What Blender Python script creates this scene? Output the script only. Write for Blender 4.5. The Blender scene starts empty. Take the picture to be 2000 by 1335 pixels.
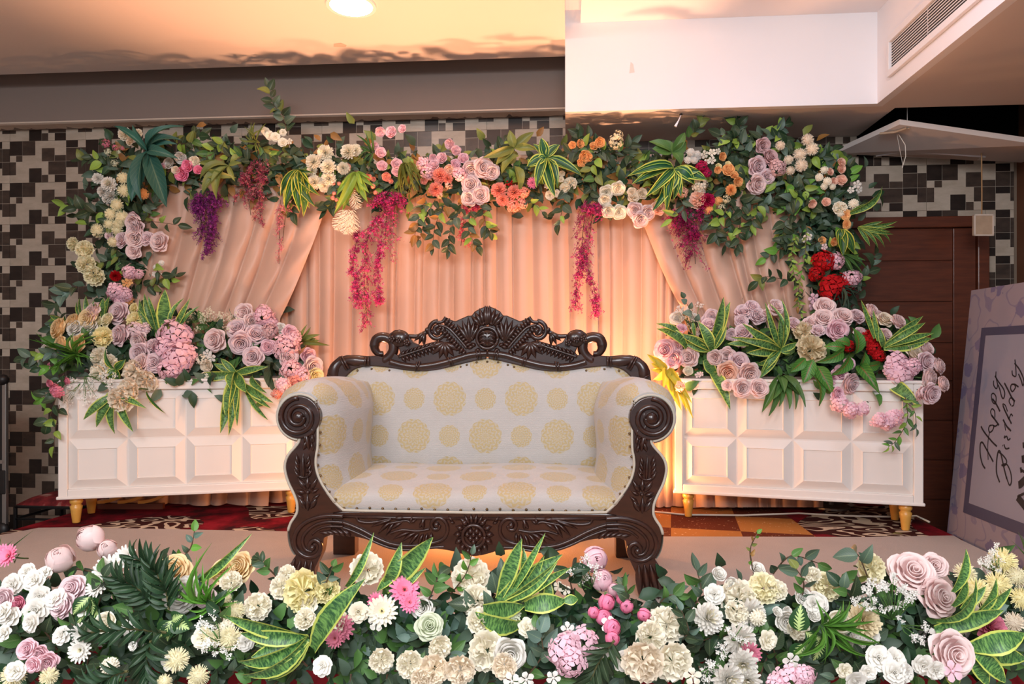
import bpy, math, random
import numpy as np
from mathutils import Vector, Matrix

random.seed(7)
RNG = np.random.default_rng(7)
SC = bpy.context.scene
COL = SC.collection
PI = math.pi
F = 1400.0                      # focal length in pixels of the 2000 px wide frame
A = math.radians(4.5)           # the camera looks 4.5 degrees left of the back wall's normal
RV = Vector((math.cos(A), math.sin(A), 0))
FV = Vector((-math.sin(A), math.cos(A), 0))
HZ = 690.0                      # horizon row
CAMZ = 1.0                      # above the stage floor

# ------------------------------------------------------------------ camera, world, lights, exposure
cam = bpy.data.cameras.new('camera')
cam.sensor_width = 36.0
cam.lens = F / 2000 * 36.0
cam.shift_y = (HZ - 667.5) / 2000
cam_ob = bpy.data.objects.new('camera', cam)
cam_ob.location = (0, 0, CAMZ)
cam_ob.rotation_euler = (PI / 2, 0, A)
COL.objects.link(cam_ob)
SC.camera = cam_ob
w = bpy.data.worlds.new('world')
w.use_nodes = True
w.node_tree.nodes['Background'].inputs[0].default_value = (0.93, 0.95, 1.0, 1)
w.node_tree.nodes['Background'].inputs[1].default_value = 0.5
SC.world = w
SC.view_settings.view_transform = 'Standard'
SC.view_settings.look = 'None'
SC.view_settings.gamma = 1
SC.view_settings.use_curve_mapping = False
SC.view_settings.exposure = 0.0

def lamp(name, kind, loc, energy, color, rot=(0, 0, 0), **kw):
    l = bpy.data.lights.new(name, kind)
    l.energy = energy
    l.color = color
    for k, v in kw.items():
        setattr(l, k, v)
    o = bpy.data.objects.new(name, l)
    o.location = loc
    o.rotation_euler = rot
    COL.objects.link(o)
    return o

# hall ceiling panels in front of the stage (the hall's own lighting, behind and above the camera)
lamp('hall_panel_light', 'AREA', (-1.7, -0.4, 2.9), 104, (0.98, 0.98, 1.0), (math.radians(28), 0, 0), shape='RECTANGLE', size=1.2, size_y=0.8)
lamp('hall_panel_light', 'AREA', (0.3, -0.6, 2.9), 68, (0.97, 0.97, 1.0), (math.radians(28), 0, 0), shape='RECTANGLE', size=1.2, size_y=0.8)
lamp('hall_panel_light', 'AREA', (0.0, -2.6, 2.6), 112, (0.93, 0.95, 1.0), (math.radians(62), 0, 0), shape='RECTANGLE', size=2.4, size_y=1.0)

# unseen cool fill added under the raised right ceiling to brighten the white drop face
lamp('recess_fill_light', 'AREA', (0.95, 2.9, 3.03), 12, (0.60, 0.76, 1.0), (0, 0, 0), shape='SQUARE', size=0.6)

def C(px, py, d):
    """world point seen at pixel (px, py), d metres in front of the camera"""
    p = RV * ((px - 1000) / F * d) + FV * d
    return Vector((p.x, p.y, CAMZ + (HZ - py) / F * d))

def at_y(px, py, Y):
    """world point seen at pixel (px, py) on the plane y = Y"""
    dy = math.cos(A) + (px - 1000) / F * math.sin(A)
    return C(px, py, Y / dy)

def at_z(px, py, Z):
    return C(px, py, (Z - CAMZ) * F / (HZ - py))

def srgb(h):
    if isinstance(h, tuple):
        return h
    h, _, dim = h.lstrip('#').partition('*')      # '#rrggbb*0.8': the colour dimmed to 0.8
    dim = float(dim or 1)
    out = []
    for i in (0, 2, 4):
        c = int(h[i:i + 2], 16) / 255
        out.append(min(1.0, dim * (c / 12.92 if c <= 0.04045 else ((c + 0.055) / 1.055) ** 2.4)))
    return tuple(out)

# ------------------------------------------------------------------ meshes
class MB:
    def __init__(self):
        self.v = []; self.f = []; self.uv = []
    def add(self, verts, faces, uvs=None, M=None):
        n = len(self.v)
        if M is not None:
            verts = [M @ Vector(p) for p in verts]
        self.v += [tuple(p) for p in verts]
        self.uv += list(uvs) if uvs is not None else [(0.5, 0.5)] * len(verts)
        self.f += [tuple(i + n for i in q) for q in faces]
        return self
    def merge(self, o, M=None):
        return self.add(o.v, o.f, o.uv, M)
    def grid(self, P, UV=None, closed=False):
        n, m = len(P), len(P[0])
        vs = [p for row in P for p in row]
        uv = [q for row in UV for q in row] if UV is not None else [(j / (m - 1), i / (n - 1)) for i in range(n) for j in range(m)]
        fs = []
        for i in range(n - 1):
            for j in range(m - 1):
                fs.append((i * m + j, i * m + j + 1, (i + 1) * m + j + 1, (i + 1) * m + j))
            if closed:
                fs.append((i * m + m - 1, i * m, (i + 1) * m, (i + 1) * m + m - 1))
        return self.add(vs, fs, uv)
    def box(self, lo, hi, M=None):
        x0, y0, z0 = lo; x1, y1, z1 = hi
        v = [(x0, y0, z0), (x1, y0, z0), (x1, y1, z0), (x0, y1, z0), (x0, y0, z1), (x1, y0, z1), (x1, y1, z1), (x0, y1, z1)]
        return self.add(v, [(3, 2, 1, 0), (4, 5, 6, 7), (0, 1, 5, 4), (1, 2, 6, 5), (2, 3, 7, 6), (3, 0, 4, 7)], None, M)
    def hexa(self, bottom, top):
        return self.add(list(bottom) + list(top), [(3, 2, 1, 0), (4, 5, 6, 7), (0, 1, 5, 4), (1, 2, 6, 5), (2, 3, 7, 6), (3, 0, 4, 7)])
    def tube(self, pts, r, n=6, cap=True):
        pts = [Vector(p) for p in pts]
        rr = r if isinstance(r, (list, tuple)) else [r] * len(pts)
        rows = []
        up = Vector((0.13, 0.31, 0.94)).normalized()
        for i, p in enumerate(pts):
            t = (pts[min(i + 1, len(pts) - 1)] - pts[max(i - 1, 0)])
            t = t.normalized() if t.length > 1e-9 else Vector((0, 0, 1))
            a = t.cross(up)
            if a.length < 1e-3:
                a = t.cross(Vector((1, 0, 0)))
            a.normalize()
            b = t.cross(a)
            rows.append([p + (a * math.cos(2 * PI * k / n) + b * math.sin(2 * PI * k / n)) * rr[i] for k in range(n)])
        base = len(self.v)
        self.grid(rows, [[(k / n, i / max(1, len(pts) - 1)) for k in range(n)] for i in range(len(pts))], closed=True)
        if cap:
            self.f.append(tuple(base + k for k in range(n))[::-1])
            self.f.append(tuple(base + (len(pts) - 1) * n + k for k in range(n)))
        return self
    def lathe(self, prof, n=20, M=None, cap=True):
        rows = [[(r * math.cos(2 * PI * k / n), r * math.sin(2 * PI * k / n), z) for k in range(n)] for r, z in prof]
        o = MB(); o.grid(rows, [[(k / n, z) for k in range(n)] for r, z in prof], closed=True)
        if cap:
            o.f.append(tuple(range(n))[::-1]); o.f.append(tuple((len(prof) - 1) * n + k for k in range(n)))
        return self.merge(o, M)
    def prism(self, poly, fn, y0, y1):
        """closed outline of (x, z) extruded from y0 (front) to y1 (back) through fn(x, y, z)"""
        n = len(poly)
        v = [fn(x, y0, z) for x, z in poly] + [fn(x, y1, z) for x, z in poly]
        f = [tuple(range(n)), tuple(range(n, 2 * n))[::-1]]
        f += [((i + 1) % n, i, n + i, n + (i + 1) % n) for i in range(n)]
        return self.add(v, f)
    def ell(self, c, r, M=None, nu=8, nv=5):
        rows = [[(c[0] + r[0] * math.sin(PI * i / nv) * math.cos(2 * PI * k / nu), c[1] + r[1] * math.sin(PI * i / nv) * math.sin(2 * PI * k / nu), c[2] + r[2] * math.cos(PI * i / nv)) for k in range(nu)] for i in range(nv + 1)]
        o = MB(); o.grid(rows, None, closed=True)
        return self.merge(o, M)
    def mesh(self, name, smooth=True):
        m = bpy.data.meshes.new(name)
        m.from_pydata(self.v, [], self.f)
        if self.uv:
            ul = m.uv_layers.new(name='UVMap')
            idx = np.empty(len(m.loops), dtype=np.int32)
            m.loops.foreach_get('vertex_index', idx)
            ul.data.foreach_set('uv', np.asarray(self.uv, dtype=np.float32)[idx].ravel())
        if smooth:
            m.polygons.foreach_set('use_smooth', [True] * len(m.polygons))
        m.update()
        return m

def link(o, parent=None):
    COL.objects.link(o)
    if parent is not None:
        o.parent = parent
    return o

def part(name, mb, mat, parent=None, smooth=False, label=None, M=None, color=None, kind=None, bevel=0, seg=2):
    me = mb.mesh(name, smooth) if isinstance(mb, MB) else mb
    if mat is not None and not me.materials:
        me.materials.append(mat)
    o = bpy.data.objects.new(name, me)
    if M is not None:
        o.matrix_basis = M
    if color is not None:
        o.color = (*color, 1)
    link(o, parent)
    if label:
        o['label'] = label
    if kind:
        o['kind'] = kind
    if bevel:
        b = o.modifiers.new('bevel', 'BEVEL')
        b.width = bevel; b.segments = seg; b.limit_method = 'ANGLE'; b.angle_limit = math.radians(35)
    return o

def tag(o, label, cat, group=None):
    o['label'] = label; o['category'] = cat
    if group:
        o['group'] = group
    return o

def empty(name, loc=(0, 0, 0), rz=0.0, label=None, cat=None, group=None):
    o = bpy.data.objects.new(name, None)
    o.empty_display_size = 0.05
    o.location = loc; o.rotation_euler = (0, 0, rz)
    COL.objects.link(o)
    if label:
        tag(o, label, cat, group)
    return o

def struct(name, mb, mat, smooth=False, bevel=0):
    o = part(name, mb, mat, None, smooth, bevel=bevel)
    o['kind'] = 'structure'
    return o

# ------------------------------------------------------------------ materials
class NT:
    def __init__(self, name):
        self.m = bpy.data.materials.new(name)
        self.m.use_nodes = True
        self.t = self.m.node_tree
        self.b = self.t.nodes['Principled BSDF']
        self.out = self.t.nodes['Material Output']
    def n(self, typ, **kw):
        x = self.t.nodes.new(typ)
        for k, v in kw.items():
            if k.startswith('i_'):
                x.inputs[k[2:].replace('_', ' ')].default_value = v
            else:
                setattr(x, k, v)
        return x
    def l(self, a, b):
        self.t.links.new(a, b)
    def math(self, op, a, b=None, c=None):
        x = self.n('ShaderNodeMath', operation=op)
        for i, q in enumerate((a, b, c)):
            if q is None:
                continue
            if isinstance(q, (int, float)):
                x.inputs[i].default_value = q
            else:
                self.l(q, x.inputs[i])
        return x.outputs[0]
    def mix(self, fac, a, b, blend='MIX'):
        x = self.n('ShaderNodeMix', data_type='RGBA', blend_type=blend)
        for s, q in ((x.inputs[0], fac), (x.inputs[6], a), (x.inputs[7], b)):
            if isinstance(q, (int, float)):
                s.default_value = q
            elif isinstance(q, tuple):
                s.default_value = (*q[:3], 1)
            else:
                self.l(q, s)
        return x.outputs[2]
    def ramp(self, fac, stops):
        x = self.n('ShaderNodeValToRGB')
        e = x.color_ramp.elements
        while len(e) < len(stops):
            e.new(0.5)
        for q, (p, c) in zip(e, stops):
            q.position = p
            q.color = (*c, 1) if isinstance(c, tuple) else (c, c, c, 1)
        self.l(fac, x.inputs[0])
        return x.outputs[0]
    def noise(self, scale, detail=3, rough=0.5, vec=None):
        x = self.n('ShaderNodeTexNoise')
        x.inputs['Scale'].default_value = scale
        x.inputs['Detail'].default_value = detail
        x.inputs['Roughness'].default_value = rough
        if vec is not None:
            self.l(vec, x.inputs['Vector'])
        return x.outputs['Fac']
    def coord(self, which='Object', scale=None, rot=None):
        tc = self.n('ShaderNodeTexCoord').outputs[which]
        if scale is None and rot is None:
            return tc
        mp = self.n('ShaderNodeMapping')
        if scale:
            mp.inputs['Scale'].default_value = scale
        if rot:
            mp.inputs['Rotation'].default_value = rot
        self.l(tc, mp.inputs['Vector'])
        return mp.outputs[0]
    def bump(self, h, strength=0.3, dist=0.01):
        x = self.n('ShaderNodeBump')
        x.inputs['Strength'].default_value = strength
        x.inputs['Distance'].default_value = dist
        self.l(h, x.inputs['Height'])
        self.l(x.outputs[0], self.b.inputs['Normal'])
    def color(self, c):
        if isinstance(c, tuple):
            self.b.inputs['Base Color'].default_value = (*c[:3], 1)
        else:
            self.l(c, self.b.inputs['Base Color'])
    def set(self, rough=0.6, spec=0.4, metal=0.0, coat=0.0):
        self.b.inputs['Roughness'].default_value = rough
        self.b.inputs['Specular IOR Level'].default_value = spec
        self.b.inputs['Metallic'].default_value = metal
        self.b.inputs['Coat Weight'].default_value = coat
        return self.m
    def translucent(self, col, fac):
        tr = self.n('ShaderNodeBsdfTranslucent')
        self.l(col, tr.inputs[0])
        mx = self.n('ShaderNodeMixShader')
        mx.inputs[0].default_value = fac
        self.l(self.b.outputs[0], mx.inputs[1]); self.l(tr.outputs[0], mx.inputs[2])
        self.l(mx.outputs[0], self.out.inputs[0])

def plain(name, hexcol, rough=0.6, spec=0.4, metal=0.0, var=0.0, scale=6.0, bump=0.0, bscale=60.0, coat=0.0):
    t = NT(name)
    c = srgb(hexcol)
    co = t.coord('Object')
    if var:
        n = t.noise(scale, 4, 0.6, co)
        t.color(t.mix(n, tuple(x * (1 - var) for x in c), tuple(min(1, x * (1 + var)) for x in c)))
    else:
        t.color(c)
    if bump:
        t.bump(t.noise(bscale, 3, 0.6, co), bump, 0.004)
    return t.set(rough, spec, metal, coat)

MAT = {}
MAT['plaster'] = plain('plaster', '#e6dcd6*.95', 0.8, 0.2, var=0.03, scale=1.5, bump=0.05)
MAT['plaster_white'] = plain('plaster_white', '#f0eff2', 0.75, 0.25, var=0.02, scale=1.2, bump=0.05)
MAT['plaster_dull'] = plain('plaster_dull', '#c9b6aa', 0.85, 0.2, var=0.05, scale=2.0, bump=0.06)
MAT['paint_white'] = plain('paint_white', '#f0eae4*.88', 0.38, 0.45, var=0.025, scale=5, bump=0.02)
MAT['black_void'] = plain('black_void', '#0c0b0d', 0.9, 0.1)
MAT['black'] = plain('black', '#141416', 0.5, 0.4, var=0.1)
MAT['steel'] = plain('steel', '#8d8a86', 0.4, 0.5, metal=0.7, var=0.1)
MAT['dark_metal'] = plain('dark_metal', '#2c2a2a', 0.45, 0.5, metal=0.5)
MAT['leg_wood'] = plain('leg_wood', '#d8a04a', 0.35, 0.5, var=0.12, scale=14, coat=0.2)
MAT['cord_white'] = plain('cord_white', '#d9d2c4', 0.5)
MAT['grille'] = plain('grille', '#ebe9ea', 0.45)
MAT['brass'] = plain('brass', '#7a6548', 0.35, 0.5, metal=0.85)
MAT['concrete'] = plain('concrete', '#6d625a', 0.8, var=0.1)
MAT['old_panel'] = plain('old_panel', '#b59a80', 0.7, var=0.3, scale=14)
MAT['plaster_band'] = plain('plaster_band', '#8b7d75', 0.85, 0.2, var=0.06, scale=2.0, bump=0.06)  # the band's shade is put into this darker base colour
MAT['brown_paint'] = plain('brown_paint', '#6a432e', 0.6, var=0.1)
MAT['caulk'] = plain('caulk', '#d5c4b4', 0.8, var=0.08, scale=20)
MAT['ink'] = plain('ink', '#15131a', 0.6)
MAT['velvet'] = plain('velvet', '#8c0f1c', 0.8, var=0.3, scale=12)
MAT['stem'] = plain('stem', '#5c5a36', 0.7, var=0.15)
MAT['stem_brown'] = plain('stem_brown', '#54402f', 0.7, var=0.15)
MAT['cord_tan'] = plain('cord_tan', '#b08a60', 0.7)
MAT['thread'] = plain('thread', '#e2dccf', 0.5)

def wood(name, c0, c1, rough, coat, scale):
    t = NT(name)
    co = t.coord('Object', scale)
    n = t.noise(3.0, 6, 0.6, co)
    t.color(t.ramp(n, [(0.25, srgb(c0)), (0.75, srgb(c1))]))
    t.bump(t.noise(30, 3, 0.6, co), 0.08, 0.003)
    return t.set(rough, 0.5, 0, coat)
MAT['carved'] = wood('carved_wood', '#20110d', '#3f221a', 0.3, 0.35, (3, 3, 12))
MAT['door_wood'] = wood('door_wood', '#4a2416', '#6b3520', 0.4, 0.15, (1.5, 1, 14))

def fabric_mat():
    t = NT('medallion_fabric')
    uv = t.n('ShaderNodeUVMap').outputs[0]           # metres on the cloth
    sp = t.n('ShaderNodeSeparateXYZ'); t.l(uv, sp.inputs[0])
    U = t.math('DIVIDE', sp.outputs[0], 0.176); V = t.math('DIVIDE', sp.outputs[1], 0.182)
    iu = t.math('FLOOR', U); iv = t.math('FLOOR', V)
    fu = t.math('SUBTRACT', t.math('SUBTRACT', U, iu), 0.5); fv = t.math('SUBTRACT', t.math('SUBTRACT', V, iv), 0.5)
    par = t.math('FLOORED_MODULO', t.math('ADD', iu, iv), 2.0)
    R = t.math('ADD', 0.30, t.math('MULTIPLY', par, 0.165))
    rr = t.math('SQRT', t.math('ADD', t.math('MULTIPLY', fu, fu), t.math('MULTIPLY', fv, fv)))
    th = t.math('ARCTAN2', fv, fu)
    q = t.math('DIVIDE', rr, R)
    lob = t.math('MULTIPLY', t.math('ABSOLUTE', t.math('SINE', t.math('MULTIPLY', th, 6.0))), 0.06)
    edge = t.math('ADD', t.math('SUBTRACT', 0.94, q), lob)
    mask = t.math('GREATER_THAN', edge, 0.0)
    ring = t.math('SINE', t.math('ADD', t.math('MULTIPLY', q, 26.0), t.math('MULTIPLY', t.math('SINE', t.math('MULTIPLY', th, 12.0)), 1.7)))
    ring2 = t.math('SINE', t.math('ADD', t.math('MULTIPLY', th, 18.0), t.math('MULTIPLY', q, 9.0)))
    fil = t.math('GREATER_THAN', t.math('ADD', ring, t.math('MULTIPLY', ring2, 0.7)), -0.25)
    gold = t.math('MULTIPLY', mask, t.math('ADD', 0.36, t.math('MULTIPLY', fil, 0.5)))
    wv = t.n('ShaderNodeTexWave', wave_type='BANDS', bands_direction='Y')
    wv.inputs['Scale'].default_value = 60; wv.inputs['Distortion'].default_value = 5; wv.inputs['Detail'].default_value = 2
    wv.inputs['Detail Scale'].default_value = 3
    t.l(uv, wv.inputs['Vector'])
    st = t.noise(9, 4, 0.6, t.coord('Object'))
    base = t.mix(st, srgb('#cfcac6*.74'), srgb('#e2dedb*.74'))
    base = t.mix(t.math('MULTIPLY', wv.outputs['Fac'], 0.28), base, srgb('#b9b3aa*.74'))
    t.color(t.mix(gold, base, srgb('#cbb47c*.8')))
    t.bump(wv.outputs['Fac'], 0.25, 0.003)
    t.l(t.math('SUBTRACT', 0.7, t.math('MULTIPLY', gold, 0.35)), t.b.inputs['Roughness'])
    t.b.inputs['Specular IOR Level'].default_value = 0.35
    t.b.inputs['Sheen Weight'].default_value = 0.2
    return t.m
MAT['fabric'] = fabric_mat()
MAT['piping'] = plain('piping', '#d8d0bf*.75', 0.7, var=0.1, scale=20)

def drape_mat():
    t = NT('peach_satin')
    co = t.coord('Object')
    n = t.noise(2.5, 3, 0.5, co)
    col = t.mix(n, srgb('#deb29a*.86'), srgb('#ebc3ab*.86'))
    t.color(col)
    t.bump(t.noise(18, 3, 0.6, co), 0.12, 0.006)
    t.set(0.42, 0.35)
    t.b.inputs['Sheen Weight'].default_value = 0.3
    t.translucent(col, 0.12)
    return t.m
MAT['drape'] = drape_mat()
MAT['white_cloth'] = plain('white_cloth', '#ece6df*.8', 0.8, var=0.03, bump=0.05, bscale=20)

def tile_mat(name, c0, c1, rough):
    t = NT(name)
    oi = t.n('ShaderNodeObjectInfo')
    co = t.coord('Object', (1.0, 1.0, 2.2))
    ad = t.n('ShaderNodeVectorMath', operation='ADD'); t.l(co, ad.inputs[0]); t.l(oi.outputs['Location'], ad.inputs[1])
    n = t.noise(9, 6, 0.65, ad.outputs[0])
    c = t.ramp(n, [(0.3, srgb(c0)), (0.72, srgb(c1))])
    c = t.mix(t.math('MULTIPLY', oi.outputs['Random'], 0.35), c, tuple(x * 0.55 for x in srgb(c0)))
    t.color(c)
    return t.set(rough, 0.5)
MAT['tile_light'] = tile_mat('tile_light', (0.43, 0.36, 0.28), (0.58, 0.50, 0.41), 0.35)
MAT['tile_dark'] = tile_mat('tile_dark', '#332b27', '#56483e', 0.3)
MAT['tile_black'] = tile_mat('tile_black', '#1c1715', '#332a26', 0.3)
MAT['grout'] = plain('grout', '#8d7c6b*.78', 0.85, var=0.1)

def carpet_grey():
    t = NT('grey_carpet')
    co = t.coord('Object')
    n = t.noise(2.0, 5, 0.65, co); f = t.noise(160, 2, 0.6, co)
    c = t.mix(n, srgb('#aa9e97'), srgb('#c6b8af'))
    c = t.mix(t.math('MULTIPLY', f, 0.5), c, srgb('#92867e'))
    t.color(c)
    t.bump(f, 0.5, 0.004)
    return t.set(0.95, 0.05)
MAT['carpet_grey'] = carpet_grey()

def carpet_pattern():
    t = NT('patterned_carpet')
    co = t.coord('Object')
    sp = t.n('ShaderNodeSeparateXYZ'); t.l(co, sp.inputs[0])
    n = t.noise(3.2, 4, 0.6, co)
    red = t.ramp(t.noise(5, 4, 0.6, co), [(0.40, srgb('#3a1216')), (0.52, srgb('#6c111b')), (0.65, srgb('#8c1a26'))])
    # cream tendrils: thin level lines of a warped noise
    w1 = t.noise(4.5, 1, 0.4, t.coord('Object', (1, 1.6, 1)))
    lines = t.math('LESS_THAN', t.math('ABSOLUTE', t.math('SUBTRACT', t.math('FRACT', t.math('MULTIPLY', w1, 7.0)), 0.5)), 0.16)
    cream = t.mix(lines, srgb('#3d1d1a'), srgb('#c8b49c'))
    zone = t.math('GREATER_THAN', t.noise(1.3, 0, 0.5, co), 0.5)
    side = t.mix(zone, red, cream)
    br = t.n('ShaderNodeTexChecker'); br.inputs['Scale'].default_value = 2.6
    br.inputs[1].default_value = (*srgb('#a8703a'), 1); br.inputs[2].default_value = (*srgb('#5e2c1c'), 1)
    t.l(t.coord('Object', None, (0, 0, math.radians(8))), br.inputs['Vector'])
    sq = t.mix(t.math('GREATER_THAN', t.noise(40, 3, 0.7, co), 0.66), br.outputs[0], srgb('#d9b58a'))
    mid = t.math('LESS_THAN', t.math('ABSOLUTE', t.math('ADD', sp.outputs[0], -0.1)), 1.25)
    t.color(t.mix(mid, side, sq))
    t.bump(t.noise(160, 2, 0.6, co), 0.4, 0.004)
    return t.set(0.9, 0.1)
MAT['carpet_pattern'] = carpet_pattern()

def board_mat():
    t = NT('floral_print')
    co = t.coord('UV')
    v = t.n('ShaderNodeTexVoronoi'); v.inputs['Scale'].default_value = 9.0
    t.l(co, v.inputs['Vector'])
    d = t.math('ADD', v.outputs['Distance'], t.math('MULTIPLY', t.noise(24, 2, 0.6, co), 0.5))
    bl = t.math('LESS_THAN', d, 0.56)
    w1 = t.noise(7, 1, 0.4, co)
    vine = t.math('LESS_THAN', t.math('ABSOLUTE', t.math('SUBTRACT', t.math('FRACT', t.math('MULTIPLY', w1, 5.0)), 0.5)), 0.07)
    m = t.math('MAXIMUM', t.math('MULTIPLY', bl, 0.8), t.math('MULTIPLY', vine, 0.5))
    t.color(t.mix(m, srgb('#958d98*.72'), srgb('#6a6588*.75')))
    return t.set(0.5, 0.3)
MAT['board'] = board_mat()
MAT['board_frame'] = plain('board_frame', '#46465f*.75', 0.5)
MAT['board_panel'] = plain('board_panel', '#8e90a2*.75', 0.45, var=0.04)

def petal_mat():
    t = NT('petal')
    oi = t.n('ShaderNodeObjectInfo')
    uv = t.n('ShaderNodeUVMap').outputs[0]
    sp = t.n('ShaderNodeSeparateXYZ'); t.l(uv, sp.inputs[0])
    hs = t.n('ShaderNodeHueSaturation')
    t.l(oi.outputs['Color'], hs.inputs['Color'])
    t.l(t.math('ADD', 0.93, t.math('MULTIPLY', oi.outputs['Random'], 0.1)), hs.inputs['Value'])
    hs.inputs['Saturation'].default_value = 1.0
    deep = t.mix(1.0, hs.outputs[0], hs.outputs[0], 'MULTIPLY')
    fac = t.math('MULTIPLY', t.math('SUBTRACT', 1.0, sp.outputs[1]), 0.22)
    col = t.mix(fac, hs.outputs[0], deep)
    t.color(col)
    t.set(0.7, 0.15)
    t.translucent(col, 0.2)
    return t.m
MAT['petal'] = petal_mat()

def leaf_mat():
    t = NT('leaf')
    oi = t.n('ShaderNodeObjectInfo')
    uv = t.n('ShaderNodeUVMap').outputs[0]
    sp = t.n('ShaderNodeSeparateXYZ'); t.l(uv, sp.inputs[0])
    hs = t.n('ShaderNodeHueSaturation')
    t.l(oi.outputs['Color'], hs.inputs['Color'])
    t.l(t.math('ADD', 0.8, t.math('MULTIPLY', oi.outputs['Random'], 0.4)), hs.inputs['Value'])
    mid = t.math('LESS_THAN', t.math('ABSOLUTE', t.math('SUBTRACT', sp.outputs[0], 0.5)), 0.035)
    vein = t.math('SINE', t.math('MULTIPLY', t.math('ADD', sp.outputs[1], t.math('MULTIPLY', t.math('ABSOLUTE', t.math('SUBTRACT', sp.outputs[0], 0.5)), -0.6)), 60.0))
    lf = t.math('MULTIPLY', t.math('GREATER_THAN', vein, 0.85), 0.22)
    light = t.mix(0.3, hs.outputs[0], (0.5, 0.6, 0.3))
    col = t.mix(t.math('MAXIMUM', t.math('MULTIPLY', mid, 0.6), lf), hs.outputs[0], light)
    t.color(col)
    t.set(0.45, 0.4)
    t.translucent(col, 0.15)
    return t.m
MAT['leaf'] = leaf_mat()

def var_leaf(name, core, band, margin, mode):
    t = NT(name)
    oi = t.n('ShaderNodeObjectInfo')
    uv = t.n('ShaderNodeUVMap').outputs[0]
    sp = t.n('ShaderNodeSeparateXYZ'); t.l(uv, sp.inputs[0])
    au = t.math('MULTIPLY', t.math('ABSOLUTE', t.math('SUBTRACT', sp.outputs[0], 0.5)), 2.0)
    if mode == 'sans':
        mp = t.n('ShaderNodeMapping'); mp.inputs['Scale'].default_value = (1.2, 16, 1); t.l(uv, mp.inputs['Vector'])
        ad = t.n('ShaderNodeVectorMath', operation='ADD'); t.l(mp.outputs[0], ad.inputs[0]); t.l(oi.outputs['Location'], ad.inputs[1])
        nz = t.noise(2.2, 4, 0.7, ad.outputs[0])
        c = t.ramp(nz, [(0.42, srgb(core)), (0.6, srgb(band))])
        edge = t.math('GREATER_THAN', t.math('ADD', au, t.math('MULTIPLY', t.noise(9, 2, 0.5, uv), 0.16)), 0.86)
        c = t.mix(edge, c, srgb(margin))
    elif mode == 'stripe':
        s = t.math('SINE', t.math('MULTIPLY', au, 17.0))
        st = t.math('MULTIPLY', t.math('GREATER_THAN', s, 0.55), t.math('GREATER_THAN', au, 0.3))
        c = t.mix(st, srgb(core), srgb(band))
        c = t.mix(t.math('GREATER_THAN', au, 0.86), c, srgb(margin))
    elif mode == 'rib':
        vn = t.math('SINE', t.math('MULTIPLY', t.math('SUBTRACT', sp.outputs[1], t.math('MULTIPLY', au, 0.22)), 62.0))
        c = t.mix(t.math('MULTIPLY', t.math('GREATER_THAN', vn, 0.6), 0.5), srgb(core), srgb(band))
        c = t.mix(t.math('LESS_THAN', au, 0.07), c, srgb(margin))
    else:                                               # light feathered centre
        vn = t.math('SINE', t.math('MULTIPLY', t.math('SUBTRACT', sp.outputs[1], t.math('MULTIPLY', au, 0.3)), 48.0))
        reach = t.math('ADD', 0.32, t.math('MULTIPLY', vn, 0.22))
        c = t.mix(t.math('LESS_THAN', au, reach), srgb(core), srgb(band))
    hs = t.n('ShaderNodeHueSaturation'); t.l(c, hs.inputs['Color'])
    t.l(t.math('ADD', 0.85, t.math('MULTIPLY', oi.outputs['Random'], 0.3)), hs.inputs['Value'])
    t.color(hs.outputs[0])
    t.set(0.4, 0.45)
    t.translucent(hs.outputs[0], 0.15)
    return t.m
MAT['sans'] = var_leaf('sword_leaf', '#2f5a34', '#78a858', '#c9d566', 'sans')
MAT['drac'] = var_leaf('yellow_margin_leaf', '#2f5a2c', '#6f9a3c', '#d8cf55', 'stripe')
MAT['host'] = var_leaf('striped_leaf', '#1f5a35', '#a9cf5c', '#d9e06a', 'stripe')
MAT['redrib'] = var_leaf('red_rib_leaf', '#3f7a30', '#75a648', '#8a5a30', 'rib')
MAT['agla'] = var_leaf('feather_leaf', '#274a26', '#b9cf86', '#274a26', 'feather')

# ------------------------------------------------------------------ the setting
YW = 5.13                                      # back wall
YE = 4.72                                      # rear edge of the low left ceiling
YF = 4.465                                     # white drop face on the right
XL, XR = -4.6, 3.04
XM = -0.02                                     # where the two ceilings meet
XV = 1.85                                      # duct face with the vent
ZF = -0.42                                     # hall floor below the stage

def bx(*boxes):
    m = MB()
    for lo, hi in boxes:
        m.box(lo, hi)
    return m
struct('floor', bx(((XL, -1.5, ZF - 0.05), (XR, YW + 0.1, ZF))), MAT['concrete'])
struct('ceiling', bx(((XL, -1.5, 2.95), (XM, YE, 3.03)),
                     ((XL, YE, 3.45), (XM, YW + 0.1, 3.5)), ((XL, YE - 0.03, 3.03), (XM, YE, 3.5))), MAT['plaster'])
struct('ceiling_raised', bx(((0.075, -1.5, 3.05), (XV + 0.06, YF + 0.05, 3.1)),
                            ((XM, -1.5, 3.13), (0.075, YF + 0.05, 3.16))), MAT['plaster_white'])
struct('ceiling_soffit', bx(((XM, YF + 0.05, 2.5), (1.99, YW + 0.02, 2.54)), ((1.99, YF + 0.05, 2.5), (XR, 4.55, 2.54)),
                            ((XV + 0.05, -1.5, 2.5), (XR, YF + 0.05, 2.54))), MAT['plaster'])
struct('ceiling_void', bx(((1.9, 4.5, 2.95), (XR, YW + 0.02, 3.0)), ((1.93, 4.55, 2.55), (1.985, YW, 2.95)), ((1.985, 4.5, 2.55), (XR, 4.545, 2.95)), ((1.985, YW - .02, 2.36), (XR, YW - .008, 2.95))), MAT['black_void'])  # black sheets stand in for the darkness inside the ceiling hole
struct('trim_drop_face', bx(((XM, YF, 2.5), (XV + 0.05, YF + 0.05, 3.2)), ((XM, YF + 0.05, 2.54), (XM + 0.05, YW, 3.45))), MAT['plaster_white'])
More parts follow.
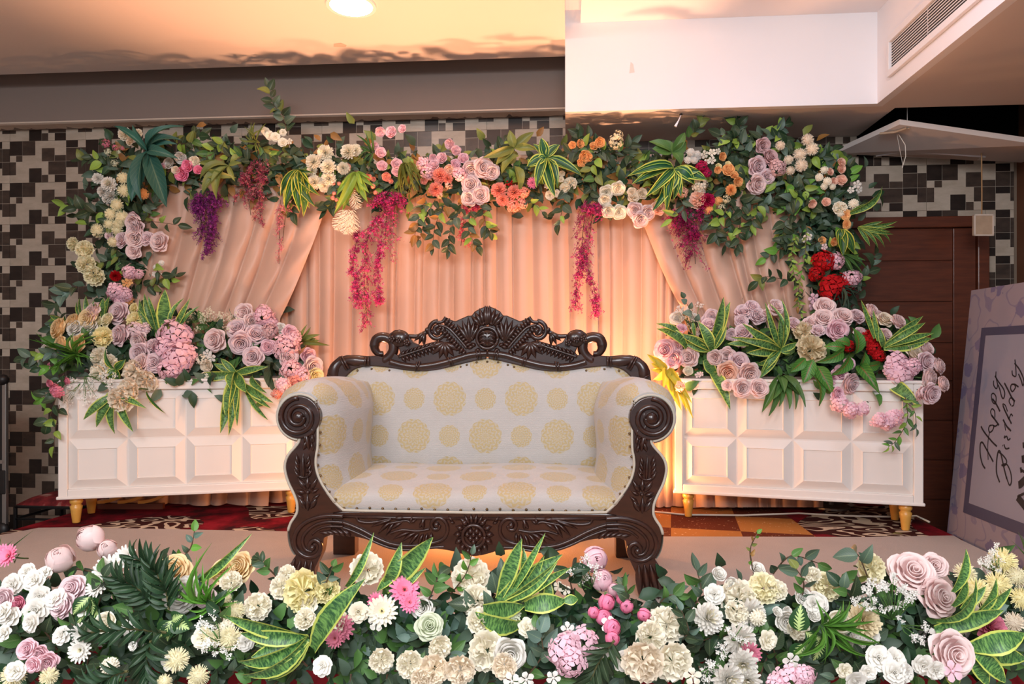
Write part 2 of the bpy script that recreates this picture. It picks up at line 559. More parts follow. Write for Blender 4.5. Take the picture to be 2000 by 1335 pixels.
struct('trim_duct_face', bx(((XV, -1.5, 2.5), (XV + 0.05, YF, 3.2))), MAT['plaster_white'])
struct('wall_left', bx(((XL - 0.1, -1.5, ZF), (XL, YW + 0.1, 3.5))), MAT['plaster_dull'])
struct('wall_right', bx(((XR, -1.5, ZF), (XR + 0.1, YW + 0.1, 3.2))), MAT['brown_paint'])

# back wall: plaster band above, mosaic of tiles below
wall = struct('wall_back', bx(((XL, YW, ZF), (XR, YW + 0.1, 3.5))), MAT['grout'])
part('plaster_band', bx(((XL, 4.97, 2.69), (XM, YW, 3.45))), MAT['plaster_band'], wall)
cm = MB()
rows = []
for i in range(160):
    x = XL + (XM - XL) * i / 159
    e = 2.712 + 0.004 * math.sin(i * 1.7) * random.random() - 0.006 * random.random()
    rows.append([(x, YW - 0.006, e - .012), (x, YW - 0.03, e - .020), (x, 4.985, 2.684), (x, 4.964, 2.69), (x, 4.966, 2.70)])
cm.grid(rows)
part('caulk_strip', cm, MAT['caulk'], wall)
O = at_y(20, 276.8, YW)
UW, UH = 0.607, 0.3144
cx = [(c - 107) / 835 * UW for c in (107, 177, 247, 320, 390, 460, 532, 602, 665, 727, 793, 858, 942)]
rz = [(r - 250) / 432 * UH for r in (250, 325, 400, 465, 531, 603, 682)]
PIECES = [(0, 2, 0, 2, 'k'), (2, 4, 0, 2, 'd'), (1, 2, 2, 3, 'd'), (5, 7, 1, 3, 'd'), (7, 9, 2, 3, 'd'), (6, 9, 3, 5, 'd'), (3, 5, 4, 6, 'k'),
          (5, 6, 5, 6, 'd'), (7, 9, 5, 6, 'k'), (0, 1, 3, 5, 'd'), (11, 12, 3, 5, 'd'), (9, 11, 0, 1, 'k'), (9, 11, 1, 3, 'd'), (11, 12, 1, 3, 'd'), (9, 11, 3, 4, 'k')]
DOOR_X0, DOOR_X1, DOOR_Z = 1.80, 2.838, 1.932
tiles = []
def proj(p):
    v = Vector(p) - Vector((0, 0, CAMZ)); d = v.dot(FV)
    return 1000 + F * v.dot(RV) / d, HZ - F * v.z / d
i0 = int(math.floor((XL - O.x) / UW)); i1 = int(math.ceil((XR - O.x) / UW))
j0 = int(math.floor((O.z - 2.75) / UH)) - 1; j1 = int(math.ceil((O.z - ZF) / UH))
for i in range(i0, i1):
    for j in range(j0, j1):
        ox, oz = O.x + i * UW, O.z - j * UH
        lst = [(0.0, UW, 0.0, UH, 'l')] + [(cx[a], cx[b], rz[c], rz[d], k) for a, b, c, d, k in PIECES]
        for xa, xb, za, zb, k in lst:
            x0, x1, z1, z0 = ox + xa, ox + xb, oz - za, oz - zb
            x0, x1, z0, z1 = max(x0, XL), min(x1, XR - 0.02), max(z0, ZF), min(z1, 2.75)
            rects = [(x0, x1, z0, z1)]
            if x1 > DOOR_X0 and x0 < DOOR_X1 and z0 < DOOR_Z:      # the doorway cuts the tiling
                rects = [(x0, min(x1, DOOR_X0), z0, z1), (max(x0, DOOR_X1), x1, z0, z1), (max(x0, DOOR_X0), min(x1, DOOR_X1), max(z0, DOOR_Z), z1)]
            for r in rects:
                if r[1] - r[0] > 0.012 and r[3] - r[2] > 0.012:
                    tiles.append((r, k))
def seen(r):
    px, py = proj(((r[0] + r[1]) / 2, YW, (r[2] + r[3]) / 2))
    ok = (-20 < px < 240 and 225 < py < 560) or (-20 < px < 120 and 225 < py < 1010) or (px < 1110 and 205 < py < 320 and px > -20) or (1640 < px < 1990 and 310 < py < 570)
    return (0 if ok else 1, -(r[1] - r[0]) * (r[3] - r[2]))
tiles.sort(key=lambda q: seen(q[0]))
tmat = {'l': MAT['tile_light'], 'd': MAT['tile_dark'], 'k': MAT['tile_black']}
cache = {}
rest = MB(); rest_idx = []
for n, (r, k) in enumerate(tiles):
    g = 0.0012
    w_, h_ = r[1] - r[0] - 2 * g, r[3] - r[2] - 2 * g
    dp = 0.004 if k == 'l' else 0.0055
    if n < 299:
        key = (round(w_, 3), round(h_, 3), k)
        if key not in cache:
            m = MB(); m.box((-key[0] / 2, -dp, -key[1] / 2), (key[0] / 2, 0.0, key[1] / 2))
            cache[key] = m.mesh('tile', False); cache[key].materials.append(tmat[k])
        part('tile', cache[key], None, wall, M=Matrix.Translation(((r[0] + r[1]) / 2, YW, (r[2] + r[3]) / 2)))
    else:
        rest.box((r[0] + g, YW - dp, r[2] + g), (r[1] - g, YW, r[3] - g)); rest_idx += ['ldk'.index(k)] * 6
o = part('tiles', rest, None, wall, kind='stuff')
for k in 'ldk':
    o.data.materials.append(tmat[k])
o.data.polygons.foreach_set('material_index', rest_idx)

# door in the back wall
dr = empty('door_1', (DOOR_X0, YW, ZF)); dr['kind'] = 'structure'
DH = DOOR_Z - ZF; DW = DOOR_X1 - DOOR_X0
m = bx(((0, -0.05, 0), (0.075, 0.0, DH)), ((DW - 0.075, -0.05, 0), (DW, 0.0, DH)), ((0.075, -0.05, DH - 0.075), (DW - 0.075, 0.0, DH)))
part('door_frame', m, MAT['door_wood'], dr, bevel=0.006)
part('door_leaf', bx(((0.075, -0.012, 0.0), (DW - 0.075, 0.0, DH - 0.075))), MAT['door_wood'], dr)
m = bx(((0.08, -0.03, 0.01), (0.17, -0.012, DH - 0.08)), ((DW - 0.225, -0.03, 0.01), (DW - 0.08, -0.012, DH - 0.08)))
part('stile', m, MAT['door_wood'], dr, bevel=0.003)
zz = [DH - 0.085, DH - 0.30, DH - 0.58, DH - 0.86, DH - 1.12, DH - 1.39, DH - 1.66, DH - 1.93, 0.01]
pm = {}
for a, b in zip(zz, zz[1:]):
    part('door_plank', bx(((0.172, -0.024, b + 0.004), (DW - 0.227, -0.012, a - 0.004))), MAT['door_wood'], dr, bevel=0.003)

# loose ceiling panel hanging in the hole, with its hatch
lp = empty('ceiling_panel', (2.5, 4.84, 2.4), 0, 'loose white ceiling panel hanging tilted in the dark hole at upper right', 'ceiling panel')
def loc(p, o=Vector((2.5, 4.84, 2.4))):
    return Vector(p) - o
cn = [C(1757, 243, 4.40), C(2035, 283, 4.30), at_y(2010, 318, YW - 0.05), at_y(1632, 300, YW - 0.05)]
part('gypsum_board', MB().hexa([loc(p) for p in cn], [loc(p) + Vector((0, 0, 0.032)) for p in cn]), MAT['plaster'], lp)
def onp(u, v, dz=0.0):
    a = cn[0].lerp(cn[1], u); b = cn[3].lerp(cn[2], u)
    return loc(a.lerp(b, v)) + Vector((0, 0, dz))
part('hatch', MB().hexa([onp(.30, .72, -.004), onp(.72, .72, -.012), onp(.72, .93, -.012), onp(.22, .93, -.004)], [onp(.30, .72, .002), onp(.72, .72, .002), onp(.72, .93, .002), onp(.22, .93, .002)]), MAT['plaster_dull'], lp)
hm = MB(); hm.tube([onp(.30, .70, -.012), onp(.74, .70, -.014)], 0.006); hm.tube([onp(.30, .70, -.012), onp(.20, .95, -.012)], 0.004)
part('hatch_rim', hm, MAT['plaster_white'], lp)
sm = MB(); a = onp(.06, .02, -.012); b = onp(-.02, .24, -.012)
sm.tube([a, a.lerp(b, .5) + Vector((.01, 0, -.008)), b], 0.008); sm.tube([a + Vector((.02, 0, 0)), b + Vector((.02, 0, 0))], 0.005)
part('bracket', sm, MAT['old_panel'], lp)
t_ = C(1772, 212, 4.42)
part('hanger_wire', MB().tube([loc(t_) + Vector((0, 0, .06)), loc(C(1772, 243, 4.42))], 0.003), MAT['steel'], lp)
th = MB(); th.tube([loc(C(1755, 262, 4.5)), loc(C(1768, 283, 4.5)), loc(C(1769, 305, 4.5)), loc(C(1762, 328, 4.5))], 0.0025)
th.tube([loc(C(1752, 262, 4.5)), loc(C(1757, 290, 4.5)), loc(C(1764, 326, 4.5))], 0.0012)
part('torn_thread', th, MAT['thread'], lp)

sp_ = empty('hanging_box', C(1919, 440, 4.6), 0, 'small square stained white box hanging on a cord before the door', 'box')
d0 = Vector(sp_.location)
part('box_shell', bx(((-.062, -.012, -.067), (.062, .012, .067))), MAT['old_panel'], sp_, bevel=0.006, M=Matrix.Rotation(A, 4, 'Z'))
part('box_rim', bx(((-.064, -.016, -.069), (-.054, -.01, .069)), ((.054, -.016, -.069), (.064, -.01, .069)), ((-.064, -.016, -.069), (.064, -.01, -.06)), ((-.064, -.016, .06), (.064, -.01, .069))), MAT['caulk'], sp_, M=Matrix.Rotation(A, 4, 'Z'))
part('cord', MB().tube([(-.005, 0, .066), (-.004, 0, .2), C(1917, 299, 4.6) - d0], 0.004), MAT['cord_tan'], sp_)

# ceiling lamp, vent
dl = empty('downlight', at_z(686, 9, 2.95), 0, 'round white glowing downlight in the orange lit left ceiling', 'ceiling light')
part('rim', MB().lathe([(0.118, 0.0), (0.138, 0.0), (0.138, -0.012), (0.118, -0.012)], 36, None, False), MAT['grille'], dl, smooth=False)
em = NT('lamp_glow'); em.b.inputs['Emission Color'].default_value = (1, 0.98, 0.95, 1); em.b.inputs['Emission Strength'].default_value = 25
part('diffuser', MB().lathe([(0.0, -0.010), (0.118, -0.010), (0.118, -0.004), (0.0, -0.004)], 36), em.m, dl, label='glowing white diffuser')

vy0, vy1 = 3.95, 1.9
# the vent stands on the duct face x = XV: its far edge and heights come from the photograph
def at_x(px, py, X):
    d = Vector(RV * ((px - 1000) / F) + FV); t = X / d.x
    return C(px, py, t)
pa, pb = at_x(1744, 80, XV), at_x(1743, 137, XV)
vt = empty('air_vent', (XV, pb.y, pb.z), 0, 'white louvred air vent on the duct face at upper right', 'vent')
H_ = pa.z - pb.z; L_ = pb.y - 2.2
part('backing', bx(((-.004, -L_, 0), (-.001, 0, H_))), MAT['black'], vt)
part('frame', bx(((-.022, -L_, -.035), (-.001, 0.02, 0.004)), ((-.022, -L_, H_ - .004), (-.001, .02, H_ + .035)), ((-.022, 0, 0), (-.001, .025, H_))), MAT['grille'], vt, bevel=0.003)
for k in range(10):
    z = H_ * (k + 0.7) / 10.4
    part('louvre', bx(((-.0075, -L_, z - .0024), (-.0045, 0, z + .0024))), MAT['grille'], vt)
for k in range(3):
    part('mullion', bx(((-.0045, -L_ * (k + .8) / 4 - .002, 0), (-.004, -L_ * (k + .8) / 4 + .002, H_))), MAT['grille'], vt)
# old patches in the plaster
cl_ = bpy.data.objects['ceiling']; df_ = bpy.data.objects['trim_drop_face']
c_ = at_z(663, 88, 2.9495)
m = MB(); m.add([(c_.x - .045, c_.y + .02, 2.9485), (c_.x - .03, c_.y - .02, 2.9485), (c_.x + .02, c_.y - .03, 2.9485), (c_.x + .045, c_.y + .005, 2.9485), (c_.x + .03, c_.y + .03, 2.9485)], [(0, 1, 2, 3, 4)])
part('plaster_patch', m, MAT['plaster_dull'], cl_)
c_ = at_y(1233, 132, YF)
m = MB(); m.add([(c_.x - .012, YF - .0015, c_.z - .035), (c_.x + .02, YF - .0015, c_.z - .03), (c_.x + .012, YF - .0015, c_.z + .02), (c_.x - .004, YF - .0015, c_.z + .035)], [(0, 1, 2, 3)])
part('plaster_patch', m, MAT['plaster'], df_)
# small ceiling hook with tag
hk = empty('ceiling_hook', at_z(1330, 222, 2.5), 0, 'small hook with a white tag hanging under the right soffit', 'hook')
hp = Vector(hk.location)
part('hook_plate', MB().ell((0, 0, -.005), (.01, .01, .006)), MAT['black'], hk)
part('tag', MB().tube([(0, 0, -.008), C(1325, 236, 4.3) - hp, C(1319, 247, 4.3) - hp], [.003, .004, .008]), MAT['plaster_white'], hk)

# ------------------------------------------------------------------ stage and carpets
SX0, SX1, SY0 = -2.80, 2.09, 1.2
st = MB()
c4 = [Vector((-3.12, 5.0, 0)), Vector((-3.1, SY0, 0)), Vector((SX1, SY0, 0)), Vector((SX1, 5.0, 0))]
st.hexa([p + Vector((0, 0, ZF)) for p in (c4[0], c4[1], c4[2], c4[3])], [p + Vector((0, 0, -.012)) for p in c4])
stg = part('stage_platform', st, MAT['velvet'])
tag(stg, 'low red stage platform under the carpets carrying the sofa', 'stage')
pc = [at_z(-40, 1052, 0), at_z(140, 1000, 0), C(180, HZ + 1400 / 4.72, 4.72), C(1720, HZ + 1400 / 4.72, 4.72), Vector((SX1 + .01, 4.9, 0)), at_z(1880, 1052, 0)]
for p in pc:
    p.z = 0
def slab(poly, z0, z1):
    m = MB(); n = len(poly)
    m.add([(p.x, p.y, z0) for p in poly] + [(p.x, p.y, z1) for p in poly], [tuple(range(n)), tuple(range(n, 2 * n))[::-1]] + [((i + 1) % n, i, n + i, n + (i + 1) % n) for i in range(n)])
    return m
tag(part('patterned_carpet', slab(pc, -.010, -.003), MAT['carpet_pattern']), 'red, brown and orange patterned carpet at the back of the stage', 'carpet')
bl = [(-60, 1050), (0, 1045), (75, 1030), (150, 1029), (400, 1034), (560, 1037), (1000, 1042), (1290, 1047), (1700, 1048), (1862, 1045)]
gp = [at_z(x, y, 0) for x, y in bl]
gp += [Vector((SX1 + .012, gp[-1].y - .1, 0)), Vector((SX1 + .012, SY0, 0)), Vector((-3.1, SY0, 0)), Vector((-3.1, gp[0].y - .05, 0))]
tag(part('grey_carpet', slab(gp, -.008, 0.0), MAT['carpet_grey']), 'plain grey beige carpet laid under the sofa at the stage front', 'carpet')
# loose cord and a few fallen leaves on the carpet under the right planter
cd = [at_z(1270, 999, 0), at_z(1340, 1006, 0), at_z(1450, 1007, 0), at_z(1560, 1003, 0), at_z(1650, 1008, 0), at_z(1740, 1010, 0), at_z(1790, 1008, 0), at_z(1815, 1020, 0)]
tag(part('extension_cord', MB().tube([p + Vector((0, 0, .004)) for p in cd], 0.006), MAT['cord_white'], smooth=True), 'pale cord running over the carpet under the right planter', 'cord')

fl_ = empty('fallen_leaf', at_z(1752, 1043, 0.006), 0, 'single fallen green leaf on the carpet by right planter leg', 'leaf')
part('leaf_blade', MB().grid([[(-.03 + .03 * i, y_ * (1 - abs(i - 1) * .9), .004 + .004 * (i == 1)) for i in range(3)] for y_ in (-.012, 0, .012)]), plain('olive_leaf', '#7a7a2e'), fl_, smooth=True)
ps_ = empty('paper_scrap', at_z(1664, 988, 0.004), .3, 'small white paper scrap lying under the right planter', 'paper')
part('sheet', MB().grid([[(-.04, -.02, 0), (0, -.03, .012), (.04, -.015, .002)], [(-.045, .02, .004), (.005, .02, .018), (.05, .025, .0)]]), MAT['white_cloth'], ps_)
ws_ = empty('wooden_slat_stand', at_z(190, 994, 0), A, 'curved wooden slats lying behind the left planter legs', 'stand')
for k in range(3):
    m = MB()
    arc = [(.13 * k + .2 * math.sin(i * .2) , .035 + .11 * (1 - math.cos(i * .2))) for i in range(7)]
    m.grid([[(x_, y_, z_) for x_, z_ in arc] for y_ in (0.0, .05)]); m.grid([[(x_, y_, z_ + .02) for x_, z_ in arc] for y_ in (0.0, .05)]); m.grid([[(x_, 0.0, z_ + h_) for x_, z_ in arc] for h_ in (0, .02)])
    part('slat', m, MAT['leg_wood'], ws_)
part('rail', bx(((.0, .0, 0.0), (.42, .03, .036))), MAT['door_wood'], ws_)

# ------------------------------------------------------------------ backdrop stand with drapes
def dB(px):
    return 4.75 / (1 + math.tan(math.radians(3.0)) * (px - 1000) / F)
def wB(px, z, off=0.0):
    p = C(px, HZ, dB(px) - off); p.z = z
    return p
bs = empty('backdrop_stand', wB(965, 0), 0, 'tall rectangular backdrop stand with a white cloth covered top beam', 'stand')
b0 = Vector(bs.location)
def zat(px, py, off=0.0):
    return CAMZ + (HZ - py) / F * (dB(px) - off)
tb = MB()
rows = []
for i in range(80):
    px = 250 + 1370 * i / 79
    k = 0.012 * math.sin(i * 0.9) + 0.006 * math.sin(i * 2.3)
    rows.append([wB(px, 2.17, .05 + k) - b0, wB(px, 2.29 + k * .4, .055 + k) - b0, wB(px, 2.295 + k * .4, -.04) - b0, wB(px, 2.17, -.05) - b0])
tb.grid(rows)
part('top_beam_cloth', tb, MAT['white_cloth'], bs, smooth=True)
for px in (268, 1622):
    part('post', MB().tube([wB(px, 0.0, -.03) - b0, wB(px, 2.33, -.03) - b0], .022, 10), MAT['steel'], bs)
    part('foot_plate', MB().lathe([(.12, -.001), (.12, .012), (.03, .02)], 20, Matrix.Translation(wB(px, 0, -.03) - b0)), MAT['steel'], bs)
part('crossbar', MB().tube([wB(268, 2.3, -.02) - b0, wB(1622, 2.3, -.02) - b0], .02, 8), MAT['steel'], bs)

def pleats(seed, n_samples, lo, hi, mean, amp):
    r = random.Random(seed)
    edges = [lo]
    while edges[-1] < hi:
        edges.append(edges[-1] + mean * r.choice((0.55, 0.8, 1.0, 1.1, 1.3)))
    amps = [amp * r.uniform(0.55, 1.2) for _ in edges]
    skew = [r.uniform(-.3, .3) for _ in edges]
    xs = [lo + (hi - lo) * i / (n_samples - 1) for i in range(n_samples)]
    out = []
    k = 0
    for x in xs:
        while k + 1 < len(edges) - 1 and x > edges[k + 1]:
            k += 1
        t = (x - edges[k]) / (edges[k + 1] - edges[k])
        t = min(max(t, 0), 1)
        t = t ** (1 + skew[k])
        out.append(amps[k] * (1 - abs(2 * t - 1) ** 2.6))
    return xs, out

xs, hs = pleats(3, 760, 500, 1450, 29, 0.034)
xs2, hs2 = pleats(9, 760, 500, 1450, 64, 0.02)
rows = []
for iz in range(15):
    z = 2.28 - (2.275) * iz / 14
    k = iz / 14
    rows.append([wB(x + 2.5 * math.sin(k * 5 + x * .01), z, h * (0.8 + .3 * k) + h2 * k) - b0 for x, h, h2 in zip(xs, hs, hs2)])
cc = part('centre_drape', MB().grid(rows), MAT['drape'], smooth=True, M=Matrix.Translation(b0))
tag(cc, 'pleated peach drape hanging straight down behind the sofa', 'curtain')

def swag(name, T, B, ctl, seed, mean, label, nfold=150, floor_shift=-20):
    xs, hs = pleats(seed, nfold, 0, 1, mean, 0.044)
    _, h3 = pleats(seed + 5, nfold, 0, 1, mean * 2.2, 0.035)
    rows = []
    NT_ = 40
    for j in range(NT_):
        t = j / (NT_ - 1)
        row = []
        for s, h, h2 in zip(xs, hs, h3):
            tx, ty = T(s); bx_, by_ = B(s)
            if t <= .75:
                q = t / .75
                cx_, cy_ = tx + ctl * (bx_ - tx), ty + .52 * (by_ - ty)
                px = (1 - q) ** 2 * tx + 2 * q * (1 - q) * cx_ + q * q * bx_
                py = (1 - q) ** 2 * ty + 2 * q * (1 - q) * cy_ + q * q * by_
            else:
                q = (t - .75) / .25
                px = bx_ + floor_shift * q; py = by_ + (990 - by_) * q
            px += 1.2 * math.sin(9 * t + 20 * s)
            o = 0.09 + h * (0.55 + .6 * min(1, t / .6)) + h2 * min(1, t * 1.5) + .006 * math.sin(25 * t + 31 * s)
            p = wB(px, zat(px, py, o), o); p.z = max(p.z, 0.006)
            row.append(p - b0)
        rows.append(row)
    o = part(name, MB().grid(rows), MAT['drape'], smooth=True, M=Matrix.Translation(b0))
    return tag(o, label, 'curtain')
swag('side_drape', lambda s: (296 + 346 * s, 318 + 60 * s), lambda s: (232 + 313 * s, 640 - 17 * s), .34, 21, .125, 'peach drape gathered at upper left and swept down to the left planter')
swag('side_drape', lambda s: (1243 + 322 * s, 402 - 60 * s), lambda s: (1347 + 250 * s, 628 + 14 * s), .38, 40, .13, 'peach drape gathered at upper right and swept down to the right planter', floor_shift=12)

# floor lamps behind the sofa
def floor_lamp(px, d, label, energy, spill=None, tilt=0.0, spill_color=(1.0, .43, .15), fwd=12, cone=86, beam_color=(1.0, .46, .235)):
    p = C(px, HZ, d); p.z = 0
    r = empty('stage_lamp', p, 0, label, 'lamp')
    part('lamp_base', MB().lathe([(.07, 0.0), (.07, .015), (.03, .02)], 20), MAT['black'], r)
    part('lamp_housing', MB().lathe([(.05, .03), (.07, .05), (.075, .15), (.062, .15), (.055, .09)], 20), MAT['black'], r)
    lamp('stage_lamp_beam', 'SPOT', (p.x, p.y, .165), energy, beam_color, (PI + math.radians(fwd), math.radians(tilt), 0), spot_size=math.radians(cone), spot_blend=.75, shadow_soft_size=.07)
    lamp('stage_lamp_spill', 'POINT', (p.x, p.y - .02, .165), (energy * SPILL if spill is None else spill), spill_color, shadow_soft_size=.03)
    return r
LAMP_E = 400
floor_lamp(1258, 4.4, 'black floor lamp behind the right arm of the sofa', LAMP_E * .75, 20, tilt=-9)
floor_lamp(655, 4.14, 'black floor lamp behind the left arm of the sofa', LAMP_E, 8, tilt=5)
floor_lamp(960, 4.05, 'black floor lamp behind the middle of the sofa, aimed forwards under the seat', 120, 48, spill_color=(1.0, .42, .15), fwd=86, cone=150, beam_color=(1.0, .30, .06))

# ------------------------------------------------------------------ carved sofa
P0 = C(925, HZ, 2.95); P0.z = 0
sofa = empty('carved_sofa', P0, A - math.radians(2.2), 'ornate dark carved wooden sofa with cream gold medallion upholstery, centre of stage', 'sofa')
S0 = 474.6
def fp(px, py):
    return ((px - 925) / S0, 1 - (py - 690) / S0)
S1 = 392.0
def bp(px, py):
    return ((px - 952) / S1 + .012, 1 - (py - 690) / S1)
YB = 0.615

def leafb(mb, x, z, ang, ln, wd, h, y0, bend=0.0):
    """a carved leaf: a long half lens lying on the plane y = y0"""
    rows = []
    nt, nu = 8, 5
    ca, sa = math.cos(ang), math.sin(ang)
    for i in range(nt):
        t = i / (nt - 1)
        w_ = wd * max(0.02, math.sin(PI * min(1, t ** .75 * .97 + .02))) / 2
        b = bend * ln * t * t
        row = []
        for k in range(nu):
            u = 2 * k / (nu - 1) - 1
            lx, lz = t * ln, u * w_ + b
            hh = h * (1 - u * u) * (math.sin(PI * (t * .85 + .12)))
            row.append((x + lx * ca - lz * sa, y0 - hh, z + lx * sa + lz * ca))
        rows.append(row)
    mb.grid(rows)

def spiral(c, R, r1, turns, a0, sgn, n=40):
    out = []
    for i in range(n):
        t = i / (n - 1)
        r = R + (r1 - R) * t
        a = a0 + sgn * turns * 2 * PI * t
        out.append((c[0] + r * math.cos(a), c[1] + r * math.sin(a)))
    return out

def tube2(mb, pts, r, y0, n=8):
    mb.tube([(x, y0, z) for x, z in pts], r, n)

def smooth_path(pts, n=6):
    out = []
    P = [pts[0]] + list(pts) + [pts[-1]]
    for i in range(1, len(P) - 2):
        for k in range(n):
            t = k / n
            q = []
            for d in range(2):
                p0, p1, p2, p3 = P[i - 1][d], P[i][d], P[i + 1][d], P[i + 2][d]
                q.append(.5 * ((2 * p1) + (-p0 + p2) * t + (2 * p0 - 5 * p1 + 4 * p2 - p3) * t * t + (-p0 + 3 * p1 - 3 * p2 + p3) * t ** 3))
            out.append(tuple(q))
    out.append(tuple(pts[-1]))
    return out

IDF = lambda x, y, z: (x, y, z)
OUTER = [(560, 815), (572, 826), (580, 838), (583, 850), (581, 864), (572, 876), (563, 886), (556, 898), (553, 912), (555, 928), (561, 946), (570, 964), (577, 982), (578, 1000), (573, 1012), (565, 1024), (560, 1040), (561, 1060), (566, 1077), (573, 1088)]
FOOT = [(566, 1098), (556, 1115), (548, 1138), (541, 1163), (603, 1163), (606, 1135), (611, 1113), (618, 1098), (624, 1085), (627, 1070), (629, 1053)]
INNER = [(643, 1047), (648, 1004), (667, 1001), (655, 988), (640, 970), (627, 952), (618, 935), (613, 920), (611, 905), (612, 890), (615, 870), (615, 820), (613, 803), (606, 788), (595, 777), (581, 772), (566, 778)]
OUT_S = smooth_path(OUTER, 3); IN_S = smooth_path(INNER[2:], 3)
def arm_panel(sg):
    def f(px, py):
        x, z = fp(px, py)
        return (sg * x, z)
    poly = [f(*p) for p in OUT_S] + [f(*p) for p in FOOT] + [f(*p) for p in INNER[:2]] + [f(*p) for p in IN_S]
    if sg < 0:
        poly = poly[::-1]
    m = MB()
    m.prism(poly[::-1], IDF, 0.0, 0.065)
    c = f(581, 815)
    ring = [(c[0] + .0885 * math.cos(2 * PI * k / 40), c[1] + .0885 * math.sin(2 * PI * k / 40)) for k in range(40)]
    m.prism(ring[::-1], IDF, -0.012, 0.05)
    # the foot swells forward
    return part('arm_panel', m, MAT['carved'], sofa, bevel=0.007, seg=3)
def arm_carving(sg, pan):
    def f(px, py):
        x, z = fp(px, py)
        return (sg * x, z)
    m = MB()
    c = f(581, 815)
    tube2(m, spiral(c, .080, .022, 1.75, PI / 2 if sg > 0 else PI / 2, sg * 1.0, 60), .011, -.014)
    m.ell((c[0], -.014, c[1]), (.026, .02, .026), None, 12, 8)
    def leaf(px, py, deg, ln, wd, h=.014, bend=0.0):
        x, z = f(px, py)
        a = math.radians(deg)
        if sg < 0:
            a = PI - a; bend = -bend
        leafb(m, x, z, a, ln / S0, wd / S0, h, 0.0, bend)
    # acanthus down the upper band (written for the left arm; angles counter clockwise)
    for px, py, dg, ln, wd in [(606, 858, 118, 60, 16), (600, 880, 100, 40, 12), (596, 826, 95, 34, 14), (604, 812, 120, 30, 12),
                               (590, 852, 75, 22, 9), (590, 866, 75, 22, 9), (589, 880, 72, 22, 9), (609, 850, 100, 20, 8), (609, 866, 100, 20, 8), (608, 882, 100, 20, 8)]:
        leaf(px, py, dg, ln, wd)
    # plume
    for i, (dx, dy) in enumerate([(0, 0), (-1, -9), (-2, -18), (-2, -27)]):
        leaf(583 + dx, 934 + dy, 140 - 6 * i, 22, 9, .013, -.25)
        leaf(595 + dx * .3, 934 + dy, 40 + 6 * i, 20, 8, .013, .25)
    leaf(590, 938, 92, 52, 8)
    tube2(m, [f(*p) for p in smooth_path([(571, 918), (578, 930), (590, 934), (600, 930), (602, 922), (596, 921)])], .005, -.003)
    # flower and lower leaves
    x, z = f(598.5, 962.5); m.ell((x, -.004, z), (.009, .012, .009), None, 10, 6)
    for px, py, dg, ln, wd in [(598, 957, 92, 26, 12), (594, 958, 125, 30, 12), (603, 958, 60, 28, 11), (593, 965, 160, 20, 10), (604, 964, 28, 18, 9),
                               (593, 996, 118, 30, 12), (603, 996, 62, 30, 12), (590, 978, 140, 22, 10), (606, 980, 42, 22, 9), (598, 1000, 92, 34, 10)]:
        leaf(px, py, dg, ln, wd)
    # mouldings sweeping round the big curl
    for r, pts in [(.010, [(668, 1010), (640, 1009), (612, 1014), (588, 1026), (574, 1044), (571, 1064), (580, 1081), (596, 1090), (612, 1088), (622, 1077), (622, 1064), (613, 1057), (604, 1061), (601, 1070), (605, 1076)]),
                   (.007, [(668, 1022), (640, 1021), (616, 1026), (598, 1038), (588, 1052), (588, 1066), (595, 1077), (606, 1080)]),
                   (.005, [(668, 1030), (640, 1030), (620, 1035), (606, 1046)])]:
        tube2(m, [f(*p) for p in smooth_path(pts)], r, -.002)
    x, z = f(607, 1072); m.ell((x, -.004, z), (.014, .014, .014), None, 10, 6)
    # fluted foot
    for px, py, dg, ln, wd in [(572, 1094, 250, 76, 15), (583, 1097, 256, 72, 15), (594, 1098, 262, 70, 15), (605, 1098, 267, 68, 15)]:
        leaf(px, py, dg, ln, wd, .02)
    for px, py, dg in [(652, 1046, 150), (662, 1047, 140), (672, 1049, 132), (682, 1050, 128), (642, 1045, 160)]:
        leaf(px, py, dg, 24, 9, .012, .2)
    part('arm_carving', m, MAT['carved'], pan, smooth=True)
for sg in (1, -1):
    arm_carving(sg, arm_panel(sg))

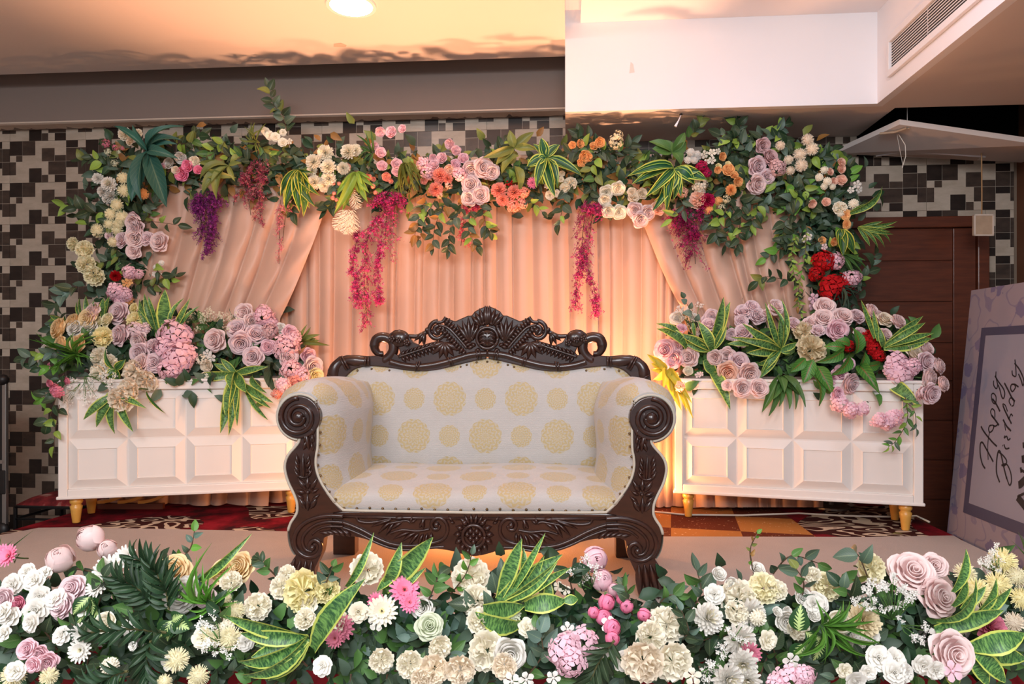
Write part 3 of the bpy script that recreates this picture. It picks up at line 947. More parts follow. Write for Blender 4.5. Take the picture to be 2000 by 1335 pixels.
APR = [(643, 1047), (689, 1051), (715, 1057), (740, 1066), (765, 1073), (785, 1076), (810, 1075), (835, 1073), (860, 1074), (885, 1078), (905, 1084), (925, 1087)]
AP = smooth_path(APR, 3)
poly = [fp(640, 1001)] + [fp(*p) for p in AP] + [fp(1850 - x, y) for x, y in AP[::-1][1:]] + [fp(1210, 1001)]
rail = part('front_rail', MB().prism(poly[::-1], IDF, 0.006, 0.06), MAT['carved'], sofa, bevel=0.005)
m = MB()
for sg in (1, -1):
    def f(px, py):
        x, z = fp(px, py)
        return (sg * x, z)
    def leaf(px, py, deg, ln, wd, h=.014, bend=0.0):
        x, z = f(px, py); a = math.radians(deg)
        if sg < 0:
            a = PI - a; bend = -bend
        leafb(m, x, z, a, ln / S0, wd / S0, h, 0.006, bend)
    tube2(m, [f(*p) for p in smooth_path([(640, 1021), (668, 1023), (700, 1035), (735, 1053), (765, 1064), (800, 1067), (835, 1063), (862, 1055), (873, 1040), (872, 1024), (862, 1013), (850, 1013), (842, 1022), (846, 1033), (855, 1033), (858, 1026)])], .008, .003)
    tube2(m, [f(*p) for p in smooth_path([(640, 1030), (668, 1033), (700, 1045), (735, 1062), (765, 1072), (800, 1075), (840, 1070), (868, 1068)])], .006, .003)
    tube2(m, [f(*p) for p in [(640, 1010), (760, 1012), (925, 1013)]], .006, .003)
    x, z = f(852, 1025); m.ell((x, .002, z), (.013, .014, .013), None, 10, 6)
    # leafy stems
    for pts, r in [([(694, 1011), (700, 1020), (725, 1022), (764, 1014)], .006), ([(760, 1043), (785, 1036), (815, 1038), (838, 1034)], .005), ([(752, 1025), (790, 1018), (800, 1022)], .005)]:
        tube2(m, [f(*p) for p in smooth_path(pts)], r, .003)
    for px, py, dg, ln, wd, bd in [(765, 1015, 195, 46, 9, .1), (762, 1020, 215, 36, 9, .15), (768, 1022, 232, 32, 9, .1), (790, 1012, 180, 28, 10, .1), (800, 1022, 30, 16, 8, 0), (800, 1022, 70, 16, 8, 0),
                                   (818, 1032, 60, 26, 9, 0), (826, 1034, 92, 26, 8, 0), (812, 1040, 205, 36, 9, .15), (818, 1042, 222, 34, 9, .15), (826, 1043, 240, 30, 9, .15), (834, 1042, 256, 26, 9, .1), (842, 1040, 268, 22, 8, 0),
                                   (800, 1040, 195, 38, 9, .15), (785, 1020, 205, 30, 9, .15)]:
        leaf(px, py, dg, ln, wd, .016, bd)
    # half wreath of the middle medallion
    for k in range(6):
        a = math.radians(120 + k * 25)
        px, py = 925 + 24 * math.cos(a), 1046 - 24 * math.sin(a)
        leaf(px, py, math.degrees(a) + 20, 17, 13, .02)
    for k in range(3):
        leaf(925 - 3 - 5 * k, 1024, 98 + 20 * k, 22, 9, .014)
    leaf(884, 1018, 130, 14, 8); leaf(888, 1022, 160, 12, 7)
cx_, cz_ = fp(925, 1047)
tube2(m, [(cx_ + .046 * math.cos(2 * PI * k / 32), cz_ + .046 * math.sin(2 * PI * k / 32)) for k in range(33)], .008, .0)
for dz, n, w_ in ((.022, 2, 15), (.008, 3, 14), (-.008, 2, 15), (-.022, 1, 16)):
    for k in range(n):
        leafb(m, cx_ + (k - (n - 1) / 2) * .026, cz_ + dz - .014, PI / 2, .03, .026, .016, .004)
part('rail_carving', m, MAT['carved'], rail, smooth=True)

# crest rail
CUP = [(634, 746), (637, 722), (645, 708), (657, 698), (675, 693), (700, 694), (714, 695), (735, 694), (748, 697), (757, 693), (762, 684), (764, 676), (772, 680), (770, 690), (776, 694), (781, 688), (776, 676), (768, 668), (760, 664), (757, 657), (761, 650), (770, 644), (780, 643), (790, 647), (797, 655), (801, 661), (806, 668), (820, 674), (830, 674), (842, 671), (852, 668), (860, 663), (864, 655)]
CMID = [(843, 657), (840, 648), (842, 640), (849, 632), (858, 628), (866, 624), (871, 619), (880, 624), (889, 627), (900, 622), (914, 616), (921, 616), (927, 608), (938, 602), (950, 597)]
CLOW = [(950, 701), (934, 703), (917, 707), (900, 711), (880, 716), (860, 721), (830, 725), (799, 724), (778, 721), (759, 718), (740, 716), (725, 715), (710, 716), (696, 719), (686, 724), (678, 731), (670, 740), (663, 747)]
def crest_half(sg):
    def f(p):
        x, z = bp(*p)
        return ((x - .012) * sg + .012, z)
    low = smooth_path(CLOW, 2)
    poly = [f(p) for p in CUP] + [f(p) for p in [(868, 640)] + CMID[6:]] + [f(p) for p in low]
    m = MB()
    m.prism(poly[::-1] if sg > 0 else poly, IDF, YB, YB + .05)
    return m
cm_ = MB(); cm_.merge(crest_half(1)); cm_.merge(crest_half(-1))
crest = part('crest_rail', cm_, MAT['carved'], sofa, bevel=.005)
m = MB()
for sg in (1, -1):
    def f(px, py):
        x, z = bp(px, py)
        return ((x - .012) * sg + .012, z)
    def leaf(px, py, deg, ln, wd, h=.016, bend=0.0):
        x, z = f(px, py); a = math.radians(deg)
        if sg < 0:
            a = PI - a; bend = -bend
        leafb(m, x, z, a, ln / S1, wd / S1, h, YB, bend)
    # hook beside the flower dome and its tail
    hk_ = smooth_path([(720, 706), (742, 706), (757, 698), (766, 684), (765, 668), (757, 661), (745, 658), (734, 661), (729, 671), (730, 682), (737, 690), (746, 690)])
    m.tube([(q[0], YB + .02, q[1]) for q in (f(*p) for p in hk_)], [.020] * 8 + [.026] * (len(hk_) - 24) + [.024 - .0008 * i for i in range(16)], 10)
    # plump shoulder with its bands
    sh = smooth_path([(648, 738), (650, 720), (660, 708), (676, 704), (700, 705), (716, 706)])
    m.tube([(q[0], YB + .012, q[1]) for q in (f(*p) for p in sh)], [.026 + .004 * math.sin(i * .35) for i in range(len(sh))], 12)
    for a, b in (((662, 696), (676, 722)), ((666, 695), (681, 719)), ((713, 696), (713, 715)), ((719, 696), (719, 715)), ((638, 732), (664, 745))):
        tube2(m, [f(*a), f(*b)], .006, YB - .014)
    # long lower moulding
    lo = smooth_path([(760, 706), (785, 713), (815, 716), (850, 712), (885, 703), (920, 693), (952, 690)])
    tube2(m, [f(*p) for p in lo], .018, YB + .006, 10)
    for a, b in (((815, 706), (811, 724)), ((820, 705), (816, 723)), ((875, 697), (880, 714)), ((880, 696), (885, 713)), ((930, 684), (934, 702)), ((936, 683), (940, 701))):
        tube2(m, [f(*a), f(*b)], .005, YB - .01)
    # dome with three small flowers
    x, z = f(779, 661); m.ell((x, YB + .01, z), (.052, .03, .045), None, 16, 10)
    for px, py in ((766, 662), (780, 664), (795, 669)):
        x, z = f(px, py)
        for k in range(5):
            a = 2 * PI * k / 5
            m.ell((x + .0105 * math.cos(a), YB - .026, z + .0105 * math.sin(a)), (.008, .008, .008), None, 8, 5)
        m.ell((x, YB - .030, z), (.006, .008, .006), None, 8, 5)
    # feather under the dome
    tube2(m, [f(*p) for p in smooth_path([(778, 697), (805, 688), (835, 678), (848, 673)])], .006, YB - .006)
    for k in range(9):
        t = k / 8
        px, py = 784 + 60 * t, 695 - 20 * t
        leaf(px, py, 62 - 20 * t, 15, 8, .014); leaf(px, py + 1, -52 - 6 * t, 15, 8, .014)
    # spread palmette beside it
    for k in range(6):
        leaf(868, 668, 200 + k * 26, 34, 13, .018)
    # bridge to the scroll, scroll
    tube2(m, [f(*p) for p in smooth_path([(797, 656), (815, 656), (828, 650), (838, 646), (846, 650)])], .012, YB + .015, 8)
    for dg in (200, 225, 250):
        leaf(830, 650, dg, 26, 10, .016, .3)
    x, z = f(834, 644); m.ell((x, YB + .01, z), (.014, .02, .014), None, 10, 6)
    tube2(m, spiral(f(855, 646), .050, .010, 1.6, PI * .5, sg, 50), .012, YB + .004)
    x, z = f(856, 646); m.ell((x, YB, z), (.016, .02, .016), None, 10, 6)
    # big feathers running up from the middle ring
    tube2(m, [f(*p) for p in smooth_path([(856, 634), (875, 640), (895, 660), (912, 680)])], .007, YB - .006)
    for k in range(11):
        t = k / 10
        px, py = 868 + 44 * t, 634 + 46 * t
        leaf(px, py, 50 - 30 * t, 17, 9, .016); leaf(px - 2, py + 3, 205 + 30 * t, 16, 9, .016)
    tube2(m, [f(*p) for p in smooth_path([(871, 619), (864, 628), (852, 629)])], .009, YB)
    # fan leaves to the middle
    for k in range(5):
        leaf(918, 668, 62 + k * 16, 50 - 3 * abs(k - 2), 12, .018)
    for k in range(4):
        leaf(952 - 3 * k - 3, 634 + k, 92 + k * 14, 38 - k * 3, 12, .020)
    for k in range(6):
        a = math.radians(112 + k * 26)
        leaf(951 + 26 * math.cos(a), 660 - 26 * math.sin(a), math.degrees(a) - 60, 12, 9, .016)
x0, z0 = bp(952, 660)
tube2(m, [(x0 + .052 * math.cos(2 * PI * k / 36), z0 + .052 * math.sin(2 * PI * k / 36)) for k in range(37)], .009, YB - .008)
m.ell((x0, YB, z0), (.046, .022, .046), None, 18, 10)
for r in range(4):
    for sg in (-1, 1):
        tube2(m, [(x0 + sg * .004, z0 - .03 + r * .017), (x0 + sg * .02, z0 - .022 + r * .018), (x0 + sg * .038, z0 - .032 + r * .017)], .004, YB - .022)
leafb(m, x0, z0 + .062, PI / 2, .10, .034, .022, YB)
part('crest_carving', m, MAT['carved'], crest, smooth=True)

# upholstery: back, seat, arms (UV in metres so the medallions keep their size)
m = MB()
rows, uvs = [], []
lowp = [bp(*p) for p in CLOW][::-1]
topx = [p[0] for p in lowp]; topz = [p[1] for p in lowp]
nx, nz = 60, 18
for j in range(nz):
    row, uv = [], []
    for i in range(nx):
        x = -.74 + 1.48 * i / (nx - 1)
        tz = float(np.interp(-abs(x - .012) + .012, topx, topz)) + .006
        t = j / (nz - 1)
        z = .40 + (tz - .40) * t
        b = .055 * (max(0, 1 - abs(2 * t - 1) ** 3)) ** .6 * (max(0, 1 - abs(x / .745) ** 6)) ** .5
        row.append((x, YB + .012 - b - .03 * (1 - t), z)); uv.append((x - .006 + .088, z - .78 + .091 + .002))
    rows.append(row); uvs.append(uv)
m.grid(rows, uvs)
part('backrest', m, MAT['fabric'], sofa, smooth=True)
m = MB(); m.box((-.73, YB + .01, .30), (.75, YB + .045, .90))
part('back_board', m, MAT['carved'], sofa)

prof = [(.022, .335), (.012, .352), (.006, .375), (.010, .40), (.026, .420), (.06, .436), (.13, .450), (.25, .462), (.40, .468), (.56, .462), (.62, .44)]
prof = smooth_path(prof, 3)
rows, uvs = [], []
L = 0.0
for k, (y, z) in enumerate(prof):
    if k:
        L += math.hypot(y - prof[k - 1][0], z - prof[k - 1][1])
    row, uv = [], []
    for i in range(50):
        x = -.645 + 1.29 * i / 49
        e = (abs(x) / .645) ** 8
        row.append((x, y + .01 * e, z - .03 * e * min(1, k / 8) + .004 * math.sin(9 * x) * min(1, k / 8))); uv.append((x + .088, L - .02))
    rows.append(row); uvs.append(uv)
m = MB(); m.grid(rows, uvs)
part('seat', m, MAT['fabric'], sofa, smooth=True)
m = MB(); m.tube([(x, .004, z) for x, z in [fp(p[0], p[1]) for p in [(635, 963), (648, 981), (667, 998), (700, 999), (925, 1001), (1150, 999), (1183, 998), (1202, 981), (1215, 963)]]], .006, 8)
part('seat_piping', m, MAT['piping'], sofa, smooth=True)

ARM = [(575, 845), (556, 846), (538, 836), (527, 814), (528, 786), (542, 763), (565, 750), (592, 746), (614, 753), (627, 772), (633, 795), (634, 825), (632, 860), (629, 895), (631, 930), (640, 968), (650, 985)]
AS = smooth_path(ARM, 4)
FRONT = [(581 + 49 * math.cos(math.radians(d)), 815 - 49 * math.sin(math.radians(d))) for d in (250, 225, 200, 178, 155, 132, 110, 90, 68, 48)] + [(614, 800), (617, 825), (617, 860), (613, 895), (615, 925), (641, 968), (650, 985)]
FS = smooth_path(FRONT, 4)
for sg in (1, -1):
    rows, uvs = [], []
    for j in range(13):
        t = j / 12
        y = .012 + .60 * t
        row, uv = [], []
        L = 0
        for k, p in enumerate(AS):
            x, z = fp(*p)
            q = k / (len(AS) - 1)
            pinch = 1 - .10 * max(0, 1 - t / .06)
            cxx, czz = fp(585, 815)
            sc_ = pinch if q < .62 else 1.0
            x2 = cxx + (x - cxx) * sc_; z2 = czz + (z - czz) * sc_
            bulge = .055 * math.sin(PI * min(1, t * 1.1)) * max(0, min(1, (q - .45) / .2))
            ruck = .004 * math.sin(q * 70) * max(0, 1 - t / .25)
            x2 += bulge + (.07 * t if q > .5 else .02 * t); z2 += .012 * math.sin(PI * t) * (1 if .3 < q < .6 else 0) + ruck
            # at the very front the cloth is pulled in to the edge of the wooden panel
            g_ = min(1, t / .10); g_ = g_ * g_ * (3 - 2 * g_)
            fx, fz = fp(*FS[k])
            x2 = fx + (x2 - fx) * g_; z2 = fz + (z2 - fz) * g_
            if k:
                a_ = fp(*AS[k - 1]); L += math.hypot(x - a_[0], z - a_[1])
            row.append((sg * x2, y, z2)); uv.append((y + .03, L))
        rows.append(row); uvs.append(uv)
    m = MB(); m.grid(rows, uvs)
    cap_ = [[(sg * fp(581 + q_ * math.cos(math.radians(d_)), 0)[0], .012, fp(0, 815 - q_ * math.sin(math.radians(d_)))[1]) for d_ in range(262, 34, -12)] for q_ in (36, 46, 50)]
    m.grid(cap_, [[(.3 + .01 * i, .02 * j) for i in range(len(cap_[0]))] for j in range(3)])
    arm = part('arm_pad', m, MAT['fabric'], sofa, smooth=True)
    # pad front lip and outer cover
    m = MB()
    oc = [(p[0] - 3, p[1]) for p in OUT_S if p[1] > 838]
    rows = [[(sg * fp(*p)[0], y, fp(*p)[1]) for p in oc] for y in (.0, .2, .4, .64)]
    m.grid(rows)
    part('side_cover', m, MAT['piping'], sofa, smooth=True)
    m = MB()
    pl_ = [(p[0] - 2, p[1]) for p in OUT_S if p[1] > 830 and p[1] < 1046]
    m.tube([(sg * fp(*p)[0], .002, fp(*p)[1]) for p in pl_], .006, 8)
    ring = [(581 + 44.5 * math.cos(a), 815 - 44.5 * math.sin(a)) for a in [math.radians(d) for d in range(-125, -361, -8)]] if False else [(581 + 44.5 * math.cos(math.radians(d)), 815 - 44.5 * math.sin(math.radians(d))) for d in range(265, 40, -8)]
    inn = [(p[0] + 2, p[1]) for p in IN_S[::-1] if 785 < p[1] < 985]
    m.tube([(sg * fp(*p)[0], .0, fp(*p)[1]) for p in ring + inn], .0055, 8)
    part('arm_piping', m, MAT['piping'], sofa, smooth=True)
m = MB()
for i in range(21):
    x, z = fp(668 + 514 * i / 20, 995.5 + random.uniform(-1.5, 1.5))
    m.ell((x, .012, z), (.0066, .008, .0066), None, 8, 5)
for sg in (1, -1):
    for p in [(619, 800), (621, 822), (622, 845), (621, 870), (618, 890), (617, 910), (622, 930), (630, 948), (640, 962), (652, 977)]:
        x, z = fp(*p); m.ell((sg * x, .004, z), (.0055, .007, .0055), None, 8, 5)
for p in [(697, 722), (725, 719), (760, 722), (900, 715), (912, 711), (931, 706), (952, 705)]:
    x, z = bp(*p)
    for sg in (1, -1):
        m.ell((sg * (x - .012) + .012, YB - .005, z - .003), (.006, .007, .006), None, 8, 5)
part('nail_heads', m, MAT['brass'], sofa, smooth=True, kind='stuff')
for sg in (1, -1):
    part('rear_leg', bx(((sg * .70 - .055, YB - .03, 0), (sg * .70 + .055, YB + .045, .345))), MAT['carved'], sofa, bevel=.004)
part('seat_frame', bx(((-.62, .06, .285), (.62, YB, .335))), MAT['dark_metal'], sofa)

# ------------------------------------------------------------------ two white planter cabinets
def planter(pL, dL, pR, dR, label):
    a = C(pL, HZ, dL); b = C(pR, HZ, dR); a.z = b.z = 0
    W = (b - a).length; rz_ = math.atan2(b.y - a.y, b.x - a.x)
    r = empty('planter_cabinet', a, rz_, label, 'planter')
    z0, z1, D = .16, .83, .36
    part('body', bx(((0, .02, z0), (W, D, z1 - .012))), MAT['paint_white'], r, bevel=.004)
    m = bx(((-.004, -.004, z0), (.045, .03, z1)), ((W - .045, -.004, z0), (W + .004, .03, z1)), ((.045, -.004, z0), (W - .045, .03, z0 + .045)), ((.045, -.004, z1 - .045), (W - .045, .03, z1)))
    m.box((-.012, -.012, z0 - .012), (W + .012, D + .006, z0 + .006))
    part('face_frame', m, MAT['paint_white'], r, bevel=.005)
    m = bx(((-.01, -.01, z1), (W + .01, .05, z1 + .018)), ((-.01, D - .05, z1), (W + .01, D + .01, z1 + .018)), ((-.01, .05, z1), (.05, D - .05, z1 + .018)), ((W - .05, .05, z1), (W + .01, D - .05, z1 + .018)))
    part('top_rim', m, MAT['paint_white'], r, bevel=.005)
    part('liner', bx(((.05, .05, z1 - .02), (W - .05, D - .05, z1 + .03))), MAT['concrete'], r)
    pw = (W - .09) / 4; ph = (z1 - z0 - .09) / 2
    m = MB(); h = .026; b_ = .055
    v = [(0.002, 0, .002), (pw - .002, 0, .002), (pw - .002, 0, ph - .002), (.002, 0, ph - .002)]
    v += [(b_, -h, b_), (pw - b_, -h, b_), (pw - b_, -h, ph - b_), (b_, -h, ph - b_)]
    e = b_ + .003
    v += [(e, -h + .006, e), (pw - e, -h + .006, e), (pw - e, -h + .006, ph - e), (e, -h + .006, ph - e)]
    f = []
    for k in range(4):
        n = (k + 1) % 4
        f += [(k, n, 4 + n, 4 + k), (4 + k, 4 + n, 8 + n, 8 + k)]
    f.append((8, 9, 10, 11))
    m.add(v, f)
    pm_ = m.mesh('panel', False); pm_.materials.append(MAT['paint_white'])
    for i in range(4):
        for j in range(2):
            part('panel', pm_, None, r, M=Matrix.Translation((.045 + i * pw, .021, z0 + .045 + j * ph)))
    lm = MB().lathe([(.020, 0), (.021, .004), (.030, .075), (.034, .098), (.027, .104), (.026, .110), (.034, .118), (.036, .130), (.030, .142), (.026, .150), (.036, .160)], 20).mesh('leg'); lm.materials.append(MAT['leg_wood'])
    for x in (.075, W - .075):
        for y in (.05, D - .05):
            part('leg', lm, None, r, M=Matrix.Translation((x, y, 0)))
    return r
planter(115, 4.18, 592, 4.49, 'white panelled planter cabinet on turned golden legs, left of the sofa')
planter(1319, 4.38, 1802, 4.0, 'white panelled planter cabinet on turned golden legs, right of the sofa')

# front trough under the foreground flowers
tr = empty('flower_trough', C(1000, HZ, 1.94) * 1.0, A, 'long low white trough with red velvet skirt holding the foreground flowers', 'trough')
tr.location.z = 0
part('trough_top', bx(((-1.75, -.10, .245), (1.75, .06, .278))), MAT['paint_white'], tr, bevel=.006)
part('trough_box', bx(((-1.72, -.07, 0.0), (1.72, .05, .245))), MAT['paint_white'], tr)
xs_, hs_ = pleats(77, 300, -1.74, 1.74, .06, .02)
part('velvet_skirt', MB().grid([[(x, -.085 - h * (1 - k * .5), .242 - .242 * (1 - k)) for x, h in zip(xs_, hs_)] for k in (1, .66, .33, 0.01)]), MAT['velvet'], tr, smooth=True)

# ------------------------------------------------------------------ left: flight case and stool
cs = empty('flight_case', C(-60, HZ, 4.55), A, 'slim black equipment case with metal edges at the left picture edge', 'case')
cs.location.z = ZF
ce = (C(9, HZ, 4.55) - C(-60, HZ, 4.55)).length
ct = CAMZ + (HZ - 738) / F * 4.55 - ZF
part('case_body', bx(((-.4, 0, 0), (ce - .012, .05, ct))), MAT['black'], cs)
part('edge_strip', bx(((ce - .014, -.006, .26), (ce + .012, .02, ct)), ((-.4, -.006, ct - .02), (ce + .008, .02, ct + .006)), ((-.4, -.006, .72), (ce, .01, .745))), MAT['steel'], cs, bevel=.003)
part('corner_ball', MB().ell((ce - .01, 0, ct - .01), (.035, .035, .035), None, 12, 8), MAT['dark_metal'], cs, smooth=True)
part('latch', bx(((ce - .03, -.014, .53), (ce + .01, 0, .68))), MAT['dark_metal'], cs, bevel=.004)
part('corner_ball', MB().ell((ce - .01, 0, .30), (.04, .03, .05), None, 12, 8), MAT['dark_metal'], cs, smooth=True)
sl = empty('low_stool', C(30, HZ, 4.75), A + math.radians(-6), 'black metal stool with a worn red patterned cushion behind left planter', 'stool')
sl.location.z = ZF
hz_ = CAMZ + (HZ - 980) / F * 4.75 - ZF
sm = MB()
rows = []
for i in range(11):
    rows.append([(.46 * i / 10, .42 * j / 10, hz_ - .02 + .05 * (max(0, (1 - abs(i / 5 - 1) ** 4) * (1 - abs(j / 5 - 1) ** 4))) ** .5) for j in range(11)])
sm.grid(rows)
cu = NT('worn_red_print'); cu.color(cu.ramp(cu.noise(7, 4, .6, cu.coord('Object')), [(.4, srgb('#5d1f22')), (.55, srgb('#8a2f30')), (.68, srgb('#b8998c'))]))
part('cushion', sm, cu.set(.8, .2), sl, smooth=True)
m = MB()
q = [(.0, .0), (.46, 0), (.46, .42), (0, .42)]
for k in range(4):
    a, b = q[k], q[(k + 1) % 4]
    m.tube([(a[0], a[1], hz_ - .03), (b[0], b[1], hz_ - .03)], .011, 6)
    m.tube([(a[0], a[1], hz_ - .11), (b[0], b[1], hz_ - .11)], .009, 6)
part('seat_frame', m, MAT['dark_metal'], sl)
for a in q:
    part('leg', MB().tube([(a[0], a[1], 0), (a[0], a[1], hz_ - .03)], .012, 6), MAT['dark_metal'], sl)

# ------------------------------------------------------------------ right: leaning birthday board
Yb = 4.23
pt = at_y(1897, 567, Yb); pbm = at_y(1850, 1035, Yb)
vdir = (pt - pbm).normalized(); udir = Vector((0, -1, 0)); ndir = udir.cross(vdir).normalized()
if ndir.x > 0:
    ndir = -ndir
v0 = pbm + vdir * ((ZF - pbm.z) / vdir.z)
bd = empty('party_board', v0, 0, 'leaning lavender floral birthday board with black script lettering, right edge', 'board')
BM = Matrix((( udir.x, vdir.x, ndir.x, 0), (udir.y, vdir.y, ndir.y, 0), (udir.z, vdir.z, ndir.z, 0), (0, 0, 0, 1)))
HB = (pt - v0).length
def buv(px, py):
    d = Vector(RV * ((px - 1000) / F) + FV + Vector((0, 0, (HZ - py) / F)))
    o_ = Vector((0, 0, CAMZ))
    t = (v0 - o_).dot(ndir) / d.dot(ndir)
    q = o_ + d * t - v0
    return q.dot(udir), q.dot(vdir)
m = MB(); WB = 1.5
m.box((0, 0, -.018), (WB, HB, 0.0)); m.uv = [(x / 1.2, y / 1.2) for x, y, z in m.v]
part('foam_board', m, MAT['board'], bd, M=BM)
u0, v1 = buv(1917, 640); u00, v00 = buv(1882, 1000)
u0 = (u0 + u00) / 2
part('printed_border', bx(((u0, v00, 0), (WB - u0, v1, .0015))), MAT['board_frame'], bd, M=BM)
u2, v3 = buv(1926, 655); u22, v22 = buv(1891, 981)
part('printed_panel', bx(((u2, v22, .0012), (WB - u2, v3, .0024))), MAT['board_panel'], bd, M=BM)
zs = 3.814
STROKES = [([(250, 895), (228, 860), (213, 790), (213, 715), (228, 700), (250, 735), (280, 790), (310, 845)], 1.2), ([(218, 580), (240, 620), (275, 665), (310, 705), (337, 730)], 1.2), ([(272, 830), (269, 760), (272, 680), (283, 620)], .7),
           ([(300, 572), (283, 577), (275, 600), (283, 625), (303, 612), (314, 582), (303, 570), (325, 580), (350, 560)], 1), ([(300, 500), (322, 530), (352, 573)], 1.2), ([(320, 528), (300, 505), (290, 470), (303, 450), (320, 470), (322, 515)], .9),
           ([(303, 375), (330, 412), (360, 470)], 1.2), ([(327, 415), (305, 400), (295, 352), (310, 335), (330, 360), (329, 408)], .9),
           ([(312, 240), (313, 275), (333, 300), (342, 270), (330, 215), (330, 172)], .9), ([(322, 205), (350, 250), (385, 300), (396, 340), (385, 374), (371, 355), (360, 310), (345, 270)], 1),
           ([(358, 998), (335, 930), (334, 850), (345, 775), (358, 765), (370, 800), (390, 890), (410, 972)], 1.2), ([(350, 772), (385, 800), (410, 840), (396, 872), (372, 870), (410, 864), (438, 920), (446, 985), (433, 1020), (416, 985), (409, 955)], 1),
           ([(390, 715), (403, 747), (430, 742)], 1), ([(379, 722), (382, 726)], 1.2), ([(398, 650), (392, 667), (410, 655), (420, 682), (438, 670)], 1),
           ([(383, 530), (410, 580), (442, 615)], 1.2), ([(402, 612), (394, 562)], .7), ([(382, 425), (400, 470), (446, 562)], 1.2), ([(415, 500), (425, 525), (442, 490), (455, 505)], .9), ([(384, 430), (382, 414), (400, 425), (416, 470)], .8),
           ([(442, 425), (428, 395), (438, 370), (462, 382), (462, 422), (446, 430)], .9), ([(393, 258), (420, 310), (450, 370), (472, 395)], 1.2), ([(470, 268), (446, 270), (439, 298), (453, 322), (475, 292), (470, 268), (498, 288)], 1),
           ([(450, 165), (454, 198), (478, 207), (478, 150), (471, 83)], .9), ([(468, 110), (500, 150), (526, 200), (540, 250), (530, 277), (519, 240), (498, 190)], 1),
           ([(490, 1107), (540, 1170), (575, 1215)], 4.5), ([(490, 1107), (530, 1086), (575, 1070)], 1.6), ([(505, 1018), (540, 985), (580, 948)], 4.5), ([(518, 906), (550, 925), (580, 948)], 1.6),
           ([(502, 988), (506, 1044)], 1.6), ([(514, 886), (520, 926)], 1.6), ([(527, 798), (530, 852)], 1.6), ([(528, 828), (560, 815)], 4.5), ([(534, 700), (538, 742)], 1.6), ([(536, 722), (570, 742)], 3)]
m = MB()
for pts, wd in STROKES:
    P = [buv(1860 + x / zs, 680 + y / zs) for x, y in (smooth_path(pts, 5) if len(pts) > 2 else pts)]
    hw = .0042 * wd
    l_, r_ = [], []
    for i, p in enumerate(P):
        a = P[max(0, i - 1)]; b = P[min(len(P) - 1, i + 1)]
        tx, ty = b[0] - a[0], b[1] - a[1]; n_ = math.hypot(tx, ty) or 1
        l_.append((p[0] - ty / n_ * hw, p[1] + tx / n_ * hw, .0034)); r_.append((p[0] + ty / n_ * hw, p[1] - tx / n_ * hw, .0034))
    m.grid([l_, r_])
part('lettering', m, MAT['ink'], bd, M=BM, label='black script and serif lettering')
sb = MB(); sb.tube([vdir * 1.2 + ndir * -.02 + udir * .5, Vector((.45, -.5, 0.0))], .015, 6)
part('prop_strut', sb, MAT['steel'], bd)

# ------------------------------------------------------------------ flowers: shapes
def petal_grid(prof, half, nu, nv, ruffle=0.0, ruf_n=5.0, notch=.25, ph=0.0, base=.45, wob=0.0):
    rs = [p[0] for p in prof]; zs_ = [p[1] for p in prof]
    L = np.concatenate([[0], np.cumsum(np.hypot(np.diff(rs), np.diff(zs_)))]); L /= L[-1]
    rows, uv = [], []
    for j in range(nv):
        v = j / (nv - 1)
        row, q = [], []
        for i in range(nu):
            u = 2 * i / (nu - 1) - 1
            vv = v * (1 - notch * abs(u) ** 2.4)
            r = float(np.interp(vv, L, rs)); z = float(np.interp(vv, L, zs_))
            k = vv * vv
            r += ruffle * math.sin(u * ruf_n + ph) * k + wob * u * k
            z += ruffle * math.cos(u * ruf_n * 1.3 + ph * 1.7) * k
            a = u * half * (base + (1 - base) * math.sqrt(vv + 1e-6))
            row.append((r * math.cos(a), r * math.sin(a), z)); q.append(((u + 1) / 2, vv))
        rows.append(row); uv.append(q)
    return MB().grid(rows, uv)

def spiral_heart(R, H, turns, n=46, r0=.02):
    rows, uv = [], []
    prof = [(.75, -.16), (.92, .6 * H), (1.0, H), (1.16, H * .97)]
    for k, (rf, z) in enumerate(prof):
        row, q = [], []
        for i in range(n):
            t = i / (n - 1)
            a = 2 * PI * turns * t
            r = (r0 + (R - r0) * t) * (rf if k < 3 else 1.0) + (.018 if k == 3 else 0)
            r *= 1 + .07 * math.sin(a * 2.6 + 1) * (.3 + t)
            zz = z * (1 - .28 * t) + .022 * math.sin(a * 2.3) if k else z
            row.append((r * math.cos(a), r * math.sin(a), zz)); q.append((t, .25 + .25 * k))
        rows.append(row); uv.append(q)
    return MB().grid(rows, uv)

def tongue(n, r0, r1, w_, curl, cup, nu=3, nv=4, side=0.0):
    """a narrow petal leaving the centre along the unit vector n"""
    n = Vector(n).normalized()
    up = Vector((0, 0, 1))
    s = n.cross(up)
    s = s.normalized() if s.length > 1e-3 else Vector((1, 0, 0))
    b = s.cross(n).normalized()
    rows, uv = [], []
    for j in range(nv):
        v = j / (nv - 1)
        c = n * (r0 + (r1 - r0) * v) + b * (curl * v * v) + s * (side * v * v)
        ww = w_ * (.35 + .65 * math.sin(PI * min(1, .15 + .62 * v))) * (1 if v < .99 else .62)
        row, q = [], []
        for i in range(nu):
            u = 2 * i / (nu - 1) - 1
            row.append(c + s * (u * ww) + b * (cup * u * u)); q.append(((u + 1) / 2, .35 + .65 * v))
        rows.append(row); uv.append(q)
    return MB().grid(rows, uv)

def rotz(a):
    return Matrix.Rotation(a, 4, 'Z')

KINDS = {}
def kind(name, parts):
    """parts: (part name, MB, [matrices], colour factor or rgb)"""
    KINDS[name] = dict(parts=[(pn, mb, Ms, cf) for pn, mb, Ms, cf in parts], mesh={}, merged=None)

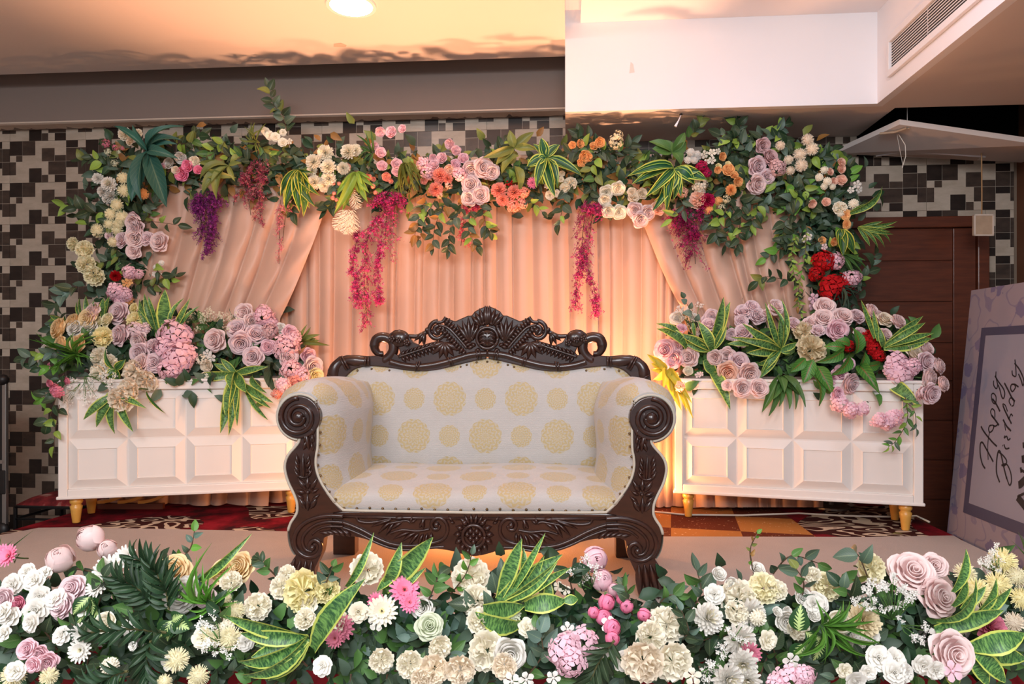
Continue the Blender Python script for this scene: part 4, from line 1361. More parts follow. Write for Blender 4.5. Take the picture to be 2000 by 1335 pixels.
rk = random.Random(5)
def ring(n, a0, jz=.05):
    return [rotz(a0 + 2 * PI * k / n + rk.uniform(-.12, .12)) @ Matrix.Rotation(rk.uniform(-jz, jz), 4, 'Y') for k in range(n)]
# garden rose
kind('rose', [('heart', spiral_heart(.235, .29, 3.2, 54), [Matrix()], .9),
              ('petal', petal_grid([(.04, -.2), (.21, -.06), (.27, .12), (.285, .225), (.32, .235), (.345, .195)], 1.15, 7, 7, .012, 4, .14), ring(3, .3), .96),
              ('petal', petal_grid([(.05, -.24), (.28, -.10), (.345, .06), (.36, .145), (.40, .155), (.425, .115)], .95, 7, 7, .014, 4, .18, 1.0), ring(5, .0), 1.0),
              ('petal', petal_grid([(.05, -.26), (.33, -.15), (.415, -.02), (.435, .065), (.475, .07), (.50, .03)], .82, 7, 7, .018, 4, .2, 1.6), ring(5, .6), 1.0),
              ('petal', petal_grid([(.06, -.28), (.36, -.2), (.465, -.1), (.495, -.025), (.54, -.03), (.57, -.09)], .74, 7, 7, .022, 5, .25, 2.0), ring(5, .2), 1.04)])
# ranunculus: tight rounded layers
kind('ranunculus', [('heart', spiral_heart(.20, .25, 3.4, 44), [Matrix()], .88),
                    ('petal', petal_grid([(.05, -.2), (.20, -.06), (.255, .10), (.255, .20), (.285, .225), (.31, .20)], 1.05, 7, 7, .014, 4, .12), ring(4, .2, .03), .95),
                    ('petal', petal_grid([(.05, -.25), (.28, -.12), (.345, .04), (.345, .13), (.385, .155), (.405, .12)], .92, 7, 7, .016, 4, .14), ring(5, .7, .03), 1.0),
                    ('petal', petal_grid([(.06, -.28), (.35, -.2), (.435, -.05), (.44, .04), (.485, .05), (.51, .0)], .85, 7, 7, .02, 4, .18), ring(5, .1, .04), 1.05)])
# closed bud
kind('bud', [('heart', spiral_heart(.13, .42, 2.2, 30), [Matrix()], .85),
             ('petal', petal_grid([(.05, -.4), (.26, -.2), (.33, 0), (.24, .27), (.08, .41)], 1.15, 6, 7, .008, 3, .06), ring(3, .4, .02), .95),
             ('petal', petal_grid([(.05, -.42), (.3, -.25), (.385, -.02), (.31, .23), (.17, .36), (.16, .37)], 1.0, 6, 8, .012, 3, .1), ring(4, .1, .02), .97),
             ('petal', petal_grid([(.05, -.45), (.34, -.3), (.435, -.05), (.385, .16), (.33, .25), (.35, .27)], .95, 6, 8, .016, 4, .2), ring(3, .6, .02), 1.04)])
# ruffled peony
hb = MB()
for k in range(26):
    z = 1 - (k + .5) / 26 * .95
    a = k * 2.39996
    n = (math.sqrt(1 - z * z) * math.cos(a), math.sqrt(1 - z * z) * math.sin(a), z)
    pg = petal_grid([(.02, -.05), (.06, .12), (.10, .22), (.15, .25)], 1.1, 5, 4, .05, 7, .1, rk.uniform(0, 6))
    R = Vector((0, 0, 1)).rotation_difference(Vector(n)).to_matrix().to_4x4()
    hb.merge(pg, Matrix.Translation((n[0] * .13, n[1] * .13, n[2] * .06)) @ R @ rotz(rk.uniform(0, 6)))
kind('peony', [('heart', hb, [Matrix()], .95),
               ('petal', petal_grid([(.08, -.2), (.26, -.1), (.34, .06), (.38, .16), (.42, .17)], .62, 8, 6, .035, 9, .12), ring(7, .1, .08), .98),
               ('petal', petal_grid([(.08, -.25), (.30, -.2), (.42, -.08), (.47, .02), (.53, -.01)], .56, 8, 6, .04, 9, .14, 1.3), ring(8, .4, .08), 1.03)])
# rounded chrysanthemum
def mum(N, w_, r1, curl, cup, zmin, nv=4, jit=.1):
    m = MB()
    for k in range(N):
        z = 1 - (k + .5) / N * (1 - zmin)
        a = k * 2.39996 + rk.uniform(-jit, jit)
        s = math.sqrt(max(0, 1 - z * z))
        m.merge(tongue((s * math.cos(a), s * math.sin(a), z), .08, r1 * rk.uniform(.92, 1.06), w_, curl * (1 - z), cup, 3, nv, rk.uniform(-.03, .03)))
    return m
kind('mum', [('petals', mum(78, .075, .50, .10, .03, -.35), [Matrix()], 1.0), ('heart', mum(14, .05, .44, .0, .02, .8), [Matrix()], .92)])
kind('pompom', [('petals', mum(190, .022, .50, .03, .0, -.55, 3, .3), [Matrix()], 1.0), ('heart', MB().ell((0, 0, 0), (.34, .34, .34), None, 12, 8), [Matrix()], .8)])
kind('globe', [('petals', mum(70, .07, .48, .02, .03, -.6, 3, .1), [Matrix()], 1.0), ('heart', MB().ell((0, 0, 0), (.38, .38, .38), None, 12, 8), [Matrix()], .9)])
dz = MB()
for r in range(3):
    for k in range(16):
        a = 2 * PI * (k + .5 * r) / 16 + rk.uniform(-.06, .06)
        e = (.12, .32, .62)[r]
        dz.merge(tongue((math.cos(a) * math.cos(e), math.sin(a) * math.cos(e), math.sin(e)), .08, (.52, .46, .34)[r], .062, .02, .015, 3, 4))
kind('daisy', [('petals', dz, [Matrix()], 1.0), ('centre', mum(40, .03, .15, 0, 0, .1, 3), [Matrix()], .8)])
# hydrangea: many four petalled florets on a dome
fl = MB()
for k in range(4):
    pg = petal_grid([(.02, .0), (.24, .03), (.42, .02), (.52, -.03)], .70, 5, 4, .02, 3, .28, k)
    fl.merge(pg, rotz(k * PI / 2 + .1))
fl.merge(MB().ell((0, 0, .02), (.05, .05, .05), None, 6, 4))
Ms = []
for k in range(30):
    z = 1 - (k + .5) / 30 * 1.2
    a = k * 2.39996; s = math.sqrt(1 - z * z)
    n = Vector((s * math.cos(a), s * math.sin(a), z * .8)).normalized()
    R = Vector((0, 0, 1)).rotation_difference(n).to_matrix().to_4x4()
    Ms.append(Matrix.Translation(n * rk.uniform(.33, .47)) @ R @ rotz(rk.uniform(0, 6)) @ Matrix.Rotation(rk.uniform(-.5, .5), 4, 'X') @ Matrix.Scale(rk.uniform(.34, .42), 4))
kind('hydrangea', [('floret', fl, Ms, 1.0)])
# small open blossoms
gd = MB()
for r, (R_, z_, n_) in enumerate(((.5, -.02, 6), (.40, .07, 5), (.27, .14, 4))):
    for k in range(n_):
        gd.merge(petal_grid([(.03, -.12), (R_ * .5, -.06 + z_), (R_ * .82, .05 + z_), (R_ * .95, .06 + z_), (R_, .02 + z_)], .70, 6, 5, .025, 4, .22, k + r), rotz(k * 2 * PI / n_ + r * .5) @ Matrix.Rotation(rk.uniform(-.12, .12), 4, 'Y'))
gd.merge(spiral_heart(.13, .2, 2.0, 22))
kind('gardenia', [('petals', gd, [Matrix()], 1.0)])
og = MB()
for k in range(5):
    og.merge(petal_grid([(.03, -.05), (.22, .06), (.42, .08), (.5, .02)], .60, 5, 4, .02, 3, .3, k), rotz(k * 2 * PI / 5))
kind('blossom', [('petals', og, [Matrix()], 1.0), ('centre', MB().ell((0, 0, .05), (.09, .09, .07), None, 8, 5), [Matrix()], (.75, .6, .2))])
# feathery bottle brush bloom
bb = MB()
for k in range(60):
    t = k / 59; a = k * 2.39996
    rr_ = .5 * math.sin(PI * (.12 + .8 * t)) ** .7
    c_ = Vector((0, .55 - 1.1 * t, 0))
    n = Vector((math.cos(a), -.55, abs(math.sin(a)) * .9 + .1)).normalized()
    bb.merge(tongue(n, .02, rr_, .013, .02, 0, 2, 3), Matrix.Translation(c_))
kind('brush', [('bristles', bb, [Matrix()], 1.0)])
# loose spray of tiny florets
sd = MB()
for k in range(60):
    z = rk.uniform(-.2, 1); a = rk.uniform(0, 2 * PI); s = math.sqrt(max(0, 1 - z * z)); r_ = rk.uniform(.25, .5)
    n = Vector((s * math.cos(a), s * math.sin(a), z))
    sd.merge(og, Matrix.Translation(n * r_) @ Vector((0, 0, 1)).rotation_difference(n).to_matrix().to_4x4() @ Matrix.Scale(.17, 4))
kind('cluster', [('florets', sd, [Matrix()], 1.0)])
br = MB()
for k in range(9):
    br.ell((rk.uniform(-.4, .4), rk.uniform(-.4, .4), rk.uniform(-.1, .2)), (.13, .13, .13), None, 8, 6)
kind('berries', [('berry_bunch', br, [Matrix()], 1.0)])

cal = MB()
for k in range(5):
    cal.merge(petal_grid([(.02, -.38), (.12, -.33), (.26, -.22), (.4, -.2)], .35, 3, 4, 0, 3, .5), rotz(k * 2 * PI / 5 + .2))
cal.tube([(0, 0, -.36), (.02, .03, -.7), (0, .08, -1.0)], .035, 5)
CALYX = cal.mesh('calyx'); CALYX.materials.append(MAT['leaf'])

for kd in KINDS.values():
    kd['pm'] = []
    mg = MB()
    for pn, mb, Ms, cf in kd['parts']:
        me = mb.mesh(pn); me.materials.append(MAT['petal'])
        kd['pm'].append((pn, me, Ms, cf))
        for M in Ms:
            mg.merge(mb, M)
    kd['merged'] = mg.mesh('bloom'); kd['merged'].materials.append(MAT['petal'])

PAL = {'mv': ('pale mauve', '#f4dcdf'), 'bl': ('blush pink', '#fbe3e0'), 'pk': ('bright pink', '#ff9cbf'), 'sp': ('soft pink', '#fbd5dd'), 'cr': ('cream', '#fdf7e4'), 'le': ('pale yellow', '#fdf3bd'),
       'pe': ('peach yellow', '#fde2b0'), 'wh': ('white', '#f3f0e8'), 'tn': ('dusty tan', '#eee0bd'), 'co': ('coral', '#f7ab98'), 'or': ('orange', '#ffc684'), 'rd': ('red', '#c41c22'), 'mg': ('magenta', '#c4225c'),
       'ap': ('apricot', '#ffd6c0'), 'dr': ('dusty rose', '#e2c0c1'), 'lp': ('light pink', '#f8d2de'), 'gw': ('greenish white', '#e4ead0'), 'yc': ('yellowish cream', '#faf3cf'), 'tc': ('tan cream', '#fbeed8'), 'dp': ('deep pink', '#e08aa0')}
KN = {'rose': ('rose', 'rose'), 'ranunculus': ('ranunculus', 'flower'), 'bud': ('rosebud', 'rosebud'), 'peony': ('ruffled peony', 'peony'), 'mum': ('chrysanthemum', 'flower'), 'pompom': ('spiky pompom flower', 'flower'),
      'globe': ('round button flower', 'flower'), 'daisy': ('daisy', 'daisy'), 'hydrangea': ('hydrangea head', 'hydrangea'), 'gardenia': ('gardenia blossom', 'flower'), 'blossom': ('small open blossom', 'flower'),
      'brush': ('feathery brush bloom', 'flower'), 'cluster': ('spray of tiny florets', 'flower'), 'berries': ('berry bunch', 'berries')}
NM = {'bud': 'rosebud', 'mum': 'chrysanthemum', 'pompom': 'pompom_flower', 'globe': 'button_flower', 'brush': 'brush_bloom', 'cluster': 'floret_spray', 'berries': 'berry_bunch', 'gardenia': 'gardenia_blossom', 'blossom': 'open_blossom', 'peony': 'ruffled_peony', 'hydrangea': 'hydrangea_head'}

# depth of each arrangement, metres from the camera
def d_top(px, py):
    return dB(px) - .17
def d_left(px, py):
    b = 4.18 + (px - 115) / 477 * .31
    return b + .04 + min(.24, (745 - py) / 150 * .22) if py < 745 else b - .075
def d_right(px, py):
    b = 4.38 - (px - 1319) / 483 * .38
    return b + .04 + min(.24, (752 - py) / 150 * .22) if py < 752 else b - .075
def d_front(px, py):
    return 1.62 + min(.34, max(-.02, (1335 - py) / 245 * .30))
DEP = {'top': d_top, 'left': d_left, 'right': d_right, 'front': d_front}
ORG = {'top': None, 'left': (350, 700), 'right': (1570, 720), 'front': None}

rf = random.Random(11)
def face(px, py, reg, tilt=.35):
    """direction a bloom looks: to the viewer, opened outwards over its arrangement"""
    n = -FV.copy()
    o = Vector((0, 0, 0))
    if reg in ('left', 'right'):
        c = ORG[reg]
        o = RV * ((px - c[0]) / 300 * .7) + Vector((0, 0, (c[1] - py) / 110 * .45))
    elif reg == 'front':
        o = Vector((0, 0, .15 + (1300 - py) / 200 * .5))
    else:
        o = Vector((0, 0, -.12))
    n = n + o + RV * rf.uniform(-tilt, tilt) + Vector((0, 0, rf.uniform(-tilt, tilt)))
    return n.normalized()

def orient(n, roll):
    z = n; x = RV - z * RV.dot(z); x.normalize(); y = z.cross(x)
    return Matrix(((x.x, y.x, z.x), (x.y, y.y, z.y), (x.z, y.z, z.z))).to_4x4() @ rotz(roll)

PENDING = {}
def flower(kd, col, px, py, size, reg, phrase, dz=0.0):
    cname, hx = PAL[col]
    c = srgb(hx)
    d = DEP[reg](px, py) + dz - .045 + rf.uniform(-.012, .012)
    p = C(px, py, d)
    s = size / F * d
    M = Matrix.Translation(p) @ orient(face(px, py, reg), rf.uniform(-.5, .5) if kd == 'brush' else rf.uniform(0, 6.28)) @ Matrix.Scale(s, 4)
    K = KINDS[kd]
    base = NM.get(kd, kd)
    if size < 30 or (kd in ('gardenia', 'blossom', 'cluster', 'brush', 'berries') and size < 60):
        o = bpy.data.objects.new(base, K['merged'])
        o.matrix_world = M; o.color = (*c, 1)
        link(o)
    else:
        o = bpy.data.objects.new(base, None)
        o.empty_display_size = .02; o.matrix_world = M
        link(o)
        for pn, me, Ms, cf in K['pm']:
            for m_ in Ms:
                q = bpy.data.objects.new(pn, me)
                q.matrix_basis = m_ @ Matrix.Scale(rf.uniform(.96, 1.05), 4)
                cc_ = cf if isinstance(cf, tuple) else tuple(min(1, x * (.5 + .5 * cf)) if cf < 1 else min(1, x * (.5 + .5 * cf)) for x in c)
                if kd == 'mum' and col == 'wh' or kd == 'daisy' and pn == 'centre':
                    cc_ = tuple(x * y for x, y in zip(c, (1, .96, .78))) if pn in ('heart', 'centre') else cc_
                q.color = (*cc_, 1)
                link(q, o)
        if kd in ('rose', 'peony', 'bud', 'ranunculus', 'daisy', 'mum'):
            q = bpy.data.objects.new('calyx', CALYX); q.color = (.05, .12, .03, 1)
            link(q, o)
    o['category'] = KN[kd][1]
    PENDING.setdefault((f'{cname} {KN[kd][0]}', phrase), []).append((px, py, o))
    return o

ORD = ['', 'second', 'third', 'fourth', 'fifth', 'sixth', 'seventh', 'eighth', 'ninth', 'tenth', 'eleventh', 'twelfth']
def finish_labels():
    for (what, phrase), lst in PENDING.items():
        n = len(lst)
        if n == 1:
            lst[0][2]['label'] = f'{what} {phrase}'
            continue
        xs_ = [q[0] for q in lst]; ys_ = [q[1] for q in lst]
        horiz = (max(xs_) - min(xs_)) >= .8 * (max(ys_) - min(ys_))
        lst.sort(key=lambda q: q[0] if horiz else q[1])
        a, b, fr = ('leftmost', 'rightmost', 'left') if horiz else ('topmost', 'lowest', 'top')
        for k, (_, _, o) in enumerate(lst):
            w_ = a if k == 0 else b if k == n - 1 else f'{ORD[k]} from {fr}'
            o['label'] = f'{what} {phrase}, {w_}'
            o['group'] = f'{what}s {phrase}'

def bed(reg, phrase, x0, y0, sc, text, dz=0.0):
    """one cluster: lines of kind colour x y size, in the coordinates of a close-up of the photograph"""
    for it in text.split(';'):
        it = it.split()
        if not it:
            continue
        kd, col, x, y, s = it[0], it[1], float(it[2]), float(it[3]), float(it[4])
        flower(KCODE[kd], col, x0 + x / sc, y0 + y / sc, s / sc * 1.04, reg, phrase, dz - rf.uniform(0, .02))
KCODE = {'ro': 'rose', 'ra': 'ranunculus', 'bu': 'bud', 'pe': 'peony', 'mu': 'mum', 'po': 'pompom', 'gl': 'globe', 'da': 'daisy', 'hy': 'hydrangea', 'ga': 'gardenia', 'bl': 'blossom', 'br': 'brush', 'cl': 'cluster', 'be': 'berries'}

# ------------------------------------------------------------------ leaves: shapes
def leaf_shape(kind_, bend, fold=.12, nv=8, nu=5, wave=0.0):
    rows, uv = [], []
    for j in range(nv):
        v = j / (nv - 1)
        if kind_ == 'ovate':
            w_ = math.sin(PI * min(1, v ** .72)) ** .85
        elif kind_ == 'sword':
            w_ = min(1, .45 + 1.5 * v) * (1 - max(0, (v - .45) / .55) ** 2.0)
        elif kind_ == 'lance':
            w_ = math.sin(PI * min(1, v ** .85)) ** .8
        else:
            w_ = math.sin(PI * min(1, v ** .8 * .98 + .01)) ** .6
        w_ = max(w_, .03)
        row, q = [], []
        for i in range(nu):
            u = 2 * i / (nu - 1) - 1
            x = u * w_ * .5
            row.append((x, v, bend * 4 * v * (1 - v) - bend * .8 * v * v + fold * abs(u) * w_ * .5 + wave * math.sin(v * 9 + u) * abs(u)))
            q.append(((u + 1) / 2, v))
        rows.append(row); uv.append(q)
    return MB().grid(rows, uv)
LEAF = {}
for k, args in {'ovate': [('ovate', .06), ('ovate', .13), ('ovate', -.05)], 'sword': [('sword', .10), ('sword', .20), ('sword', .02)], 'lance': [('lance', .12), ('lance', .22), ('lance', .03)],
                'blade': [('lance', .15), ('lance', .3)]}.items():
    LEAF[k] = []
    for a in args:
        LEAF[k].append(leaf_shape(*a, fold=.22 if k != 'sword' else .10, wave=.02 if k == 'lance' else 0.0))
LMESH = {}
def lmesh(shape, i, mat):
    key = (shape, i, mat)
    if key not in LMESH:
        m = LEAF[shape][i].mesh('leaf'); m.materials.append(MAT[mat]); LMESH[key] = m
    return LMESH[key]

def leaf_matrix(b, t, width, tilt=0.0):
    """a unit leaf laid from b to t, its face to the viewer turned by tilt about its own length"""
    y = t - b; L = y.length; y = y / L
    z = -FV - y * (-FV).dot(y)
    if z.length < .15:
        z = Vector((0, 0, 1)) - y * y.z
    z.normalize()
    z = Matrix.Rotation(tilt, 3, y) @ z
    x = y.cross(z)
    return Matrix(((x.x * width, y.x * L, z.x * L, b.x), (x.y * width, y.y * L, z.y * L, b.y), (x.z * width, y.z * L, z.z * L, b.z), (0, 0, 0, 1)))

GREEN = {'dark': '#33452f', 'grey': '#4d6150', 'mid': '#4c7339', 'lime': '#86a544', 'teal': '#2f6155', 'olive': '#76803f', 'fresh': '#5f9438', 'yellow': '#b9b23e', 'deep': '#26422a', 'blue': '#5b7468', 'brown': '#8a6434'}
GREEN = {k: srgb(v + '*1.12') for k, v in GREEN.items()}
rl = random.Random(23)

def leaf_plant(name, label, cat, base, tips, x0, y0, sc, reg, mat='sans', shape='sword', width=.2, color='mid', dz=-.03, group=None):
    """a tuft: every blade a part. base and tips in close-up coordinates; a tip may carry its own base and width"""
    bx_, by_ = x0 + base[0] / sc, y0 + base[1] / sc
    d0 = DEP[reg](bx_, by_) + dz
    B = C(bx_, by_, d0)
    r = empty(name, B, 0, label, cat, group)
    for tp in tips:
        tx, ty = x0 + tp[0] / sc, y0 + tp[1] / sc
        bb_ = B
        if len(tp) >= 5:
            bb_ = C(x0 + tp[3] / sc, y0 + tp[4] / sc, d0 - .01)
        wd = (tp[2] / sc / F * d0) if len(tp) >= 3 and tp[2] else None
        L0 = math.hypot(tx - (x0 + (tp[3] if len(tp) >= 5 else base[0]) / sc), ty - (y0 + (tp[4] if len(tp) >= 5 else base[1]) / sc)) / F * d0
        dt = d0 - rl.uniform(.08, .3) * L0
        if reg in ('left', 'right') and ty > 742:       # hangs outside the cabinet front
            dt = min(dt, DEP[reg](tx, ty) - rl.uniform(.015, .06))
        T = C(tx, ty, dt)
        if wd is None:
            wd = L0 * width * rl.uniform(.85, 1.15)
        q = bpy.data.objects.new('leaf', lmesh(shape, rl.randrange(len(LEAF[shape])), mat))
        q.matrix_basis = Matrix.Translation(-B) @ leaf_matrix(bb_, T, wd, rl.uniform(-.5, .5))
        q.color = (*GREEN[color], 1)
        link(q, r)
    return r

def spray(pts, n, ls, d, colors, label, name='leaf_spray', cat='leaf spray', group=None, shape='ovate', width=.58, stem='stem_brown', spread=.9, end=True, mat='leaf', rnd=rl):
    """a twig along pixel points with n alternate leaves about ls pixels long"""
    P = smooth_path(pts, 5) if len(pts) > 2 else [tuple(pts[0]), tuple(((pts[0][0] + pts[1][0]) / 2, (pts[0][1] + pts[1][1]) / 2)), tuple(pts[1])]
    W = [C(x, y, d - .02 * math.sin(3 * i / len(P))) for i, (x, y) in enumerate(P)]
    r = empty(name, W[0], 0, label, cat, group)
    o = Vector(W[0])
    part('stem', MB().tube([p - o for p in W], [.0026 * (1 - .6 * i / len(W)) for i in range(len(W))], 4, False), MAT[stem], r)
    seg = len(W) - 1
    for k in range(n):
        t = (k + .6) / n * (1.0 if end else .95)
        f_ = min(t, .999) * seg; i = int(f_); fr = f_ - i
        b = W[i].lerp(W[i + 1], fr)
        dr = (W[i + 1] - W[i]).normalized()
        sd_ = 1 if k % 2 else -1
        ang = sd_ * spread * rnd.uniform(.6, 1.25)
        if end and k == n - 1:
            ang = 0
        ax = FV
        dv = Matrix.Rotation(ang, 3, ax) @ dr
        dv = (dv - FV * rnd.uniform(-.2, .55)).normalized()
        L = ls * rnd.uniform(.75, 1.2) / F * d
        q = bpy.data.objects.new('leaf', lmesh(shape, rnd.randrange(3), mat))
        q.matrix_basis = Matrix.Translation(-o) @ leaf_matrix(b, b + dv * L, L * width * rnd.uniform(.85, 1.15), rnd.uniform(-.7, .7))
        q.color = (*GREEN[rnd.choice(colors)], 1)
        link(q, r)
    return r

def leaf_mass(name, label, pts, n, ls, reg, dz, colors, shape='ovate', width=.55, seed=1, jit=(40, 40)):
    """the uncountable filler greenery behind the blooms, one object"""
    r = random.Random(seed)
    m = MB(); idx = []
    for k in range(n):
        a = r.random() * (len(pts) - 1); i = int(a); f_ = a - i
        x = pts[i][0] + (pts[i + 1][0] - pts[i][0]) * f_ + r.gauss(0, 1) * jit[0] * .5
        y = pts[i][1] + (pts[i + 1][1] - pts[i][1]) * f_ + r.gauss(0, 1) * jit[1] * .5
        d = DEP[reg](x, y) + dz + r.uniform(-.03, .05)
        b = C(x, y, d)
        th = r.uniform(0, 2 * PI)
        L = ls * r.uniform(.7, 1.2) / F * d
        dv = (RV * math.cos(th) + Vector((0, 0, math.sin(th))) - FV * r.uniform(-.1, .6)).normalized()
        M = leaf_matrix(b, b + dv * L, L * width, r.uniform(-.8, .8))
        m.merge(LEAFLOW, M)
        idx += [r.randrange(len(colors))] * len(LEAFLOW.f)
    me = m.mesh(name)
    for c in colors:
        key = 'mass_' + c
        if key not in MAT:
            t = NT(key); t.color(GREEN[c]); MAT[key] = t.set(.5, .35)
        me.materials.append(MAT[key])
    me.polygons.foreach_set('material_index', idx)
    o = bpy.data.objects.new(name, me); link(o)
    tag(o, label, 'foliage'); o['kind'] = 'stuff'
    return o
LEAFLOW = leaf_shape('ovate', .08, .2, 5, 3)

def blossom_strand(label, strands, reg, colors, dz=-.02, n=420, size=5.0, stem='stem_brown', seed=1, group=None):
    """misty hanging blossom: thin branching stems with hundreds of specks"""
    r = random.Random(seed)
    x, y = strands[0][0][0]
    o0 = C(x, y, DEP[reg](x, y) + dz)
    root = empty('hanging_blossom_strand', o0, 0, label, 'flower strand', group)
    st_ = MB(); bl_ = [MB() for _ in colors]
    for pts, wpx in strands:
        P = smooth_path(pts, 6) if len(pts) > 2 else pts
        W = [C(a, b, DEP[reg](a, b) + dz) - o0 for a, b in P]
        st_.tube(W, .0022, 4, False)
        tot = sum(math.hypot(P[i + 1][0] - P[i][0], P[i + 1][1] - P[i][1]) for i in range(len(P) - 1))
        k_ = int(n * tot / 100)
        for _ in range(max(5, k_ // 16)):
            i = r.randrange(len(P) - 1)
            a = P[i]; L = wpx * r.uniform(.6, 1.2); th = r.choice((-1, 1)) * r.uniform(.2, .8)
            dx, dy = math.sin(th) * L, math.cos(th) * L
            d = DEP[reg](a[0], a[1]) + dz + r.uniform(-.05, .03)
            st_.tube([C(a[0], a[1], d) - o0, C(a[0] + dx * .6, a[1] + dy * .5, d - .01) - o0, C(a[0] + dx, a[1] + dy, d) - o0], .0011, 3, False)
            for q in range(16):
                t = r.uniform(.15, 1.05)
                cx_ = a[0] + dx * t + r.gauss(0, 2.6); cy_ = a[1] + dy * t + r.gauss(0, 2.6)
                s = size * r.uniform(.6, 1.3) / F * d
                p = C(cx_, cy_, d + r.uniform(-.02, .02)) - o0
                n_ = Vector((r.uniform(-1, 1), r.uniform(-1, -.1), r.uniform(-1, 1))).normalized()
                bl_[r.randrange(len(colors))].merge(SPECK, Matrix.Translation(p) @ orient(n_, r.uniform(0, 3)) @ Matrix.Scale(s, 4))
    part('stems', st_, MAT[stem], root)
    for c, b in zip(colors, bl_):
        part('blossoms', b, MAT['petal'], root, color=srgb(c), kind='stuff')
    return root
SPECK = MB()
for k in range(3):
    SPECK.add([(0, 0, 0), (.32, .2, .1), (.5, 0, .16), (.32, -.2, .1)], [(0, 1, 2, 3)], [(.5, 1)] * 4, rotz(k * 2 * PI / 3))

def grass(label, base, tips, x0, y0, sc, reg, color='fresh', wpx=5, dz=-.04, per=1, name='grass_tuft', mat='leaf', seed=3):
    r = random.Random(seed)
    bx_, by_ = x0 + base[0] / sc, y0 + base[1] / sc
    d0 = DEP[reg](bx_, by_) + dz
    B = C(bx_, by_, d0)
    root = empty(name, B, 0, label, 'grass')
    m = MB()
    for t in tips:
        for k in range(per):
            tx = x0 + (t[0] + r.gauss(0, 26) * (per > 1)) / sc; ty = y0 + (t[1] + r.gauss(0, 26) * (per > 1)) / sc
            L0 = math.hypot(tx - bx_, ty - by_) / F * d0
            m.merge(LEAF['blade'][r.randrange(2)], Matrix.Translation(-B) @ leaf_matrix(B + RV * r.uniform(-.01, .01), C(tx, ty, d0 - r.uniform(.0, .5) * L0), wpx / F * d0 * r.uniform(.7, 1.2), r.uniform(-.5, .5)))
    part('blades', m, MAT[mat], root, smooth=True, color=GREEN[color])
    return root

def frond(label, base, tip, n, ll, reg, color='deep', dz=-.03, name='palm_frond', width=.23):
    d = DEP[reg](*base) + dz
    a, b = Vector((base[0], base[1])), Vector((tip[0], tip[1]))
    ax = (b - a); nrm = Vector((-ax.y, ax.x)).normalized()
    B = C(*base, d)
    root = empty(name, B, 0, label, 'palm frond')
    P = [a.lerp(b, i / 6) + nrm * (8 * math.sin(PI * i / 6)) for i in range(7)]
    part('stem', MB().tube([C(p.x, p.y, d - .02) - B for p in P], .003, 4, False), MAT['stem'], root)
    for k in range(n):
        t = (k + .5) / n
        p = a.lerp(b, t) + nrm * (8 * math.sin(PI * t))
        for s in (1, -1):
            an = s * (1.0 - .55 * t)
            dv = Matrix.Rotation(an, 2) @ ax.normalized()
            L = ll * (.55 + .6 * math.sin(PI * (.15 + .75 * t)))
            q = bpy.data.objects.new('leaflet', lmesh('lance', rl.randrange(3), 'leaf'))
            T = p + dv * L
            q.matrix_basis = Matrix.Translation(-B) @ leaf_matrix(C(p.x, p.y, d - .02), C(T.x, T.y, d - rl.uniform(.0, .06)), L * width / F * d, rl.uniform(-.3, .3))
            q.color = (*GREEN[color], 1)
            link(q, root)
    return root

def mist(label, stems, reg, dot=6, dz=-.05, seed=2, color='#f3f1ea', green='mid', name='babys_breath', nd=9):
    """fine stems ending in tufts of tiny white dots"""
    r = random.Random(seed)
    b0_ = stems[0][0]
    d0 = DEP[reg](*b0_) + dz
    B = C(*b0_, d0)
    root = empty(name, B, 0, label, 'filler flower')
    s_, w_ = MB(), MB()
    for b, t in stems:
        for k in range(5):
            tx, ty = t[0] + r.gauss(0, 11), t[1] + r.gauss(0, 9)
            d = d0 - r.uniform(0, .05)
            s_.tube([C(*b, d0) - B, C((b[0] + tx) / 2 + r.gauss(0, 3), (b[1] + ty) / 2, d) - B, C(tx, ty, d) - B], .0012, 3, False)
            for q in range(nd):
                s = dot * r.uniform(.6, 1.2) / F * d
                w_.merge(SPECK, Matrix.Translation(C(tx + r.gauss(0, 4), ty + r.gauss(0, 4), d - .005) - B) @ orient(Vector((r.uniform(-.5, .5), -1, r.uniform(-.5, .5))).normalized(), r.uniform(0, 3)) @ Matrix.Scale(s, 4))
    part('stems', s_, MAT['mass_' + green] if 'mass_' + green in MAT else MAT['stem'], root)
    part('florets', w_, MAT['petal'], root, color=srgb(color), kind='stuff')
    return root


# ------------------------------------------------------------------ filler greenery (uncountable) behind the blooms
leaf_mass('garland_greenery', 'dark filler greenery behind the blooms of the top garland', [(215, 330), (420, 330), (640, 335), (820, 345), (1000, 350), (1200, 345), (1400, 350), (1560, 330), (1610, 370)], 2100, 25, 'top', .05, ['dark', 'deep', 'grey', 'olive', 'dark', 'brown'], seed=1, jit=(34, 56))
leaf_mass('column_greenery', 'dark filler greenery behind the blooms of the left column', [(240, 300), (240, 400), (245, 480), (250, 560), (225, 600)], 420, 24, 'top', .06, ['dark', 'deep', 'grey'], seed=2, jit=(60, 40))
leaf_mass('column_greenery', 'dark filler greenery behind the blooms of the right column', [(1610, 320), (1610, 420), (1615, 500), (1605, 590)], 560, 24, 'top', .06, ['dark', 'deep', 'grey'], seed=3, jit=(68, 40))
leaf_mass('planter_greenery', 'dark filler greenery between the flowers on the left planter', [(120, 660), (230, 690), (350, 700), (470, 690), (580, 700)], 620, 30, 'left', .07, ['dark', 'deep', 'grey', 'mid'], seed=4, jit=(40, 62))
leaf_mass('planter_greenery', 'dark filler greenery between the flowers on the right planter', [(1330, 700), (1430, 690), (1560, 690), (1680, 690), (1790, 690)], 680, 30, 'right', .07, ['dark', 'deep', 'mid'], seed=5, jit=(40, 62))
